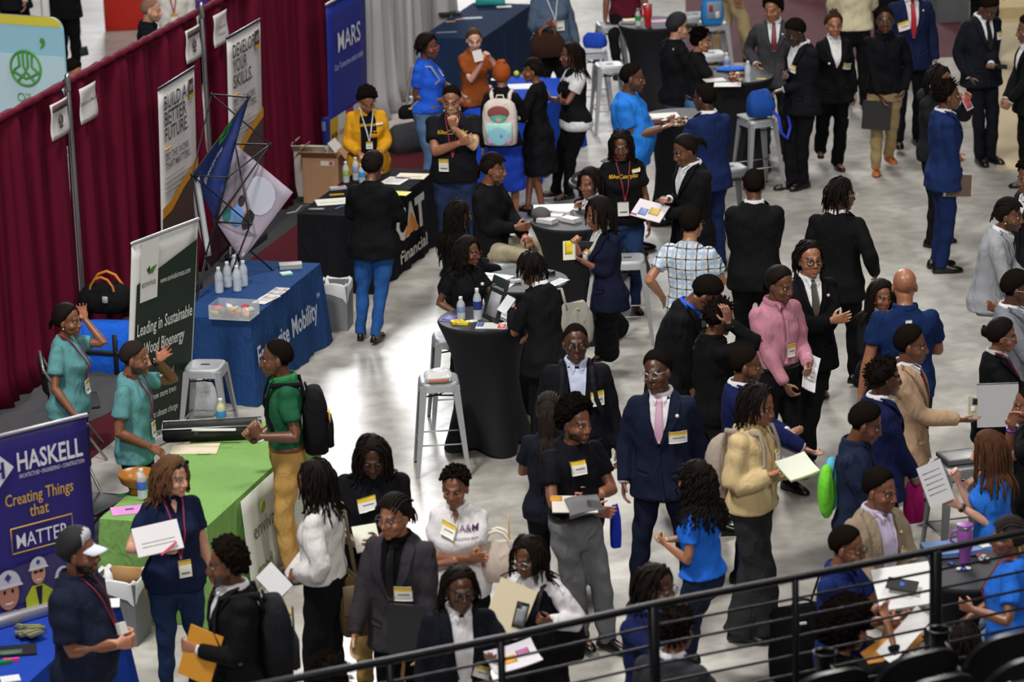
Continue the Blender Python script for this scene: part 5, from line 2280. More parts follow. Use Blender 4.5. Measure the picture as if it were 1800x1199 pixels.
person('papers_w', (304, 838), 22, hf=55, hp=6, H=1.70, sex='f', b=1.12, skin='l1', hair=('wavy', {'len': .22, 'n': 120}), haircol='5a3f2c', top=('polo', '171f3a', {'open': 1}), bottom=('jeans', '1c2b48'), shoes='2a2018',
       R=px(283, 966, .30, pole=(1, -.2, -.8), palm='back', curl=.6), L='down', extras=[('sunglasses_up',), ('lanyard', {'v': .40, 'u': -.02}), ('band', {'h': 'R', 'c': 'c8b070', 'metal': .8})],
       label='person in navy polo with long brown hair holding papers by the green table')
person('green_m', (486, 630), -84, hf=-84, hp=4, H=1.80, skin='d2', hair=('buzz',), top=('polo', '1f5539', {'collar': '2c7a48', 'hem': .99}), bottom=('trousers', 'b28c50', {'belt': '6e3c24'}), shoes='3a2a1e',
       L=px(457, 768, .24, pole=(-.4, -.5, -1), fdir=(0, .5, .85), curl=.9), R=px(446, 775, -.1, fdir=(0, .5, .8), curl=.9), extras=[('band', {'h': 'L', 'c': 'd8d8d8'})],
       label='person in green polo and khaki trousers wearing a black backpack with a crest')
person('envelope_m', (398, 992), -78, hf=-80, hp=4, H=1.80, skin='d2', hair=('afro', {'t': .016, 'top': .022, 'n': 260}), beard=.6, top=('suit', '131316', {'v': .25}), bottom=('trousers', '101013'),
       L=px(350, 1142, .14, curl=.6), R=px(346, 1130, -.05, curl=.6),
       label='person in black suit and backpack holding a yellow envelope at the bottom left')
person('blouse_m', (552, 846), -112, hf=-115, hp=6, H=1.79, skin='d3', hair=('locs', {'len': .27, 'n': 110}), top=('blouse', 'd2cfcd', {'sr': .026}), bottom=('trousers', '0e0e11', {'wide': .03}),
       L=px(524, 1008, .08, palm='back', curl=.5), R=px(508, 1020, -.10),
       label='person with shoulder-length black locs in white blouse and black trousers')
person('tall_locs', (654, 802), 4, hp=24, H=1.80, b=1.12, skin='d1', hair=('locs', {'len': .24, 'n': 95, 'fringe': .0}), top=('tee', '121216'), bottom=('trousers', 'ad8d55'), shoes='2a1e16',
       R=px(632, 958, .28, pole=(1, -.3, -.3), palm='back'), L=px(668, 948, .26, palm='back'), extras=[('badge', {'u': .05, 'v': .165, 'tilt': -.12, 'w': .11, 'h': .085})],
       label='person with black locs and black T-shirt looking down at a notebook, badge on chest')
person('grey_suit', (693, 908), -22, hf=-36, hp=4, H=1.80, skin='d4', hair=('rows', {'len': .10, 'n': 12}), top=('suit', '322f34', {'shirt': '0b0b0d', 'tie': '08080a', 'v': .34, 'cuff': None}), bottom=('trousers', '0c0c0f'),
       R=px(624, 1118, .12, pole=(.5, -1, 0)), L=px(742, 1140, .20, pole=(-.6, -1, -.2)), extras=[('glasses', {'c': '4a4a52'}), ('badge', {'u': -.075, 'v': .30, 'w': .10, 'h': .09}), ('band', {'h': 'R', 'c': 'b8b8b8', 'metal': 1})],
       label='person in charcoal suit with black shirt and tie, clear glasses and a badge')
person('white_polo', (800, 858), -8, hf=-14, hp=6, H=1.66, sex='f', b=1.14, skin='d3', hair=('curlytop',), top=('polo', 'd2d0d2', {'open': 1, 'hem': .86}), bottom=('trousers', '121216'), R='fold', L='fold',
       extras=[('badge', {'u': .035, 'v': .13, 'tilt': .22, 'w': .095, 'h': .085}), ('text', {'s': 'A&M', 'size': .06, 'u': -.09, 'v': .14, 'c': '4a1f52'}), ('text', {'s': 'BULLDOG BAND', 'size': .022, 'u': -.085, 'v': .19, 'c': '4a1f52'})],
       label='person in white polo with arms crossed and a purple emblem on the chest')
person('locs_suit', (808, 1036), 10, hf=16, hp=6, H=1.72, skin='d1', hair=('locs', {'len': .20, 'n': 95}), top=('suit', '14161e', {'shirt': 'cccace', 'v': .38, 'open': .04, 'cuff': None}), bottom=('trousers', '101116'),
       R='down', L=px(872, 1162, .26, palm='up'), extras=[('glasses',), ('pin', {'u': .095, 'v': .20, 'c': '6a4450', 'r': .018}), ('badge', {'u': -.11, 'v': .36, 'tilt': .3})],
       label='person with locs and round glasses in a dark blazer over a white polo')
person('vest_w', (928, 978), -28, hf=-34, hp=14, H=1.62, sex='f', skin='d2', hair=('locs', {'len': .24, 'n': 100, 'fringe': .5}), top=('vest', '101014', {'under': 'd2d0d2', 'sl': 2.0, 'peplum': 0}), bottom=('skirt', '101014', {'len': .30, 'fl': .15}),
       R=px(905, 1112, .26, palm='back', fdir=(0.1, .4, .9), curl=.5), L=px(968, 1093, .22, palm='back', curl=.8), extras=[('glasses', {'c': 'b8b0b0', 'metal': .9, 'r': .028}), ('collar_',)],
       label='person in white blouse and black pinafore holding a manila folder and phone')
person('bottom_curls', (580, 1196), 175, H=1.75, skin='d2', hair=('twists', {'n': 170, 'len': .04}), top=('tee', '16161a'), label='person whose curly dark hair just rises over the bottom edge')
person('grey_trousers', (1013, 742), 32, hf=42, hp=6, H=1.82, skin='d3', hair=('afro', {'t': .030, 'top': .022}), haircol='14100e', beard=.85, top=('tee', '121319', {'hem': .99, 'loose': .92}), bottom=('trousers', '66676b', {'belt': '0b0b0c', 'wide': .006}),
       R=px(1040, 896, .30, pole=(1, -.2, -.6), palm='back', curl=.3), L=px(1040, 872, .20, pole=(-1, -.2, -.6), palm='back'), feet=((1022, 1120), (1068, 1122)), extras=[('badge', {'u': .045, 'v': .135, 'w': .10, 'h': .085})],
       label='bearded person with an afro in black T-shirt and grey trousers, arms crossed')
person('long_braids', (966, 722), 168, hf=172, H=1.68, sex='f', skin='d3', hair=('rows', {'len': .56, 'n': 40}), haircol='2c2420', top=('tee', '191c26'), bottom=('trousers', '121318'), R='hold', L='hold', label='person with very long thin braids, seen from behind the afro')
person('pink_tie', (1155, 655), -10, hf=-28, hp=-5, ht=10, H=1.85, skin='d1', hair=('short', {'t': .010, 'top': .012}), top=('suit', '171d30', {'tie': 'c49ab2', 'shirt': 'd4d0d4'}), bottom=('trousers', '161b2e'), shoes='2c1a12', legs='wide',
       R=px(1097, 846, .05, pole=(.4, -1, 0)), L='back', extras=[('glasses', {'c': 'b4b0aa', 'metal': .6}), ('badge', {'u': -.115, 'v': .255, 'w': .105, 'h': .08}), ('pin', {'u': -.115, 'v': .12, 'c': 'e0d8c0'})],
       label='person in navy suit and pink tie with clear glasses, head tilted')
person('glasses_pack', (1012, 603), 2, hp=-3, H=1.82, b=1.08, skin='d1', hair=('buzz',), top=('suit', '14141a', {'shirt': 'b4bcd2', 'v': .34, 'open': .02, 'cuff': None}), bottom=('trousers', '121217'),
       R='down', L='down', extras=[('glasses', {'w': .0035}), ('badge', {'u': -.125, 'v': .225, 'w': .085, 'h': .10}), ('pin', {'u': -.10, 'v': .10, 'r': .010})],
       label='person in black suit with open pale blue shirt and black glasses')
person('curly_tee', (1222, 845), -122, hf=-112, hp=6, H=1.63, sex='f', skin='d4', hair=('curlylong', {'len': .33, 'n': 150}), top=('tee', '2365cc', {'hem': .96}), bottom=('jeans', '1a2238'), shoes='121214', feet=((1210, 1165), (1190, 1172)),
       L=px(1172, 958, .0, palm='back', curl=.6), R='hold', extras=[('text', {'s': '#We', 'size': .055, 'u': .09, 'v': .27, 'c': 'c8ccd4', 'back': True})],
       label='person with long curly black hair in bright blue T-shirt and jeans, back turned')
person('cream_jacket', (1333, 712), 62, hf=58, hp=14, H=1.84, skin='d3', hair=('locs', {'len': .19, 'n': 95}), top=('jacket', 'c6b084', {'collar_': 1, 'hem': .93, 'cuff': None}), bottom=('trousers', '2b2b2d', {'wide': .034}), feet=((1345, 1105), (1300, 1110)),
       R=px(1352, 836, .20, palm='up', curl=.5), L=px(1385, 830, .10, palm='up', curl=.5), extras=[('badge', {'u': -.06, 'v': .20})],
       label='person with locs in a cream jacket and wide dark trousers holding a notebook')
person('navy_hand', (1312, 642), 84, hf=84, H=1.78, skin='d2', hair=('buzz',), beard=.6, top=('suit', '151d46'), bottom=('trousers', '121a3c'),
       R=px(1410, 786, .20, palm='up', pole=(.4, -.6, -1)), L='hold', label='person in navy suit with short hair standing behind the cream jacket')
person('hand_head', (1266, 558), 108, hf=112, hp=16, H=1.78, skin='d2', hair=('twists', {'n': 150, 'len': .03}), top=('shirt', '101013', {'hem': .86}), bottom=('trousers', '17171a'),
       R=px(1282, 570, .14, pole=(.3, .9, -.7), fdir=(-.35, -.1, 1), palm=(-1, -.3, 0), curl=.25), L='down', extras=[('watch', {'h': 'R'})],
       label='person in black shirt holding one hand against the side of the head')
person('bent_suit', (1240, 518), 82, hf=84, hp=50, lean=24, H=1.84, skin='d2', hair=('short', {'t': .014}), top=('suit', '131316', {'shirt': '2a58cc', 'cuff': None, 'v': .22}), bottom=('trousers', '121215'),
       R='low', L='low', label='person in black suit and bright blue shirt bending the head down')
person('plaid_m', (1216, 394), 158, hf=150, H=1.74, b=1.08, skin='m1', hair=('short', {'t': .012}), top=('tee', plaid('d4dadf', '2a2e38', '8fb4d6', .085), {'hem': .88}), bottom=('trousers', '575a60'), feet=((1195, 575), (1165, 560)),
       L=px(1163, 520, -.1, palm='back'), R='hold', extras=[('glasses',)], label='person in white and blue plaid shirt seen from behind')
person('back_suit', (1325, 325), 178, hf=178, H=1.83, b=1.1, skin='d2', hair=('buzz',), top=('suit', '151517', {'tie': 0}), bottom=('trousers', '121214'), R='low', L='low', label='person in black suit with close-cropped hair standing with back squarely turned')
person('walk_suit', (1480, 342), 158, hf=112, H=1.84, skin='d2', hair=('locs', {'len': .15, 'n': 80, 'cond': lambda p: p[1] < .03}), top=('suit', '121214'), bottom=('trousers', '0f0f11'), legs='walk', R=px(1538, 478, .0), L='down', extras=[('glasses', {'c': 'c8c8cc'})],
       label='person in black suit with locs and glasses walking away on open floor')
person('cardigan_tie', (1424, 456), 14, hf=16, hp=-2, H=1.82, skin='d4', hair=('locs', {'len': .15, 'n': 90}), top=('suit', '101013', {'tie': '46463f', 'v': .26, 'cuff': None, 'lw': .5}), bottom=('trousers', '121215', {'wide': .012}), feet=((1420, 800), (1400, 815)),
       R='fold', L='fold', extras=[('glasses', {'w': .0038}), ('pin', {'u': -.10, 'v': .12, 'c': 'b8b8b8'})], label='person with short locs, glasses and dark tie standing with arms folded')
person('pink_shirt', (1372, 500), 30, hf=42, hp=12, H=1.80, skin='d2', hair=('pony', {'len': .16, 'n': 24, 'at': (0, -.10, .02), 't': .014}), top=('shirt', 'b27a8a'), bottom=('trousers', '131317', {'belt': '0c0c0d'}),
       R=px(1383, 682, .24, palm='in', curl=.6), L=px(1420, 640, .16, palm='in', curl=.6), extras=[('badge', {'u': -.035, 'v': .35, 'w': .07, 'h': .10})], label='person in pink shirt and black trousers holding white papers')
person('bald_polo', (1590, 503), 178, hf=178, H=1.86, b=1.16, skin='d4', hair=('bald',), top=('polo', '152750', {'sleeve': .62}), bottom=('jeans', '1c2436'), R='hold', L=px(1514, 690, .0, pole=(-.2, -1, 0)), extras=[('chest', {'u': 0.015, 'v': .06, 'w': .045, 'h': .03, 'c': 'd4d8e0', 'back': True, 'name': 'logo'})],
       label='bald person in navy polo with a small white logo, back turned')
person('behind_bald', (1550, 520), 25, hf=20, H=1.53, sex='f', skin='d3', hair=('long', {'len': .34}), top=('suit', '141418', {'shirt': 'c8c8cc'}), bottom=('trousers', '121215'), R='hold', L='hold', label='person with long black hair half hidden behind the bald navy polo')
person('tan_suit', (1602, 607), 74, hf=76, hp=6, H=1.80, skin='d2', hair=('short', {'t': .010, 'top': .01}), top=('suit', 'a58a70', {'tie': '5c1c26', 'cuff': None}), bottom=('trousers', '9a8068'), shoes='9aa09a', feet=((1640, 895), (1600, 890)),
       R=px(1684, 738, .14, pole=(.3, -.6, -1), palm=(-.5, 0, 1), curl=.3), L='down', label='person in tan suit and dark red tie stretching out a phone')
person('navy_twists', (1556, 664), 104, hf=100, hp=8, H=1.78, skin='d1', hair=('twists', {'n': 150, 'len': .032}), top=('suit', '161c40'), bottom=('trousers', '141a38'), R='low', L='low', label='person with short twists in navy suit in front of the tan suit')
person('navy_bag', (1522, 745), 72, hf=80, hp=22, H=1.76, skin='d2', hair=('short', {'t': .012, 'top': .010}), top=('shirt', '1d263c', {'hem': .88}), bottom=('trousers', '14161e'), R='low', L='low', label='person in dark navy shirt carrying a blue and green drawstring bag')
person('tan_blazer', (1548, 862), 34, hf=48, hp=8, H=1.80, skin='d3', hair=('short', {'t': .010, 'top': .008}), top=('suit', '8b7c68', {'shirt': 'c0b6ce', 'v': .42, 'open': .045, 'cuff': None}), bottom=('trousers', 'a08a6a'), legs=('sit', .70, (.42, .26, .14)),
       R='lap', L='lap', extras=[('badge', {'u': -.135, 'v': .27, 'tilt': .25}), ('pin', {'u': -.09, 'v': .13, 'c': 'c8b060', 'r': .010})], label='person seated in tan blazer over an open lilac shirt')
person('navy_glasses', (1490, 962), 58, hf=64, hp=10, H=1.76, skin='d3', hair=('buzz', {'t': .009}), top=('polo', '18275a'), bottom=('trousers', '1a1a1e'), legs=('sit', .62, (.42, .20, .14)),
       R=px(1560, 1058, .10, palm='up', curl=.6), L='table', extras=[('glasses', {'c': '15151a'}), ('badge', {'u': -.02, 'v': .24, 'h': .09})], label='person seated in navy polo with black half-rim glasses')
person('big_afro', (1492, 1108), 112, hf=112, H=1.70, sex='f', skin='d3', hair=('afro', {'t': .072, 'top': .02, 'n': 520}), haircol='120f0e', top=('tee', '121215', {'sleeve': 1.5}), legs=('sit', .62), R=px(1560, 1098, .08, palm='up', pole=(.3, -.3, -1)), L=px(1566, 1090, -.12, palm='up'), label='person with a very large rounded afro near the bottom railing')
person('brown_hair_tee', (1735, 792), -84, hf=-84, hp=10, H=1.66, sex='f', skin='l2', hair=('long', {'len': .36, 'n': 130}), haircol='4c3222', top=('tee', '2a6ccc'), bottom=('jeans', '33507c'), legs=('sit', .70, (.42, .24, .12)),
       L=px(1686, 890, .10, palm='in', curl=.7, pole=(0, -.5, -1)), R=px(1684, 846, -.06, curl=.7, pole=(0, -.5, -1)), extras=[('watch', {'h': 'L', 'c': '2a2418'})], label='person with long brown hair in blue T-shirt reading a sheet of paper')
person('grey_braids_tee', (1772, 944), -108, hf=-92, hp=4, H=1.66, sex='f', b=1.18, skin='d3', hair=('rows', {'len': .16, 'n': 20}), haircol='2e2a29', top=('tee', '2668cc'), bottom=('jeans', '7486a0', {'end': .5}), legs=('sit', .70, (.42, .24, .14)),
       L=px(1712, 1072, .16, pole=(-.3, -1, 0)), R='lap', extras=[('glasses',), ('text', {'s': '#WeAre', 'size': .075, 'u': .03, 'v': .19, 'c': 'd4dae4', 'back': True}), ('lanyard', {'card': 0, 'c': '8a3048'})], label='person with grey braids and dark glasses in blue T-shirt at right edge')
person('seat_curls', (1694, 1130), 150, H=1.62, sex='f', skin='d3', hair=('locs', {'len': .20, 'n': 110}), top=('tee', '121215'), legs=('sit', .45), label='person whose dark braided hair shows just above the stadium seats')
person('black_bun', (1762, 590), 84, hf=86, hp=12, H=1.66, sex='f', skin='d3', hair=('bun', {'at': (0, -.115, .01), 'r': .046, 't': .014}), haircol='16100d', top=('suit', '101013', {'shirt': 'b8b4b4', 'v': .24, 'cuff': None}), bottom=('trousers', '101013'), R='table', L='table', extras=[('glasses', {'c': '8a7a6a'}), ('lanyard', {'card': 0})], label='person in black jacket with braids gathered in a low bun')
person('grey_suit_r', (1788, 508), 82, hf=84, hp=10, H=1.80, skin='d1', hair=('short', {'t': .010}), top=('suit', '747880', {'tie': '16161a', 'cuff': None}), bottom=('trousers', '6c7078'), R='table', L='table', extras=[('glasses', {'c': 'b8b0a0', 'metal': .8})], label='person in mid grey suit with glasses above the black low bun')
person('light_grey_suit', (1774, 378), 78, hf=66, hp=8, lean=16, H=1.80, skin='d2', hair=('rows', {'len': .08, 'n': 12}), beard=.7, top=('suit', '94969c', {'tie': '18181c', 'cuff': None}), bottom=('trousers', '8a8c92'), legs=('sit', .76, (.42, .30, .12)), R='table', L='table', extras=[('earring',)], label='person with braided rows in light grey suit leaning forward')
person('white_shirt_r', (1838, 452), -86, H=1.78, skin='d2', hair=('short',), top=('shirt', 'd4d2d0', {'hem': .86}), bottom=('trousers', '1a1a1e'), L=px(1762, 545, .05), R='table', label='person in white shirt mostly outside the right edge, above the grey suit')
person('right_edge_hand', (1808, 712), -88, hf=-84, hp=6, H=1.76, skin='d3', hair=('buzz',), top=('tee', '121215'), bottom=('trousers', 'a8895a'), L=px(1778, 750, .1, palm='down', pole=(0, -.4, -1)), R='table', extras=[('band', {'h': 'L', 'c': '5a3aa8'})], label='person at right edge reaching left with a purple wristband')
# --- upper right
person('portfolio', (1667, 168), 98, hf=92, hp=4, H=1.83, skin='d2', hair=('twists', {'n': 150, 'len': .035}), top=('suit', '1b2b56', {'hem': .80}), bottom=('trousers', '192750'), feet=((1655, 465), (1645, 456)), R=px(1688, 338, .10, palm='in', curl=.6), L='down', label='person in bright navy suit carrying a leather portfolio')
person('hoodie', (1652, 140), 60, hf=66, hp=10, H=1.76, skin='d3', hair=('locs', {'len': .20, 'n': 90}), top=('jacket', '1e1e22', {'hood': 1}), bottom=('trousers', '141417'), R='low', L=px(1700, 176, .1), extras=[('glasses', {'c': '9a9aa0'})], label='person with locs in dark hooded jacket behind the navy suit with portfolio')
person('phone_suit', (1737, 14), 24, hf=32, hp=42, H=1.83, skin='d1', hair=('short', {'t': .014, 'top': .01}), top=('suit', '16181f', {'tie': '101013', 'v': .30}), bottom=('trousers', '14161c'), feet=((1722, 275), (1742, 272)), L=px(1742, 112, .25, palm='up', curl=.5), R='pocket', extras=[('badge', {'u': -.11, 'v': .18, 'w': .06})], label='person in black suit and black tie looking down at a phone')
person('right_edge_black', (1806, 52), -80, H=1.80, skin='d2', hair=('short',), top=('suit', '121214'), bottom=('trousers', '111113'), R='low', L='low', label='person in black suit cut by the upper right edge')
person('right_edge_hair', (1808, 312), -60, H=1.72, skin='d2', hair=('afro', {'t': .03}), haircol='1c120c', top=('suit', '18181c', {'shirt': 'd0d0d0'}), label='person with brown curls cut by the right edge beside the light grey suit')
person('red_tie', (1602, -24), 6, H=1.88, skin='d2', hair=('buzz',), top=('suit', '171f3e', {'tie': 'a01a2c', 'v': .36, 'shirt': 'd0ced0'}), bottom=('trousers', '101118'), feet=((1580, 255), (1612, 240)), R='down', L='down', extras=[('badge', {'u': .10, 'v': .235, 'tilt': -.18, 'w': .10, 'h': .085}), ('pin', {'u': -.10, 'v': .10, 'r': .010})], label='person in navy suit with bright red tie, head cut by the top edge')
person('brown_boots', (1556, 36), 4, hf=-6, hp=-2, H=1.77, skin='d1', hair=('buzz',), top=('shirt', '0f1014', {'hem': .88}), bottom=('trousers', 'a08c66'), shoes='a8602c', feet=((1540, 292), (1562, 280)), R=px(1548, 172, .16, palm='in'), L='pocket', label='person in black shirt, khaki trousers and orange-brown boots holding a black folder')
person('bun_blazer', (1466, 44), 8, hf=6, hp=2, H=1.70, sex='f', skin='d4', hair=('bun', {'at': (0, -.01, .125), 'r': .045, 'knobs': 26}), haircol='3a271a', top=('suit', '121215', {'shirt': 'd4d4d4', 'v': .30, 'cuff': None}), bottom=('trousers', '101013', {'wide': .01}), feet=((1440, 275), (1472, 285)), R='down', L='down', extras=[('badge', {'u': -.115, 'v': .29, 'tilt': .15}), ('pin', {'u': .085, 'v': .24, 'r': .014})], label='person with curly top bun in black blazer and white collar')
person('table_suit', (1398, 58), -58, hf=-58, hp=28, H=1.80, skin='d0', hair=('short', {'t': .014}), top=('suit', '141418', {'v': .26}), bottom=('trousers', '121216'), feet=((1390, 318), (1412, 318)), L=px(1378, 157, .10, palm='down', curl=.4), R=px(1380, 133, .05, palm='in', curl=.7), extras=[('badge', {'u': -.07, 'v': .22, 'tilt': .1, 'w': .06}), ('glasses',)], label='person in black suit and glasses bending over the candy table')
person('grey_red_tie', (1358, 16), -6, hf=-26, hp=10, H=1.76, skin='d4', hair=('afro', {'t': .018, 'top': .018}), top=('suit', '3c3d40', {'tie': '6a1a2a'}), bottom=('trousers', '303134'), R=px(1328, 112, .05), L='down', extras=[('pin', {'u': -.09, 'v': .12, 'r': .012})], label='person in grey suit with dark red tie behind the candy table')
person('cream_sweater', (1500, -62), 190, H=1.78, skin='d3', hair=('short',), top=('jacket', 'c9c0a2', {'hem': .92}), bottom=('trousers', '121214'), R='hold', L='hold', label='person in cream sweater and black trousers, head above the picture')
person('black_behind', (1562, -110), 185, H=1.80, skin='d2', top=('suit', '0f0f11'), bottom=('trousers', '0e0e10'), label='person in black behind the cream sweater, head above the picture')
person('khaki_walker', (1286, -128), 100, H=1.80, skin='d3', top=('polo', '3a3428'), bottom=('trousers', 'a2906e', {'wide': .02}), legs='walk', label='person in khaki trousers walking at the top edge, head above the picture')
person('navy_walker', (1388, -238), -70, H=1.80, skin='d3', top=('suit', '16203a'), bottom=('trousers', '1b2742', {'wide': .02}), legs='walk', shoes='1a1210', label='person in navy trousers and dark pointed shoes walking past the top edge')
person('dark_standing', (1732, -130), 170, H=1.74, skin='d2', top=('suit', '0e0e10'), bottom=('trousers', '0d0d0f'), label='person in black at the top right, only the legs in view')
# --- upper middle
person('cap_back', (1193, 48), 112, hf=100, hp=8, H=1.82, b=1.22, skin='l1', hair=('buzz', {'t': .003}), haircol='8a7466', top=('polo', '151518'), bottom=('jeans', '3f5f88'), legs=('sit', .58, (.42, .10, .12)), R='table', L='table', extras=[('cap', {'c': '1a1a1c'})], label='person in black polo and black cap seated at the chocolate table')
person('polo_pony', (1232, 72), 102, hf=88, hp=8, H=1.66, sex='f', skin='m1', hair=('curlytop',), haircol='120d0b', top=('polo', '141417', {'hem': .98}), bottom=('jeans', '4a6f9a', {'belt': '18181a'}), legs=('sit', .66, (.42, .28, .12)), R='table', L='table', extras=[('earring',)], label='person in black polo and jeans with dark curly updo, seated')
person('blue_tee_m', (1112, 137), 78, hf=80, hp=8, H=1.86, b=1.40, skin='d2', hair=('buzz',), beard=.5, top=('tee', '2b7cda', {'sleeve': .66}), bottom=('jeans', '3a5478'), R=px(1160, 226, .16, palm='up', pole=(.3, -.6, -1)), L=px(1162, 214, -.1, palm='up'), label='heavy-set person in bright blue T-shirt at the chocolate table')
person('navy_back', (1238, 172), -152, hf=-128, hp=6, H=1.80, skin='d1', hair=('buzz',), top=('suit', '1a2750'), bottom=('trousers', '182348'), R='hold', L='hold', label='person in royal navy suit seen from behind, facing the chocolate table')
person('iac_w', (1092, 256), 6, hf=-6, hp=12, H=1.70, sex='f', b=1.12, skin='d2', hair=('locs', {'len': .26, 'n': 100, 'r': .007}), top=('tee', '141417', {'hem': .88}), bottom=('jeans', '2a3f66'), R='down', L=px(1140, 392, .05), extras=[TEXT_IAC, ('lanyard', {'v': .36, 'w': .10, 'h': .13, 'band': None, 'u': .02}), ('band', {'h': 'L', 'c': 'c8c8cc', 'metal': 1}), ('badge', {'u': -.11, 'v': .10, 'w': .075, 'h': .03})], label='person in black T-shirt with yellow lettering, long locs and a maroon lanyard')
person('dread_tail', (1204, 264), -60, hf=-66, hp=20, H=1.82, skin='d2', hair=('pony', {'len': .12, 'n': 30, 'at': (0, -.10, .03), 'spread': 1.6, 't': .010, 'grav': .5}), top=('suit', '131315', {'v': .26}), bottom=('trousers', '121214'), L=px(1168, 380, .16, palm='up', curl=.5), R=px(1176, 350, .12, palm='down', curl=.5), label='person in black suit with locs tied back, holding papers and phone')
person('smiling_w', (1036, 322), -28, hf=-36, hp=4, H=1.66, sex='f', skin='d3', hair=('bob', {'len': .18}), top=('suit', '1a2040', {'shirt': 'd0d0d0', 'cuff': None}), bottom=('trousers', '121216'), legs=('sit', .48, (.40, .16, .10)), R=px(1012, 368, .20, palm='down', pole=(.5, -.3, -1)), L='lap', label='smiling person seated at the notebook table, arm stretched over it')
person('folder_w', (1052, 376), -64, hf=-72, hp=12, H=1.70, sex='f', skin='d3', hair=('bob', {'len': .22}), top=('suit', '161a2e', {'shirt': 'd0ccc6', 'v': .30, 'open': .03, 'cuff': None, 'sleeve': 1.55}), bottom=('trousers', '101013', {'wide': .035}), feet=((1100, 612), (1066, 643)), L=px(1022, 458, .14, palm='up', curl=.3, pole=(-.3, -.8, -.8)), R=px(1012, 430, .10, palm='in', curl=.6), extras=[('badge', {'u': .0, 'v': .20, 'off': .03})], label='person in dark navy blazer holding a black folder and yellow cards')
person('vest_braids', (1003, 97), -72, hf=-78, hp=4, H=1.67, sex='f', b=1.1, skin='d2', hair=('locs', {'len': .32, 'n': 100, 'r': .006}), top=('vest', '151518', {'under': 'd2d2d6'}), bottom=('trousers', '101012'), feet=((975, 338), (998, 342)), R='fold', L='fold', label='person with long braids in black vest over white short-sleeved blouse')
person('black_dress', (936, 124), -112, hf=-92, hp=4, H=1.59, sex='f', skin='d3', hair=('rows', {'len': .09, 'n': 16}), top=('dress', '121215', {'hem': .48}), bottom=('none', '000000'), feet=((926, 372), (954, 368)), R='hold', L='hold', label='person in long black dress facing the candy table')
person('pack_girl', (882, 132), 172, hf=172, H=1.66, sex='f', skin='d4', hair=('bun', {'at': (0, -.03, .115), 'r': .048, 'knobs': 24, 't': .012}), haircol='9a4c22', top=('shirt', '121215', {'hem': .9}), bottom=('skirt', '1d3aa0', {'len': .42, 'fl': .06}), R='hold', L='down', label='person with orange curly bun and a pastel backpack')
person('rust_tee', (833, 70), 24, hf=8, hp=14, H=1.58, sex='f', skin='l2', hair=('pony', {'at': (0, -.10, .0), 'len': .18, 'n': 22, 't': .008}), haircol='4a3826', top=('tee', '8e4a22', {'sleeve': .7}), bottom=('jeans', '1a2238'), R=px(846, 112, .22, palm='in', fdir=(0, .2, 1), curl=.7), L=px(862, 104, .20, palm='in', fdir=(.3, .2, .8), curl=.7), label='person in rust-brown T-shirt with brown hair at the candy table')
person('red_glasses', (752, 82), 72, hf=72, hp=6, H=1.70, sex='f', b=1.25, skin='d2', hair=('bob', {'len': .07}), top=('tee', '2458cc', {'hem': .95}), bottom=('jeans', '56759c', {'belt': '7a4a2c'}), R=px(772, 176, .14, pole=(.3, -1, -.3)), L='table', extras=[('glasses', {'c': 'b02030', 'w': .0035}), ('chest', {'u': -.08, 'v': .12, 'w': .05, 'h': .07, 'c': 'c8d0a0'})], label='person in blue T-shirt with red glasses beside the candy table')
person('chin_hand', (794, 176), -4, hf=-8, hp=12, H=1.83, b=1.22, skin='d4', hair=('buzz',), haircol='1a1512', beard=.5, top=('tee', '17181c', {'hem': .88}), bottom=('jeans', '24304e'), L=px(797, 226, .26, pole=(-.8, .2, -1), fdir=(.15, .1, 1), palm='back', curl=.9), R=px(806, 252, .26, pole=(1, -.2, -.7), palm='back'), extras=[TEXT_IAC, ('lanyard', {'v': .36, 'u': .08}), ('watch', {'c': '6a6a6e', 'metal': .8})], label='person in black T-shirt with yellow lettering, one hand at the chin')
person('mustard', (645, 176), 8, hf=12, hp=36, H=1.62, sex='f', b=1.16, skin='d4', hair=('afro', {'t': .018, 'top': .016, 'n': 240}), top=('cardigan', 'c68f1e', {'under': 1, 'shirt': '121215', 'open': .085, 'nocollar': 1, 'v': .10}), bottom=('jeans', '23304e'), R=px(630, 268, .28, palm='down'), L=px(668, 266, .24, palm='down'), extras=[('text', {'s': '#IAmCat', 'size': .045, 'width': .17, 'v': .155, 'c': 'd8ae18'}), ('glasses', {'c': '8a6a4a'}), ('lanyard', {'c': 'c8c4cc', 'v': .30, 'w': .07, 'h': .08}), ('badge', {'u': -.115, 'v': .14, 'w': .07, 'h': .025})], label='person in mustard yellow cardigan looking down at the black table')
person('cat_back', (657, 292), 166, hf=150, hp=16, H=1.70, sex='f', b=1.16, skin='d3', hair=('bun', {'at': (0, -.105, .05), 'r': .034, 'knobs': 6}), top=('jacket', '131316', {'hem': .80, 'flare': .02}), bottom=('jeans', '27508c', {'wide': -.003}), shoes='17140f', feet=((660, 590), (634, 582)), R='hold', L='hold', extras=[('earring',)], label='person in black jacket and blue jeans with hair bun, back turned')
person('seated_braids', (868, 296), 64, hf=72, hp=10, H=1.78, skin='d3', hair=('rows', {'len': .12, 'n': 22}), haircol='1c1512', top=('jacket', '141417'), bottom=('trousers', 'a49b84'), legs=('sit', .60, (.50, .22, .16)), R=px(905, 400, .15), L='lap', label='person with braided rows in black jacket and stone-coloured trousers, seated')
person('long_twists', (808, 378), 112, hf=110, H=1.60, sex='f', skin='d2', hair=('locs', {'len': .46, 'n': 130, 'r': .0065, 'wave': .005}), top=('jacket', '141418'), bottom=('trousers', '121215'), R='table', L='table', label='person with waist-length black twists standing behind the polo with glasses')
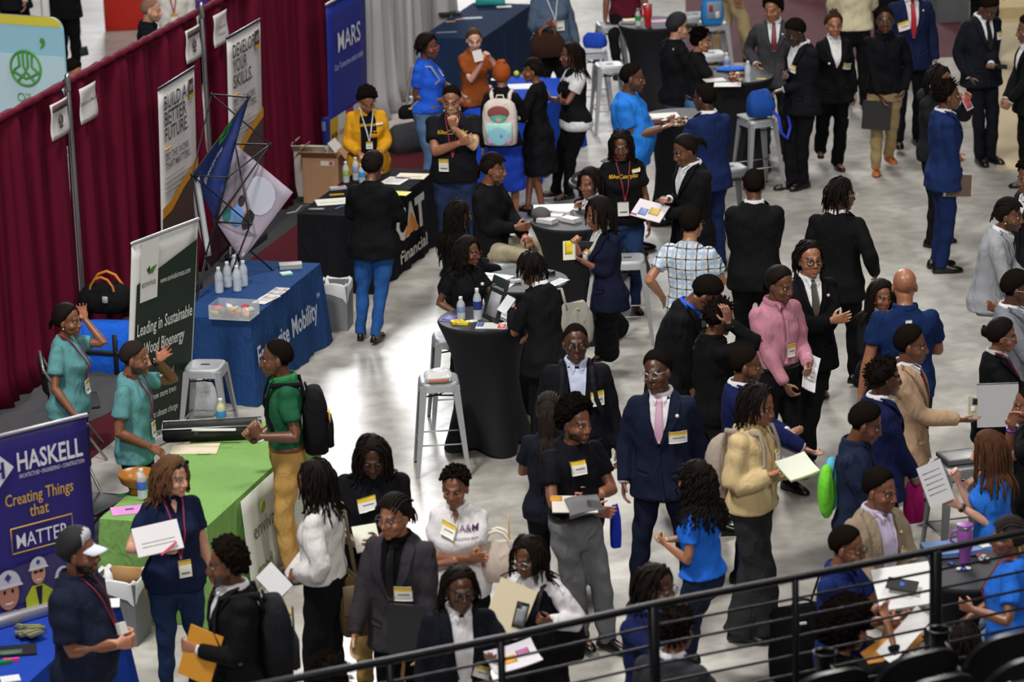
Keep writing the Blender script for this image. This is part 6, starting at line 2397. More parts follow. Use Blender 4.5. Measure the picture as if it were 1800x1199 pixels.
person('curly_polo', (824, 442), 42, hf=58, hp=6, H=1.54, sex='f', skin='d2', hair=('wavy', {'len': .24, 'n': 120}), top=('polo', '131316'), bottom=('trousers', '121215'), R=px(812, 556, .12, palm='down'), L='table', extras=[('glasses', {'c': '6a2034', 'w': .0034}), ('pin', {'u': -.06, 'v': .17, 'c': 'd8d4c8', 'r': .018})], label='person in black polo with wavy hair and maroon glasses at the middle table')
person('writing_w', (934, 474), -142, hf=-138, hp=34, lean=12, H=1.74, sex='f', skin='d3', hair=('locs', {'len': .12, 'n': 120, 'r': .0065}), top=('suit', '131316', {'v': .2, 'cuff': None}), bottom=('trousers', '101012'), L=px(900, 545, -.10, palm='up', curl=.6), R='table', label='person in black blazer writing at the middle table, back turned')
person('denim_shirt', (968, -30), 12, hp=12, H=1.72, sex='f', b=1.3, skin='d3', hair=('bob',), top=('shirt', '4d5d72', {'hem': .82, 'sr': .024}), bottom=('trousers', '141417'), R=px(962, 44, .28, palm='back'), L='down', extras=[('lanyard', {'v': .26, 'w': .09, 'h': .12, 'band': None, 'c': 'c0c0c4', 'u': -.06})], label='person in blue-grey button shirt carrying a brown bag, head above the picture')
person('maroon_top', (1098, -78), 0, H=1.74, skin='d3', top=('tee', '5a1a2a'), bottom=('trousers', '15151a'), legs=('sit', .72), label='person in maroon T-shirt seated at the back table')
person('grey_back_bottom', (1190, 1108), 150, hf=140, hp=10, H=1.74, skin='d3', hair=('twists', {'n': 170, 'len': .036}), top=('suit', '33343a'), bottom=('trousers', '2a2a2e'), R='hold', L='hold', label='person with curly hair and grey suit seen from behind through the railing')
person('chin_locs', (1154, 1032), 48, hf=62, hp=8, H=1.76, skin='d1', hair=('locs', {'len': .18, 'n': 90}), top=('suit', '182048', {'shirt': '6a9ad0', 'cuff': None, 'v': .2}), bottom=('trousers', '141b3c'), R=px(1200, 1092, .20, pole=(.5, .2, -1), fdir=(0, .1, 1), palm='back', curl=.8), L='low', extras=[('glasses', {'w': .003})], label='person in navy suit with locs and glasses, hand near the chin')
# ------------------------------------------------------------------ things held, carried and lying about
def basis(az, el, roll=0.0):
    """axes (across, along, normal) of a sheet whose normal points az degrees right of the camera and el degrees up"""
    a, e, r = math.radians(az), math.radians(el), math.radians(roll)
    n = np.array([math.sin(a) * math.cos(e), -math.cos(a) * math.cos(e), math.sin(e)])
    x = nrm(np.cross(UP, n)) if abs(n[2]) < .999 else np.array([1.0, 0, 0])
    y = np.cross(n, x)
    return x * math.cos(r) + y * math.sin(r), -x * math.sin(r) + y * math.cos(r), n


def slab(name, label, cat, c, w, h, th, ax, color, parts=(), curl=0.0, rough=.6, group=None, m=None, wood=0):
    """a thin thing at c: a sheet, book, phone or card; parts = (name, x, y, w, h, colour) printed on its face"""
    X, Y, Nn = ax
    root = thing(name, label, cat, c, 0, group) if parts else None
    G = [[X * (w * (j / 6 - .5)) + Y * (h * (i / 6 - .5)) + Nn * (curl * ((i / 3 - 1) ** 2 * .6 + (j / 3 - 1) ** 2 * .4)) for j in range(7)] for i in range(7)]
    b_ = MB()
    b_.grid(G, th, Nn)
    o = b_.build('sheet' if root else name, m or mat(color, rough), root, auto=40)
    if root is None:
        o.location = tuple(c)
        return tag(o, label, cat, group)
    for (pn, x, y, pw, ph, col) in parts:
        b_ = MB()
        P = []
        for i in range(4):
            row = []
            for j in range(4):
                u, v = x + pw * (j / 3 - .5), y + ph * (i / 3 - .5)
                row.append(X * u + Y * v + Nn * (curl * ((v / h * 2) ** 2 * .6 + (u / w * 2) ** 2 * .4) + .0015))
            P.append(row)
        b_.grid(P, .001, Nn)
        b_.build(pn, mat(col, .5), root)
    return root


def lay(name, label, cat, x, y, z, w, h, ang, color, th=.004, parts=(), **k):
    """something lying flat at height z where the photograph shows it"""
    a = math.radians(ang)
    X, Y = np.array([math.cos(a), math.sin(a), 0]), np.array([-math.sin(a), math.cos(a), 0])
    return slab(name, label, cat, at(x, y, z) + UP * th, w, h, th, (X, Y, UP), color, parts, **k)


def held(name, label, cat, x, y, who, w, h, az, el, roll, color, th=.004, parts=(), dy=0.0, hand='R', **k):
    q = ALL.get(who)
    yy = q.to_world(q.arm[1 if hand == 'R' else -1]['W'])[1] + dy if q else 28.0
    return slab(name, label, cat, at_y(x, y, yy), w, h, th, basis(az, el, roll), color, parts, **k)


LINES = lambda w, h: [('print', 0, h * (.30 - .13 * i), w * .72, h * .025, '8a8a8c') for i in range(5)]
CLEAR = mat('dfe6ea', .08, trans=.92, spec=.5, ior=1.2)
PLASTIC = mat('dfe8ee', .12, alpha=.45, spec=.8)

# ---- bottles
BOT = {}


def bottle(label, x, y, z, h=.21, r=.032, band='3a6ab0', cap='d8dade', tint=None, cat='bottle'):
    c = at(x, y, z + .001)
    key = (h, r, band, cap, tint)
    if key in BOT:
        return dup(BOT[key], c, 0, label)
    root = thing('water_bottle', label, cat, c)
    b_ = MB()
    b_.lathe((0, 0, 0), [(r * .6, 0), (r * .95, .006), (r, .02), (r, h * .42), (r * .94, h * .46), (r, h * .50), (r, h * .66), (r * .8, h * .78), (r * .42, h * .88), (r * .40, h * .93)], 20)
    b_.build('bottle_body', mat(tint, .15, alpha=.8) if tint else PLASTIC, root, auto=60)
    b_ = MB()
    b_.lathe((0, 0, 0), [(r * .46, h * .91), (r * .48, h * .925), (r * .46, h), (r * .3, h + .002)], 16)
    b_.build('cap', mat(cap, .4), root, auto=50)
    if band:
        b_ = MB()
        b_.lathe((0, 0, 0), [(r * 1.01, h * .34), (r * 1.03, h * .35), (r * 1.03, h * .60), (r * 1.01, h * .61)], 20, cap=False)
        b_.build('label', mat(band, .4), root)
    BOT[key] = root
    return root


ZT, ZC = .752, 1.073
bottle('small water bottle with blue label at the left of the middle black table', 811, 562, ZC, .19, .034, '7a8ac0')
bottle('taller water bottle with dark blue label beside the tilted black sign', 840, 562, ZC, .26, .034, '24307a')
bottle('water bottle in front of the seated black-suited people on the candy tray table', 1315, 144, ZC, .22, .034, 'b8c4d4')
bottle('water bottle by the blue cloth bag on the candy tray table', 1278, 124, ZC, .19, .033, '7a90c8')
bottle('green-topped soda bottle beside the red tumbler', 1122, 46, ZC, .20, .034, '3a8a4a', '2a7a3a')
bottle('water bottle standing near the mustard cardigan at the long black table edge', 609, 321, ZT, .21, .033, '9ab060')
bottle('middle water bottle before the mustard cardigan', 626, 317, ZT, .23, .033, '8a94b0')
bottle('water bottle with bright blue label half behind the black jacket', 637, 322, ZT, .19, .033, '3a90d8')
bottle('bottle of pale lemonade with blue label on the far end of the green table', 390, 752, ZT, .23, .036, '3a90c8', 'd8dce0', 'd8d8a8')
bottle('water bottle with blue label beside the wooden bowl', 251, 878, ZT, .23, .036, '3a60b8')
bottle('water bottle in front of the person in rust T-shirt', 853, 152, ZT, .20, .033, 'c8ccd4')
bottle('water bottle by the jean shorts at the lower right', 1726, 1112, .74, .21, .033, 'c0c8d0')
for i, (x, y) in enumerate(((386, 515), (401, 505), (418, 512), (414, 493), (429, 503))):
    bottle(['clear sports bottle with white top, leftmost of the group on the navy table', 'clear sports bottle with white top, second from left on the navy table', 'clear sports bottle with white top, front middle of the navy table group', 'clear sports bottle with white top, rearmost of the navy table group', 'clear sports bottle with white top, rightmost of the navy table group'][i], x, y, ZT, .23, .037, None, 'e0e0e2', None)


def tumbler(label, x, y, z, color, h=.25):
    root = thing('tumbler', label, 'tumbler', at(x, y, z + .001))
    b_ = MB()
    b_.lathe((0, 0, 0), [(.034, 0), (.036, .01), (.037, .09), (.048, .11), (.050, h - .02), (.048, h - .018)], 24)
    b_.build('cup', mat(color, .4), root, auto=50)
    b_ = MB()
    b_.lathe((0, 0, 0), [(.051, h - .032), (.052, h - .03), (.052, h - .012), (.051, h - .010)], 24, cap=False)
    b_.build('steel_band', mat('b8babc', .3, metal=.9), root)
    b_ = MB()
    b_.lathe((0, 0, 0), [(.049, h - .014), (.050, h), (.03, h + .006), (.012, h + .008)], 24)
    b_.build('lid', mat(color, .35), root, auto=50)
    b_ = MB()
    b_.tube([(-.048, 0, h - .04), (-.085, 0, h - .05), (-.090, 0, h - .11), (-.048, 0, h - .13)], .009, 8)
    b_.build('handle', mat(color, .4), root)
    return root


tumbler('large red tumbler with handle on the back cocktail table', 1139, 46, ZC, 'b81e24')
tumbler('purple tumbler with lid on the cocktail table at lower right', 1696, 992, ZC, '8a4a98', .27)

# ---- papers and small things on the middle tables
lay('flyer', 'purple flyer lying at the left of the middle black table', 'flyer', 793, 560, ZC, .14, .20, -25, '3a3a7a', parts=[('print', 0, 0, .10, .15, '5a50a0')])
lay('flyer', 'white flyer with red corner at the front of the middle table', 'flyer', 864, 573, ZC, .24, .17, -8, 'd8d4d2', parts=[('print', .085, -.01, .06, .13, 'c8402a'), ('print', -.09, .02, .05, .11, '4a5aa0')])
lay('paper', 'white sheet under the hand of the person writing', 'paper', 905, 556, ZC, .21, .28, 30, 'd4d4d4', parts=LINES(.2, .28))
lay('card', 'small white card behind the yellow gum packs', 'card', 829, 565, ZC, .09, .06, 20, 'dcdcda')
lay('gum_pack', 'yellow pack lying at the front left of the middle table', 'gum pack', 804, 568, ZC, .10, .07, 15, 'd8c01e', th=.022, parts=[('print', 0, 0, .05, .03, 'b89a10')])
lay('gum_pack', 'second yellow pack overlapping the first one on the middle table', 'gum pack', 815, 570, ZC, .09, .06, -20, 'dcc828', th=.020, parts=[('print', 0, 0, .05, .02, 'b89a10')])
lay('paper', 'white stack of sheets on the rear middle table by the maroon glasses', 'paper', 868, 490, ZC, .22, .28, 60, 'd8d8d8', th=.012, parts=[('pen', .02, .03, .012, .13, '26262a')])
lay('paper', 'lower white sheet nearest the tilted sign on the rear middle table', 'paper', 873, 500, ZC, .28, .21, -20, 'd2d2d4')
lay('paper', 'white printed sheet at the right rim of the rear middle table', 'paper', 979, 497, ZC, .10, .24, -35, 'd4d4d4', parts=LINES(.1, .24))
lay('mouse', 'small black and white glasses case on the rear middle table', 'case', 964, 481, ZC, .11, .05, -40, '2a2c34', th=.03)
lay('wrapper', 'crumpled clear wrapper on the rear middle table', 'wrapper', 906, 497, ZC, .09, .06, 10, 'a8aab0', th=.02, curl=.01)
# tilted black sign with a pale card
c = at(862, 566, ZC)
root = thing('table_sign', 'tilted black sign with pale card standing on the middle black table', 'sign', c, math.radians(-12))
ax = basis(-38, 18, -6)
b_ = MB()
ctr = ax[1] * .17 + UP * .02
b_.box(ctr, (.20, .36, .018), np.stack(ax, 1), .006)
b_.build('board', mat('17211f', .5), root)
b_ = MB()
b_.box(ctr - ax[1] * .045 + ax[2] * .010, (.13, .19, .004), np.stack(ax, 1))
b_.build('card', mat('8f9096', .5), root)
lettering('lettering', 'Connect', root, ctr + ax[1] * .085 + ax[2] * .013, ax[0], ax[1], .042, 'b8bcb8', 'CENTER', .004)
b_ = MB()
b_.box(ctr - ax[1] * .16 - ax[2] * .05, (.14, .01, .12), np.stack(ax, 1))
b_.build('foot', mat('17211f', .5), root)
# notebook table
for i, (x, y, a) in enumerate(((975, 384, 12), (1003, 389, -14), (990, 379, 8), (962, 391, -6))):
    lay('notebook', ['white folded notebook with black edge at the front of the notebook table', 'white folded notebook nearest the navy blazer', 'white notebook lying on top of the others behind', 'white notebook half under the grey cap'][i], 'notebook', x, y, ZC + .0, .10, .17, 60 + a, 'cfcfd0', th=.035 if i != 2 else .05, parts=[('edge', 0, -.08, .10, .008, '1a1a1c')])
lay('paper', 'white papers under the outstretched arm on the notebook table', 'paper', 977, 366, ZC, .40, .22, 0, 'd2d4d2', th=.010)
lay('note', 'yellow sticky note on the notebook table', 'note', 1000, 374, ZC, .09, .08, 20, 'd8c84a')
c = at(951, 385, ZC)
root = thing('cap', 'grey cap lying on the notebook table', 'cap', c, .5)
b_ = MB()
b_.ellipsoid((0, 0, .045), (.085, .10, .065))
b_.build('crown', mat('4a4b4c', .85), root)
b_ = MB()
b_.grid([[(x, -.09 - .07 * t * math.sqrt(max(0, 1 - (x / .08) ** 2)), .02 - .012 * t) for x in np.linspace(-.075, .075, 7)] for t in np.linspace(0, 1, 5)], .006, UP)
b_.build('cap_brim', mat('b8bcb8', .8), root)
# chocolate table
lay('paper', 'white sheet at the back of the chocolate table', 'paper', 1168, 203, ZC, .28, .20, 8, 'd6d6d2')
for i in range(26):
    rs = random.Random(i * 7 + 1)
    x, y = 1150 + (i % 9) * 6.5 + rs.uniform(-2, 2), 222 - (i // 9) * 6 + rs.uniform(-1.5, 1.5) - (i % 9) * .6
    col = ('7a5a3a', 'c8c0b8', 'a87a3a', 'b0281e')[(i // 3 + i) % 4 if i > 8 else (1 if i % 9 < 5 else 0)]
    o = MB()
    ctr = at(x + 12, y, ZC + .014)
    o.box((0, 0, 0), (.038, .030, .026), rz_(rs.uniform(0, 3)), .008)
    o = o.build('chocolate', mat(col, .3, metal=.3))
    o.location = tuple(ctr)
    tag(o, 'wrapped chocolate among the rows laid out between the blue T-shirt and navy suit', 'chocolate', 'wrapped chocolates on the cocktail table')
# candy tray table
for i in range(16):
    rs = random.Random(i * 5 + 2)
    o = MB()
    o.ellipsoid((0, 0, 0), (.034, .022, .020), rz_(rs.uniform(0, 3)), 8, 6)
    o = o.build('candy', mat(('8a4a22', 'c89a78', '5a3018', 'd0b8a0')[i % 4], .35))
    o.location = tuple(at(1284 + rs.uniform(0, 22), 137 + rs.uniform(-8, 4), ZC + .02 + (i % 3) * .02))
    tag(o, 'brown wrapped candy in the pile beside the water bottle at the suited people', 'candy', 'brown candies on the back table')
lay('paper', 'white sheet at the front rim of the candy tray table', 'paper', 1279, 149, ZC, .28, .20, -6, 'd8d8d4')
lay('paper', 'white sheet by the seated black polo shirt on the candy tray table', 'paper', 1256, 141, ZC, .22, .16, 12, 'd0d0ce')
lay('note', 'small yellow and white packet on the candy tray table', 'packet', 1338, 139, ZC, .10, .05, -10, 'b8b048')
b_ = MB()
b_.ellipsoid((0, 0, .02), (.17, .08, .03))
o = b_.build('cloth_bag', mat('2a6ac8', .8))
o.location = tuple(at(1285, 124, ZC))
tag(o, 'flattened bright blue cloth bag at the back of the candy tray table', 'bag')
lay('paper', 'yellow-white papers on the red tumbler table', 'paper', 1112, 35, ZC, .22, .14, 5, 'c8c88a')
lay('paper', 'pink paper to the right of the red tumbler', 'paper', 1163, 37, ZC, .24, .14, 8, 'c890b8')
lay('phone', 'black phone at the left of the red tumbler table', 'phone', 1104, 42, ZC, .075, .15, 70, '121214', th=.01)
# lower right table
lay('cloth', 'light blue denim jacket spread on the purple tumbler table', 'jacket', 1672, 972, ZC, .34, .24, 12, '5a78a8', th=.03, curl=.02)
lay('paper', 'white paper stack near the grey-braided person', 'paper', 1738, 955, ZC, .17, .13, 25, 'd0d2d4', th=.008)
for i in range(16):
    rs = random.Random(i * 3 + 5)
    o = MB()
    o.box((0, 0, 0), (.05, .028, .014), rz_(rs.uniform(0, 3)), .006)
    blue = i < 8
    o = o.build('candy', mat(('3a4a9a', 'b8bcc8', 'c8ccd4', '2a3a8a')[i % 4] if blue else ('c8ccd0', 'b0402a', 'd0d4d8', 'a8acb4')[i % 4], .3))
    x, y = (1664 + rs.uniform(0, 38), 992 + rs.uniform(-4, 8)) if blue else (1716 + rs.uniform(0, 28), 978 + rs.uniform(-8, 10))
    o.location = tuple(at(x, y, ZC + .012))
    tag(o, 'blue and white wrapped sweet in front of the purple tumbler' if blue else 'shiny silver and red wrapper beside the purple tumbler', 'candy', 'blue sweets before the purple tumbler' if blue else 'silver wrappers beside the purple tumbler')
lay('tray', 'shallow grey tray of papers on the stool by the long brown hair', 'tray', 1690, 806, .765, .30, .24, 14, '6a6c70', th=.03, parts=[('paper', 0, 0, .26, .20, 'c4c6c8')])

# ---- green table
c = at(374, 770, ZT)
root = thing('display_case', 'long open black case lying across the green table', 'case', c, math.radians(3))
b_ = MB()
b_.box((0, 0, .06), (.74, .20, .11), bevel=.02)
b_.build('case', mat('131315', .45), root)
b_ = MB()
b_.box((0, 0, .113), (.68, .15, .008))
b_.build('lining', mat('0a0a0b', .8), root)
b_ = MB()
b_.tube([(-.37, -.10, .115), (.37, -.10, .115), (.37, .10, .115), (-.37, .10, .115), (-.37, -.10, .115)], .006, 6)
b_.build('trim', mat('b0b2b6', .3, metal=.8), root)
for sx in (-.12, .26):
    b_ = MB()
    b_.box((sx, -.104, .07), (.05, .012, .035), bevel=.004)
    b_.build('latch', mat('2a2a2c', .4), root)
lay('tube', 'white strip lying on the open black case', 'strip', 376, 757, ZT + .115, .33, .025, -5, 'dcdcd8', th=.012)
lay('folder', 'cream manila folder on the green table in front of the black case', 'folder', 343, 790, ZT, .35, .24, -3, 'd6cbb0', th=.008, parts=[('tab', .08, -.115, .10, .03, 'ddd4bc')])
lay('flyer', 'pink flyer with dark emblem at the near end of the green table', 'flyer', 228, 897, ZT, .26, .18, 12, 'd28ac8', parts=[('print', 0, .01, .06, .03, '6a3a78')])
lay('label_card', 'dark green card near the wooden bowl', 'card', 222, 869, ZT, .14, .05, 30, '1e5c3a')
c = at(243, 866, ZT)
root = thing('wooden_bowl', 'polished wooden bowl on the left edge of the green table', 'bowl', c)
b_ = MB()
b_.lathe((0, 0, 0), [(.065, 0), (.07, .01), (.05, .03), (.06, .045), (.115, .08), (.135, .13), (.14, .15), (.132, .152), (.11, .10), (.05, .06), (.01, .055)], 32)
b_.build('bowl', mat('9a6426', .3, vary=.35, scale=14, spec=.6), root)

# ---- navy Mobility table: clear candy tray, brochures, cards, frame display
c = at(412, 556, ZT)
root = thing('candy_tray', 'clear acrylic tray full of bright candy packs on the navy table', 'tray', c, -BA)
b_ = MB()
for (x, y, sx, sy) in ((0, -.12, .36, .006), (0, .12, .36, .006), (-.18, 0, .006, .24), (.18, 0, .006, .24)):
    b_.box((x, y, .06), (sx, sy, .12))
b_.box((0, 0, .004), (.36, .24, .008))
b_.build('tray', mat('dfe6ea', .08, alpha=.28, spec=.8), root, smooth=False)
cols = ['d8b41e', 'c83a1e', '2a5ab8', '1e7a3a', 'd06a1e', 'd8d4d0', 'c8281e', 'd8c83a', '3a9ad0', 'd8782a', 'c0c4c8', 'b82a24', 'e0a030', 'd4d0d0']
for i, cl in enumerate(cols):
    rs = random.Random(i)
    p = c + E1 * ((i % 3 - 1) * .07) + E2 * ((i // 3 - 2) * .07) + UP * (.045 + .02 * (i % 2))
    o = MB()
    R_ = rz_(rs.uniform(0, 3)) @ rx(rs.uniform(-.7, .7))
    o.box((0, 0, 0), (.085, .055, .03), R_, .012)
    o = o.build('candy_pack', mat(cl, .35))
    o.location = tuple(p)
    tag(o, 'bright candy pack heaped inside the clear tray', 'candy', 'candy packs in the clear tray')
for i, (x, y, a) in enumerate(((487, 514, -20), (478, 520, -24), (468, 527, -28))):
    lay('brochure', ['pale printed brochure at the right of the fan on the navy table', 'pale printed brochure in the middle of the fan on the navy table', 'pale printed brochure at the left of the fan on the navy table'][i], 'brochure', x, y, ZT + .002 * i, .13, .27, a, 'c8c4c2', th=.005, parts=[('picture', 0, .07, .11, .08, ('9a8a88', '8a94a0', 'a89a98')[i])] + LINES(.12, .2)[2:])
lay('box', 'flat grey card box at the far corner of the navy table', 'box', 511, 470, ZT, .20, .13, 6, '9c9c9a', th=.035, parts=[('lid_line', 0, -.06, .2, .004, '2a2a2c')])
lay('note', 'small pale green note pad on the navy table', 'note pad', 503, 482, ZT, .10, .08, 20, 'a8d0b8', th=.015)


def pt(x, y, yy):
    return at_y(x, y, yy)


hub = dict(A=pt(372, 166, 28.95), B=pt(437, 171, 28.80), Cc=pt(413, 253, 29.0), D=pt(475, 254, 28.9), E=pt(338, 308, 28.45), Fh=pt(400, 312, 28.4), G=pt(380, 390, 28.75), H=pt(440, 394, 28.65), K=pt(361, 452, 28.35))
feet = dict(I=at(479, 475, ZT), J=at(345, 528, ZT), L=at(399, 500, ZT), M=at(418, 458, ZT))
hub.update(feet)
o0 = feet['I'].copy()
root = thing('popup_display', 'black scissor frame display with printed fabric panels on the navy table', 'display', o0)
rods = 'A-B Cc-D E-Fh G-H A-E B-Cc A-D B-E E-H Cc-G D-Fh Fh-G D-G G-J H-L H-M G-I E-K K-J Fh-K Cc-H'.split()
for r_ in rods:
    a, b2 = r_.split('-')
    b_ = MB()
    b_.tube([hub[a] - o0, hub[b2] - o0], .0075, 6)
    b_.build('rod', mat('141416', .4), root)
for k, v in hub.items():
    b_ = MB()
    b_.ellipsoid(v - o0, .018, None, 8, 6)
    b_.build('hub', mat('0e0e10', .5), root)


def fabric_panel(name, A, B, C_, D_, color, parts=()):
    A, B, C_, D_ = [np.asarray(v) - o0 for v in (A, B, C_, D_)]
    n = nrm(np.cross(B - A, D_ - A))
    if n[1] > 0:
        n = -n
    def P(u, v, off=0):
        p = A * (1 - u) * (1 - v) + B * u * (1 - v) + C_ * u * v + D_ * (1 - u) * v
        return p - n * .07 * math.sin(math.pi * u) * math.sin(math.pi * v) + n * off
    b_ = MB()
    b_.grid([[P(i / 8, j / 8) for i in range(9)] for j in range(9)], .004, n)
    f = b_.build(name, mat(color, .7), root)
    for (pn, u, v, w_, h_, col) in parts:
        b_ = MB()
        pts = [P(u + w_ * math.cos(t), v + h_ * math.sin(t), .008) for t in np.linspace(0, 6.28, 14, endpoint=False)]
        b_.add(pts, [tuple(range(14))])
        b_.build(pn, mat(col, .7), f, smooth=False)
    return P


Pb = fabric_panel('blue_panel', hub['E'], hub['B'], pt(402, 300, 28.6), hub['G'], '1c2f6c')
for t, u0, v0, sz, col in (('Enterprise', .12, .40, .05, 'c8ccd8'), ('e', .45, .20, .22, '3aa03a')):
    V, F = text_mesh(t, sz * 3, 'LEFT', .015)
    V[:, 0] *= .8
    W = [Pb(u0 + x, v0 - y, .010) for x, y in V]
    make_obj('lettering', W, F, mat(col, .6), root, smooth=False)
fabric_panel('photo_panel', hub['Cc'], pt(515, 338, 28.75), pt(425, 458, 28.75), hub['G'], '9a90a0',
             [('photo_wall', .62, .30, .26, .22, 'b8bcc8'), ('photo_hair', .62, .62, .10, .14, '1a1416'), ('photo_face', .56, .60, .06, .08, '8a5a4a'), ('photo_shirt', .40, .70, .14, .12, '5a86c0'), ('photo_head', .36, .52, .06, .07, '2a1c1a'), ('photo_shirt_teal', .20, .80, .10, .10, '2a6a6a'), ('photo_face', .18, .68, .05, .06, '9a6a54')])
fabric_panel('side_panel', hub['E'], hub['E'] + np.array([.05, .08, 0]), hub['K'] + np.array([.05, .05, 0]), hub['K'], 'a8aab0')
fabric_panel('maroon_panel', hub['G'], pt(408, 430, 28.9), pt(372, 470, 28.8), hub['K'], '3a0f18')

# ---- CAT table
lay('paper', 'large white sheet at the near end of the long black table', 'paper', 583, 355, ZT, .30, .24, 10, 'd8d6cc', parts=LINES(.3, .2)[3:])
lay('phone', 'black phone with pale icons at the near corner of the long black table', 'phone', 556, 369, ZT, .16, .08, -6, '18181c', th=.01, parts=[('screen', 0, 0, .14, .05, '8a8480')])
lay('paper', 'cream papers at the far right of the long black table', 'paper', 724, 310, ZT, .30, .22, -14, 'd2c8ae', parts=LINES(.3, .2)[3:])
lay('paper', 'white papers beside the cream ones on the long black table', 'paper', 694, 318, ZT, .22, .28, -22, 'd4d2cc', parts=LINES(.2, .28))
lay('folder', 'yellow folder by the right elbow of the black jacket', 'folder', 700, 340, ZT, .22, .15, -20, 'd8d040')
lay('pen', 'yellow pen lying behind the large white sheet on the long black table', 'pen', 592, 343, ZT, .14, .014, 8, 'c8a81e', th=.012)
lay('pen', 'blue pen lying by the elbow of the black jacket', 'pen', 597, 366, ZT, .012, .13, -35, '2a5a9a', th=.012)
lay('badge_pile', 'small pile of name badges behind the pens on the long black table', 'badges', 594, 332, ZT, .16, .08, 14, 'a8a8b4', th=.02, parts=[('badge', .03, .01, .05, .04, 'c04a30')])


def carton(name, label, cat, x, y, w, d, h, ang, color, open_=False, z=0, parts=()):
    c = at(x, y, z)
    root = thing(name, label, cat, c, math.radians(ang))
    b_ = MB()
    t = .008
    for (cx, cy, sx, sy) in ((0, -d / 2, w, t), (0, d / 2, w, t), (-w / 2, 0, t, d), (w / 2, 0, t, d)):
        b_.box((cx, cy, h / 2), (sx, sy, h))
    b_.box((0, 0, .006), (w, d, .012))
    if not open_:
        b_.box((0, 0, h), (w + .004, d + .004, .01))
    b_.build('box', mat(color, .75, vary=.12, scale=8), root, smooth=False)
    if open_:
        for (R_, px_, py_, sw) in ((ry(.9), w / 2 + .05, 0, (.13, d, .006)), (ry(-.9), -w / 2 - .05, 0, (.13, d, .006)), (rx(-.7), 0, -d / 2 - .05, (w, .13, .006))):
            b_ = MB()
            b_.box((px_, py_, h + .035), sw, R_)
            b_.build('flap', mat(color, .75), root, smooth=False)
    for (pn, px_, pz, pw, ph, col) in parts:
        b_ = MB()
        b_.box((px_, -d / 2 - .006, pz), (pw, .004, ph))
        b_.build(pn, mat(col, .6), root, smooth=False)
    return root


carton('cardboard_box', 'open brown cardboard box on the floor behind the long black table', 'box', 574, 352, .38, .34, .50, -14, 'a07c5c', True, parts=[('label', .08, .44, .14, .05, 'd0c8c0'), ('label_mark', .12, .44, .04, .04, 'b83a2a')])
carton('white_box', 'open white carton beside the brown cardboard box by the maroon curtain', 'box', 556, 342, .36, .26, .50, -14, 'c4c0b8', True)
carton('blue_box', 'dark blue carton with white emblem standing behind the brown box', 'box', 582, 305, .26, .18, .62, -24, '22307e', False, parts=[('emblem', -.04, .54, .10, .10, '8a94c8')])
for i in range(6):
    rs = random.Random(i + 40)
    o = MB()
    o.box((0, 0, 0), (.10, .07, .03), rz_(rs.uniform(0, 3)) @ rx(rs.uniform(-.4, .4)), .01)
    o = o.build('snack_pack', mat(('9ac028', 'd0d8c8', 'b8c838', 'c8ccc0')[i % 4], .4))
    o.location = tuple(at(574, 352, 0) + np.array([rs.uniform(-.12, .12), rs.uniform(-.10, .10), .44 + .02 * (i % 2)]))
    tag(o, 'green and white snack pack in the top of the brown cardboard box', 'snack', 'snack packs in the cardboard box')
# cable
b_ = MB()
pts = [at(x, y, .012) for x, y in ((505, 375), (520, 372), (530, 362), (548, 360), (556, 366))]
c0_ = pts[0] * 1
b_.tube([p - c0_ for p in pts], .008, 6)
o = b_.build('cable', mat('b8b4ae', .6))
o.location = tuple(c0_)
tag(o, 'pale cable curling on the floor by the brown cardboard box', 'cable')
for nm, lab, x, y, w_, d_, h_, a_, cl in (('bin', 'grey bin with white liner beneath the green table near the navy polo', 217, 1122, .34, .30, .46, -16, '6c6e70'), ('bin', 'grey bin with white liner between the navy table and the long black table', 594, 575, .26, .26, .42, -10, '77797c')):
    c = at(x, y, 0)
    root = thing(nm, lab, 'bin', c, math.radians(a_))
    b_ = MB()
    b_.loft([[(sx * w_ / 2 * k, sy * d_ / 2 * k, z) for sx, sy in ((1, -1), (1, 1), (-1, 1), (-1, -1))] for z, k in ((0, .92), (h_, 1.0), (h_, .94), (.03, .86))])
    b_.build('bin', mat(cl, .85, vary=.35, scale=120), root, smooth=False)
    b_ = MB()
    n = 28
    an = np.linspace(0, 2 * math.pi, n, endpoint=False)
    sq = lambda e, k: np.stack([np.sign(np.cos(an)) * np.abs(np.cos(an)) ** (2 / e) * w_ / 2 * k, np.sign(np.sin(an)) * np.abs(np.sin(an)) ** (2 / e) * d_ / 2 * k], 1)
    rg = []
    for z, k in ((h_ - .11, 1.05), (h_ + .005, 1.05), (h_ + .02, 1.0), (h_ - .10, .90)):
        zz = np.full(n, z) + (.05 * np.sin(an * 3 + 1) if z < h_ - .105 else .012 * np.sin(an * 7))
        rg.append(np.concatenate([sq(7, k), zz[:, None]], 1))
    b_.loft(rg, cap=False)
    b_.build('liner', mat('cfd0d0', .5), root)
    if w_ > .3:
        b_ = MB()
        b_.box((.06, .02, h_ - .04), (.22, .02, .24), rx(.25))
        b_.build('cardboard', mat('b48a58', .8), root)

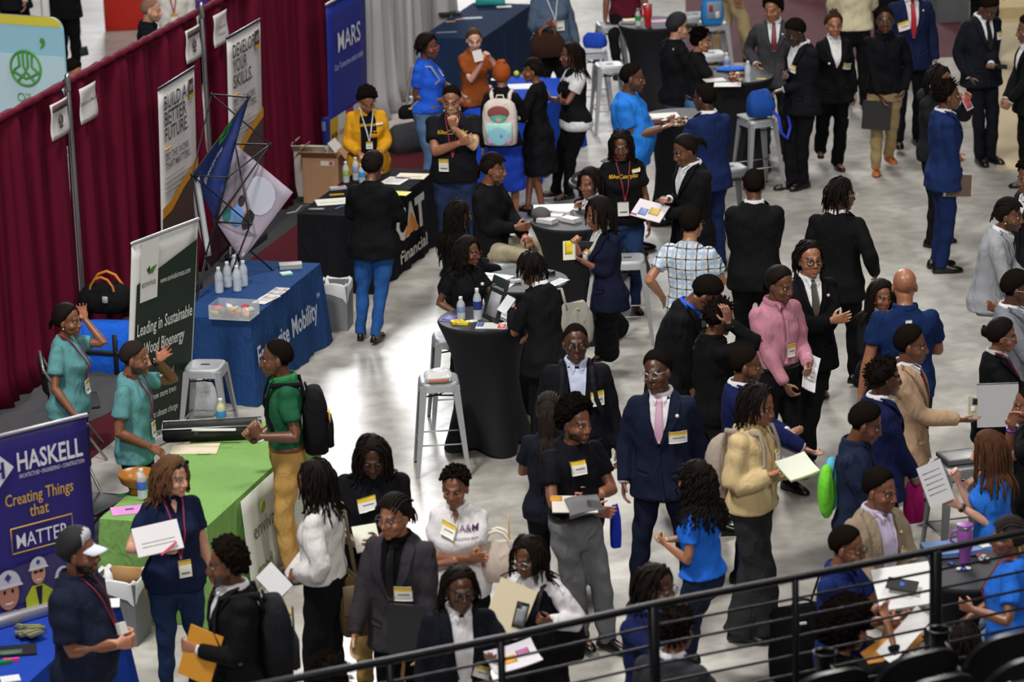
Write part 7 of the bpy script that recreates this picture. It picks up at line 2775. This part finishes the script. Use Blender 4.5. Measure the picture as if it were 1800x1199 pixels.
# ---- blue table
for i in range(8):
    lay('pouch', 'flat grey and yellow striped pouch in the pile on the blue table', 'pouch', 42 + (i % 4) * 7, 1103 + (i // 4) * 10 + (i % 2) * 3, ZT + .006 * i, .12, .06, -20 + 9 * i, '4a4e54', th=.012, parts=[('stripe', 0, .012, .11, .010, 'b0b040')], group='striped pouches on the blue table')
lay('brochure', 'black glossy brochure with pale edge on the blue table', 'brochure', 28, 1146, ZT, .26, .17, 8, '16181c', th=.015, parts=[('picture', -.04, -.03, .16, .07, '4a6a5a')])
lay('marker', 'green marker at the left edge of the blue table', 'marker', 4, 1168, ZT, .12, .025, 20, '1e7a3a', th=.022)
lay('marker', 'pink marker beside the green one on the blue table', 'marker', 20, 1163, ZT, .10, .025, 5, 'c83a88', th=.022)
lay('paper', 'small white papers near the bottom of the blue table', 'paper', 18, 1194, ZT, .12, .10, 15, 'd0d4d8', th=.006)
lay('paper', 'white flyer by the elbow of the large capped person', 'paper', 197, 1061, ZT, .10, .16, 5, 'd4d8dc', th=.006)

# ---- candy table
for i in range(64):
    rs = random.Random(i * 11 + 3)
    x, y = 815 + rs.uniform(0, 1) * 72, 182 - rs.uniform(0, 1) * 30
    x += (182 - y) * .6
    green = i % 3 == 0 and x < 862
    o = MB()
    o.box((0, 0, 0), (.075, .045, .02), rz_(rs.uniform(0, 3)) @ rx(rs.uniform(-.4, .4)), .008)
    o = o.build('candy_bar', mat(('9ac83a', 'd4dcc0', '7ab030')[i % 3] if green else ('d0ccc8', '4a2430', 'b8a8b0', '6a3a3a', 'c8b878', '2a1a20')[i % 6], .4))
    o.location = tuple(at(x, y, ZT + .02 + .02 * rs.random()))
    tag(o, 'green-white candy bar at the front of the heap on the blue candy table' if green else 'small wrapped candy bar in the heap on the blue candy table', 'candy', 'green candy bars on the candy table' if green else 'wrapped candy bars on the candy table')
lay('paper', 'large white papers on the right part of the candy table', 'paper', 925, 152, ZT, .40, .26, 0, 'd4d8da')
lay('card', 'upright white card behind the water bottle on the candy table', 'card', 868, 140, ZT, .06, .10, 0, 'd8d8d6')
b_ = MB()
b_.ellipsoid((0, 0, .03), .032, None, 10, 8)
o = b_.build('ball', mat('d0d03a', .5))
o.location = tuple(at(908, 134, ZT))
tag(o, 'small yellow ball on the candy table', 'ball')
for (x, y, w_, h_, a_, cl, lab) in ((792, 38, .12, .05, 10, 'b88a50', 'tan card nearer the grey drape on the dark navy table'), (808, 34, .10, .05, 10, 'b08448', 'second tan card on the dark navy table'), (830, 32, .24, .10, 6, '8a9aa8', 'pale printed strip on the dark navy table'), (785, 57, .24, .04, 2, '7a8894', 'pale lettered strip at the near edge of the dark navy table')):
    lay('card', lab, 'card', x, y, ZT, w_, h_, a_, cl)
lay('folded_cloth', 'folded black cloth on the dark navy table', 'cloth', 790, 26, ZT, .26, .14, 8, '12161e', th=.03)
b_ = MB()
b_.box((0, 0, .06), (.36, .20, .12), bevel=.02)
o = b_.build('box', mat('2a9a98', .6))
o.location = tuple(at(862, 8, ZT))
tag(o, 'turquoise box at the far end of the dark navy table', 'box')
lay('paper', 'white sheet before the turquoise box', 'paper', 886, 12, ZT, .18, .10, 5, 'd0d2d2')


# ---- bags
def soft_bag(name, label, cat, c, size, color, rz=0.0, straps=(), parts=(), top=.75, m=None):
    root = thing(name, label, cat, c, rz)
    w_, d_, h_ = size
    an = np.linspace(0, 2 * math.pi, 24, endpoint=False)
    rg = []
    for t, k in ((0, .86), (.04, .97), (.35, 1.05), (.7, .97), (.92, top), (1.0, top * .8)):
        e = 4.0
        x = np.sign(np.cos(an)) * np.abs(np.cos(an)) ** (2 / e) * w_ / 2 * k * (1 + .03 * np.sin(an * 3 + t * 5))
        y = np.sign(np.sin(an)) * np.abs(np.sin(an)) ** (2 / e) * d_ / 2 * (k if t < .8 else k * .55)
        rg.append(np.stack([x, y, np.full(24, h_ * t) + .008 * np.sin(an * 2) * t], 1))
    b_ = MB()
    b_.loft(rg)
    b_.build('bag_body', m or fabric(color), root, auto=60)
    for i, (pts, r_, col) in enumerate(straps):
        b_ = MB()
        b_.tube(pts, r_, 6)
        b_.build('strap' if len(pts) > 4 else 'handle', mat(col, .6), root)
    for (pn, ctr, s_, col) in parts:
        b_ = MB()
        b_.box(ctr, s_, bevel=min(s_) * .3)
        b_.build(pn, mat(col, .6), root)
    return root


def arc(w_, h_, z0, y=0.0, n=7):
    return [(w_ * math.cos(a), y, z0 + h_ * math.sin(a)) for a in np.linspace(math.pi, 0, n)]


soft_bag('tote_bag', 'bright blue bag slumped on the stool beside the candy tray table', 'bag', at(1337, 202, .80), (.28, .20, .26), '234a98', .3, [([(.10, -.10, .04), (.13, -.17, .0), (.15, -.19, -.16), (.22, -.18, -.24), (.27, -.15, -.12), (.26, -.10, .02)], .018, '2038b0')])
lay('board', 'white paper board under the bright blue bag', 'board', 1322, 205, .765, .24, .22, 22, 'c4c8cc', th=.02)
soft_bag('tote_bag', 'royal blue cloth bag on papers behind the person in black vest', 'bag', at(1046, 82, .80), (.26, .16, .16), '2448b0', -.4)
lay('paper', 'white papers under the royal blue cloth bag', 'paper', 1040, 90, .765, .24, .2, 8, 'c8ccd0', th=.03)
soft_bag('gift_bag', 'tall blue patterned bag standing on the rear stool', 'bag', at(1252, 42, .766), (.26, .14, .34), '2a7ac0', .25, [], [('print', (0, -.078, .18), (.18, .006, .20), '7a8aa0'), ('print', (.04, -.082, .12), (.05, .006, .08), 'c8c8c0'), ('print', (-.04, -.082, .20), (.05, .006, .08), '8a2a4a')])
soft_bag('paper_bag', 'clear plastic bag with white papers on the silver middle stool', 'bag', at(770, 668, .766), (.22, .18, .09), 'd0d2d4', .1, [], [('paper', (0, -.02, .04), (.19, .15, .03), 'd4d4d2'), ('print', (0, -.095, .02), (.16, .006, .02), 'b86a50')], m=mat('dde0e2', .15, alpha=.55, spec=.8))
soft_bag('camera_bag', 'black bag with orange strap lying on a blue cart by the green banner', 'bag', at(188, 545, .48), (.46, .30, .24), '131315', -.3, [(arc(.16, .22, .12, .05), .014, 'c07a1e'), (arc(.12, .16, .16, -.08), .012, 'b8721c')], [('buckle', (.06, -.16, .14), (.05, .02, .06), 'a8a4a0')])
soft_bag('cooler_bag', 'bright blue cart bag beneath the black camera bag', 'bag', at(190, 655, 0), (.56, .42, .46), '1d5cc8', -.3, [], [('trim_strap', (.0, -.22, .25), (.56, .02, .04), '15151a'), ('trim_strap', (.18, -.22, .22), (.04, .02, .40), '15151a'), ('trim_strap', (-.18, -.22, .22), (.04, .02, .40), '15151a')], top=.95)
soft_bag('coat_pile', 'dark grey bag lying on the floor behind the mustard cardigan', 'bag', at(715, 265, 0), (.42, .34, .30), '3a3a3d', .4)
soft_bag('briefcase', 'black briefcase on the floor beside the big afro', 'briefcase', at(1412, 1192, .0), (.46, .14, .52), '101013', .2, [(arc(.08, .06, .50), .010, '0c0c0e')], [('clasp', (-.02, -.075, .42), (.05, .015, .02), 'b8b8ba')], top=.98)
soft_bag('white_bag', 'white plastic bag under the low stool by the green banner', 'bag', at(353, 728, 0), (.28, .2, .30), 'c8ccd0', 0)


def worn(who, u, v, back=True, off=.12):
    q = ALL.get(who)
    p, n = q.cast(u, v, back)
    return q, q.to_world(p + n * off)


def backpack(who, label, color, size=(.31, .17, .46), v=.30, parts=(), straps=True, front=None):
    q = ALL.get(who)
    if q is None:
        return
    w_, d_, h_ = size
    CRw = q.Rw @ q.CR
    p, n = q.cast(0, v, True)
    c = q.to_world(p) + CRw @ np.array([0, -d_ * .5 - .005, 0])
    root = thing('backpack', label, 'backpack', c)
    an = np.linspace(0, 2 * math.pi, 28, endpoint=False)
    rg = []
    for t, k in ((0, .80), (.03, .95), (.3, 1.03), (.7, 1.0), (.88, .88), (.96, .66), (1, .35)):
        e = 3.6
        x = np.sign(np.cos(an)) * np.abs(np.cos(an)) ** (2 / e) * w_ / 2 * k
        y = np.sign(np.sin(an)) * np.abs(np.sin(an)) ** (2 / e) * d_ / 2 * (k if t < .8 else k * .85)
        rg.append(np.stack([x, y, np.full(28, h_ * (t - .5))], 1) @ CRw.T)
    b_ = MB()
    b_.loft(rg)
    b_.build('pack_body', fabric(color), root, auto=60)
    b_ = MB()
    b_.box(CRw @ np.array([0, -d_ * .52, -h_ * .20]), (w_ * .78, .06, h_ * .42), CRw, .025)
    b_.build('front_pocket', fabric(front or color), root)
    b_ = MB()
    b_.tube([CRw @ np.array(v_) for v_ in ((-.04, .05, h_ * .47), (-.03, .06, h_ * .55), (.03, .06, h_ * .55), (.04, .05, h_ * .47))], .009, 6)
    b_.build('top_handle', fabric(color), root)
    if straps:
        for sg in (1, -1):
            pts = []
            for (u_, v_, bk) in ((sg * .08, .12, True), (sg * .09, .065, True), (sg * .095, .062, False), (sg * .10, .12, False), (sg * .115, .22, False), (sg * .15, .32, False)):
                pp, nn = q.cast(u_, v_, bk)
                pts.append(q.to_world(pp + nn * .022 + (q.CR @ np.array([0, 0, .03]) if abs(v_) < .08 else 0)) - c)
            b_ = MB()
            b_.tube(pts, .021, 8, flat=(CRw @ np.array([0, .9, .4]), .5))
            b_.build('strap', fabric(color), root)
    for (pn, x, z, w2, h2, col, sh) in parts:
        b_ = MB()
        y = -d_ * .52 - .034 if abs(z + h_ * .2) < h_ * .22 else -d_ * .5 - .008
        if sh == 'disc':
            b_.ellipsoid(CRw @ np.array([x, y, z]), (w2 / 2, .006, h2 / 2), CRw, 16, 8)
        else:
            b_.box(CRw @ np.array([x, y, z]), (w2, .010, h2), CRw, .003)
        b_.build(pn, mat(col, .6), root)
    return root


backpack('green_m', 'black backpack with gold crest on the person in green polo', '141416', (.33, .18, .48), .31, [('crest', .04, -.10, .09, .13, '8a7a4a', 'disc'), ('crest_center', .04, -.10, .05, .08, '17171a', 'disc'), ('flyer', -.12, .05, .08, .09, 'd8b42a', 'box'), ('flyer_stripe', -.12, .02, .08, .03, 'd05a8a', 'box')])
backpack('envelope_m', 'black and grey padded backpack on the person with the yellow envelope', '1b1c20', (.32, .19, .50), .32, [('logo', .06, .10, .06, .025, 'b89a2a', 'box'), ('stripe', -.07, .04, .03, .30, '3a3c42', 'box')], front='26272c')
backpack('glasses_pack', 'dark backpack with straps on the person in black suit and pale blue shirt', '1c1d22', (.30, .16, .44), .30)
backpack('cream_jacket', 'pale patterned backpack with brown straps on the cream jacket', '9a8f84', (.30, .16, .42), .30, [('pattern_leaf', -.06, -.02, .07, .10, '4a3a3a', 'disc'), ('pattern_leaf', .06, -.10, .07, .09, '5a4644', 'disc'), ('pattern_leaf', .03, .08, .08, .06, '6a5652', 'disc'), ('pattern_leaf', -.05, -.14, .06, .06, 'c8c0b8', 'disc')], front='8a7e74')
backpack('pack_girl', 'pastel backpack with a rainbow and a small blue pouch on the black sleeves', 'd0c4bc', (.34, .18, .46), .30, [('print', 0, .11, .22, .14, '8a4a44', 'disc'), ('rainbow', 0, .07, .17, .12, '4ab8a0', 'disc'), ('rainbow', 0, .055, .12, .085, 'd89aa0', 'disc'), ('rainbow', 0, .045, .07, .05, 'd8c060', 'disc'), ('pouch', .0, -.12, .22, .19, '8ac4d4', 'disc'), ('pouch_print', .02, -.12, .12, .11, '4a86c8', 'disc'), ('ribbon', .09, -.17, .05, .07, 'c88ac0', 'disc'), ('ribbon', -.09, -.17, .05, .07, 'c88ac0', 'disc')], front='a8d4cc')
# drawstring bag
q = ALL.get('navy_bag')
if q:
    p, n = q.cast(.02, .30, True)
    c = q.to_world(p + n * .05)
    CRw = q.Rw @ q.CR
    root = thing('drawstring_bag', 'light blue and green drawstring bag on the dark navy shirt', 'bag', c)
    for nm, x0, cl in (('blue_half', -.08, '5ab4d8'), ('green_half', .08, '6cc83a')):
        b_ = MB()
        b_.ellipsoid(CRw @ np.array([x0, -.01, -.02]), (.10, .06, .19), CRw, 16, 10)
        b_.build(nm, fabric(cl), root)
    for sg in (1, -1):
        b_ = MB()
        pts = [CRw @ np.array([sg * .10, .0, -.16])]
        for u_, v_, bk in ((sg * .12, .12, True), (sg * .10, .07, True)):
            pp, nn = q.cast(u_, v_, bk)
            pts.append(q.to_world(pp + nn * .015) - c)
        b_.tube(pts, .005, 6)
        b_.build('cord', mat('15151a', .7), root)


def shoulder_bag(who, label, name, x, y, dy, size, color, strap_col, strap_u=.09, cat='bag', handles=None, rz=0.3, parts=()):
    q = ALL.get(who)
    if q is None:
        return
    yy = q.to_world(q.N)[1] + dy
    c = at_y(x, y, yy)
    w_, d_, h_ = size
    straps = []
    if strap_col:
        sp_ = []
        for v_, bk in ((.20, False), (.065, False), (.065, True), (.22, True)):
            pp, nn = q.cast(strap_u, v_, bk)
            sp_.append(q.to_world(pp + nn * .03) - (c - UP * h_ * .5))
        rzm = rz_(-rz)
        e = np.array([0, 0, h_ * .85])
        straps = [([e + np.array([.02, -.03, 0])] + [rzm @ s_ for s_ in sp_] + [e + np.array([-.02, .03, 0])], .013, strap_col)]
    if handles:
        straps += [(arc(.09, .12, h_ * .85, yy2), .011, handles) for yy2 in (-.03, .03)]
    return soft_bag(name, label, cat, c - UP * h_ * .5, size, color, rz, straps, parts)


shoulder_bag('blouse_m', 'olive brown messenger bag hanging at the hip of the white blouse', 'messenger_bag', 636, 1062, .02, (.30, .12, .40), '5a4a34', '5c523a', .05, parts=[('flap', (0, -.065, .26), (.28, .02, .20), '66553c'), ('buckle', (0, -.08, .18), (.05, .02, .02), 'b8a888')])
shoulder_bag('white_polo', 'beige handbag with chain and round handles on the arm of the white polo', 'handbag', 876, 985, -.05, (.34, .15, .26), 'bcaea2', None, 0, handles='d0c6ba', rz=-.2, parts=[('chain', (.08, -.02, .34), (.012, .012, .22), 'c8a878')])
shoulder_bag('vest_w', 'black shoulder bag with wide strap on the white blouse and pinafore', 'shoulder_bag', 985, 1120, -.08, (.30, .12, .32), '0f0f11', '131316', -.10)
shoulder_bag('writing_w', 'pale canvas tote hanging from the shoulder of the person writing', 'tote_bag', 1010, 568, .0, (.30, .09, .34), '97938a', '8f8b82', .12, rz=.4)
shoulder_bag('red_glasses', 'small black purse with gold clasp at the hip of the blue T-shirt', 'purse', 719, 196, -.12, (.22, .10, .14), '121214', '8a8a90', .10, parts=[('clasp', (0, -.055, .11), (.04, .01, .02), 'c8a040')])
shoulder_bag('denim_shirt', 'large dark brown leather bag with tan strap on the blue-grey shirt', 'handbag', 962, 78, -.28, (.38, .16, .28), '35211a', None, 0, handles='8a5226', rz=.2)

# ---- things in hands
held('paper', 'stack of white papers held against the navy polo by the green table', 'paper', 277, 946, 'papers_w', .30, .20, 10, 38, 8, 'cfcdd0', th=.02, dy=-.06, parts=LINES(.3, .2)[3:])
held('pen', 'pink pen in the hand holding the stack of papers', 'pen', 297, 964, 'papers_w', .13, .014, 10, 20, 35, 'd04a5a', th=.012, dy=-.11)
held('notebook', 'pale notebook in the hands of the black T-shirt with locs', 'notebook', 644, 945, 'tall_locs', .16, .22, 0, 60, 10, 'cfd0c0', th=.012, dy=-.03)
held('folder', 'slim black folder held down by the charcoal suit', 'folder', 716, 1108, 'grey_suit', .24, .32, -10, 4, -3, '26262a', th=.02, dy=-.06, hand='L', rough=.4)
held('tray', 'paper tray with orange snacks in the hand of the dark blazer and locs', 'tray', 902, 1158, 'locs_suit', .30, .18, 10, 62, 14, 'c8c4cc', th=.008, dy=-.05, hand='L', curl=.03, parts=[('snack', -.03, 0, .10, .06, 'd89a3a'), ('snack', .07, .02, .08, .05, 'a05a8a')])
held('folder', 'cream manila folder held by the white blouse and pinafore', 'folder', 897, 1068, 'vest_w', .24, .30, -6, 18, -22, 'd8ccac', th=.006, dy=-.03)
held('phone', 'phone with patterned case in front of the cream manila folder', 'phone', 915, 1082, 'vest_w', .078, .16, -6, 15, -14, '17171a', th=.012, dy=-.10, parts=[('case_print', 0, .0, .06, .12, '8a8a90'), ('camera', -.015, .055, .03, .035, '0a0a0c')])
held('cap', 'folded grey cap carried on the crossed arms of the bearded afro', 'cap', 1026, 880, 'grey_trousers', .22, .15, 10, 60, 6, '6e6e70', th=.035, dy=-.06, curl=-.04, rough=.9)
held('envelope', 'white and orange papers under the folded grey cap', 'paper', 1010, 886, 'grey_trousers', .30, .16, 10, 66, -8, 'cfc8c0', th=.008, dy=-.04, parts=[('orange_edge', -.12, .05, .08, .05, 'c8902a')])
held('sunglasses', 'black sunglasses resting on the folded grey cap', 'sunglasses', 1038, 862, 'grey_trousers', .11, .05, 10, 40, 0, '0a0a0c', th=.02, dy=-.10, rough=.1)
held('notebook', 'open white notebook in the hands of the cream jacket', 'notebook', 1402, 822, 'cream_jacket', .24, .20, 20, 62, 12, 'd4d8c8', th=.012, dy=-.06, curl=.015, parts=[('edge', 0, -.095, .24, .008, '7a9a3a')])
held('paper', 'pale papers held up behind the cream jacket', 'paper', 1376, 790, 'navy_hand', .20, .26, 15, 25, 10, 'a8a6a8', th=.004, dy=.03)
held('paper', 'folded white papers in the hand of the pink shirt', 'paper', 1424, 656, 'pink_shirt', .12, .30, 40, 30, -38, 'd4d4d8', th=.010, dy=-.03, hand='L', curl=.02, parts=LINES(.1, .28)[2:])
held('phone', 'phone with gold edge held out by the tan suit', 'phone', 1711, 717, 'tan_suit', .078, .155, 30, 20, -16, 'a8a890', th=.010, dy=.02, parts=[('camera', .012, .045, .042, .045, '15151a'), ('ring', 0, -.01, .04, .04, 'd0d0c8')])
held('paper', 'white sheet read by the person with long brown hair', 'paper', 1644, 850, 'brown_hair_tee', .20, .28, -40, 10, 30, 'c8c8cc', th=.002, dy=.0, hand='L', parts=LINES(.2, .28))
held('portfolio', 'brown leather portfolio under the arm of the navy suit', 'portfolio', 1683, 327, 'portfolio', .27, .20, 10, 5, -4, '5a4a3e', th=.03, dy=-.05, parts=[('edge', -.12, 0, .02, .19, 'c8c4bc')])
held('phone', 'phone with red picture held by the hooded jacket', 'phone', 1700, 180, 'hoodie', .075, .15, 20, 20, 20, 'b8b0b4', th=.01, dy=-.04, hand='L', parts=[('screen', 0, 0, .06, .12, 'b04a5a')])
held('phone', 'black phone read by the black suit with bowed head', 'phone', 1758, 116, 'phone_suit', .075, .15, 10, 70, 70, '101012', th=.01, dy=-.04, hand='L')
held('folder', 'large black folder held low by the person in orange-brown boots', 'folder', 1541, 203, 'brown_boots', .30, .30, -8, 6, -4, '121214', th=.03, dy=-.05)
held('paper', 'white papers at the hip of the black blazer with top bun', 'paper', 1489, 190, 'bun_blazer', .09, .22, 10, 5, -10, 'a8acb8', th=.006, dy=-.02, hand='L')
held('paper', 'colourful white papers held by the black suit with tied locs', 'paper', 1142, 370, 'dread_tail', .30, .20, -20, 55, -14, 'd4ccd0', th=.008, dy=-.05, hand='L', parts=[('print', .05, .0, .10, .08, 'c8a85a'), ('print', -.05, -.03, .08, .08, '7a8ac0'), ('edge', -.12, -.08, .06, .02, '9a3a8a')])
held('phone', 'black phone in the hand of the black suit with tied locs', 'phone', 1163, 358, 'dread_tail', .075, .15, -20, 60, 60, '121214', th=.01, dy=.0)
held('folder', 'black zip folder under the arm of the dark navy blazer', 'folder', 1038, 448, 'folder_w', .28, .22, -20, 12, 2, '0f0f12', th=.03, dy=.06, hand='L')
held('card_stack', 'yellow and white cards in the hand of the dark navy blazer', 'cards', 1000, 440, 'folder_w', .11, .16, -30, 20, 10, 'd8d4c0', th=.02, dy=-.03, hand='L', parts=[('yellow_print', .0, .02, .07, .11, 'd8c020')])
held('phone', 'white phone in the hand of the person writing', 'phone', 890, 535, 'writing_w', .08, .15, -10, 40, -30, 'c8ccd0', th=.01, dy=-.02, hand='L')
held('envelope', 'yellow envelope held by the black suit with the grey backpack', 'envelope', 352, 1152, 'envelope_m', .22, .32, -20, 8, -16, 'c88a2a', th=.008, dy=-.02, hand='L')
held('paper', 'folded white sheets in the hand of the white blouse', 'paper', 482, 1022, 'blouse_m', .22, .14, -20, 30, -38, 'd0d0d4', th=.006, dy=-.03, hand='L')
held('camera', 'black camera hanging from the hand behind the maroon curtain', 'camera', 144, 92, 'black_coat', .13, .10, 0, 0, 10, '141416', th=.09, dy=-.03, parts=[('lens', .0, 0, .06, .06, '2a2a30')])
held('cup', 'small white cup in the hand of the large capped person', 'cup', 217, 1104, 'cap_m', .05, .07, 40, 20, 0, 'd4d0cc', th=.04, dy=-.06)
held('napkin', 'white napkin in the hands of the rust T-shirt', 'napkin', 840, 98, 'rust_tee', .10, .12, 10, 20, 10, 'd0ccc8', th=.01, dy=-.04)
held('board', 'upright pale grey sheet in front of the low bun at the right', 'paper', 1754, 712, 'black_bun', .30, .32, 0, 8, 0, 'a8aaae', th=.006, dy=-.25, parts=[('edge', 0, .155, .30, .008, '5a5c60')])
held('folder', 'white open folder of papers on the knees of the tan blazer', 'folder', 1590, 1030, 'navy_glasses', .36, .34, -10, 62, 14, 'd2d2d2', th=.02, dy=-.02)
held('phone', 'black phone with round blue mark lying on the open folder', 'phone', 1586, 1027, 'navy_glasses', .19, .085, -10, 62, -10, '0e0e10', th=.012, dy=-.06, parts=[('mark', 0, 0, .03, .03, '2a5ac0')])
held('notebook', 'black and white notebook below the open folder', 'notebook', 1612, 1052, 'navy_glasses', .13, .30, -10, 58, 48, 'c8caca', th=.03, dy=.02)
held('paper', 'white sheet held near the big afro', 'paper', 1590, 1118, 'big_afro', .12, .36, -10, 40, -38, 'd6d6d6', th=.004, dy=-.05, curl=.02)
held('envelope', 'orange envelope beneath the white sheet near the big afro', 'envelope', 1568, 1136, 'big_afro', .15, .34, -10, 40, -52, 'c8862a', th=.006, dy=-.03)
for who, lab, x, y, sz, cl in (('hand_head', 'fuchsia tote bag hanging behind the navy suit with pink tie', 1222, 775, (.16, .08, .36), '8e1458'), ('navy_twists', 'fuchsia bag hanging beside the navy suit with short twists', 1606, 882, (.14, .08, .30), '961a5e'), ('grey_trousers', 'royal blue drawstring bag behind the crossed arms of the bearded afro', 1082, 925, (.07, .06, .30), '1c30a0')):
    shoulder_bag(who, lab, 'tote_bag', x, y, .12, sz, cl, None)
# strap of the seated person's cane
b_ = MB()
p0, p1 = at_y(1440, 1012, 21.6), at_y(1402, 1128, 21.6)
b_.tube([np.zeros(3), p1 - p0], .008, 6)
o = b_.build('strap', mat('101012', .5))
o.location = tuple(p0)
tag(o, 'thin black shoulder strap hanging behind the navy polo with half-rim glasses', 'strap')

# ---- behind the curtain and at the back
P1_, P2_ = at_y(-80, 14, 36.0), at_y(108, 32, 35.4)
ux = nrm((P2_ - P1_) * np.array([1, 1, 0]))
wd_ = np.linalg.norm((P2_ - P1_)[:2])
hh = P2_[2]
root = thing('light_sign', 'light blue sign board with yellow top and green round emblem at top left', 'sign', (P1_[0], P1_[1], 0))
nn = nrm(np.cross(ux, UP))


def sgn(name, pts, col, off):
    b_ = MB()
    n = len(pts)
    F_ = [tuple(range(n))]
    b_.add([ux * x + UP * z + nn * off for x, z in pts] + [ux * x + UP * z + nn * (off - .03) for x, z in pts], F_ + [tuple(range(2 * n - 1, n - 1, -1))] + [(i, n + i, n + (i + 1) % n, (i + 1) % n) for i in range(n)])
    return b_.build(name, mat(col, .45), root, smooth=False)


rr = .14
rnd_c = [(wd_ - rr + rr * math.cos(a), hh - rr + rr * math.sin(a)) for a in np.linspace(0, math.pi / 2, 8)]
sgn('board', [(0, .05), (wd_, .05)] + rnd_c + [(0, hh)], '9fd2e8', 0)
sgn('lower_field', [(0, .05), (wd_ - .005, .05), (wd_ - .005, hh - .42), (0, hh - .42)], 'c4e2ee', .004)
sgn('yellow_top', [(0, hh - .10)] + [(wd_ - .015, hh - .10)] + [c_ for c_ in rnd_c if c_[1] > hh - .09] + [(0, hh)], 'e0d44a', .006)
k_ = (P2_[2] - at_y(108, 132, 35.4)[2]) / 100.0
cx_, cz_ = wd_ - (108 - 28) * k_, hh - (130 - 32) * k_ + .03
an = np.linspace(0, 2 * math.pi, 33)
R_ = 31 * k_
for pts in ([(cx_ + R_ * math.cos(a), cz_ + R_ * math.sin(a)) for a in an],
            [(cx_ - R_ * .45, cz_ + R_ * .85), (cx_ - R_ * .42, cz_ + .1 * R_), (cx_ - R_ * .75, cz_ - R_ * .1)], [(cx_ - R_ * .15, cz_ + R_ * .95), (cx_ - R_ * .15, cz_ + .1 * R_), (cx_, cz_ - R_ * .2), (cx_ - R_ * .55, cz_ - R_ * .75)],
            [(cx_ + R_ * .15, cz_ + R_ * .95), (cx_ + R_ * .15, cz_ + .1 * R_), (cx_, cz_ - R_ * .2), (cx_ + R_ * .55, cz_ - R_ * .75)], [(cx_ + R_ * .45, cz_ + R_ * .85), (cx_ + R_ * .42, cz_ + .1 * R_), (cx_ + R_ * .8, cz_ - R_ * .2)], [(cx_ - R_ * .9, cz_ - R_ * .2), (cx_, cz_ - R_ * .6), (cx_ + R_ * .9, cz_ - R_ * .2)]):
    b_ = MB()
    b_.tube([ux * x + UP * z + nn * .012 for x, z in pts], R_ * .075, 6)
    b_.build('emblem', mat('4f9a48', .5), root)
lettering('lettering', '’', root, ux * (cx_ + R_ * 1.0) + UP * (cz_ + R_ * .25) + nn * .014, ux, UP, R_ * 2.2, '4f9a48', 'LEFT', .02)
lettering('lettering', 'O’L', root, ux * (cx_ - R_ * .75) + UP * (cz_ - R_ * 1.95) + nn * .014, ux, UP, R_ * .75, '4f9a48', 'LEFT', .004)
b_ = MB()
b_.box((0, 0, 1.6), (.62, .10, 3.2), rz_(.1), .02)
o = b_.build('red_panel', mat('c2281c', .5))
p = at_y(226, 40, 44.0)
o.location = (p[0], p[1], 0)
tag(o, 'tall plain red panel standing behind the bald bearded person', 'panel')
b_ = MB()
b_.tube([(0, 0, 0), (0, 0, 3.0)], .05, 12)
o = b_.build('white_post', mat('d0d0cc', .5))
p = at_y(79, 10, 38.0)
o.location = (p[0], p[1], 0)
tag(o, 'white post rising behind the light blue sign', 'post')
c = at(1667, 30, 0)
carton('equipment_case', 'grey equipment case on the floor at the top right', 'case', 1666, 34, .42, .5, .50, 8, '5a5c5e')
carton('tan_platform', 'low tan platform in the top right corner', 'platform', 1800, 22, .9, .7, .14, 4, 'b8a67c')
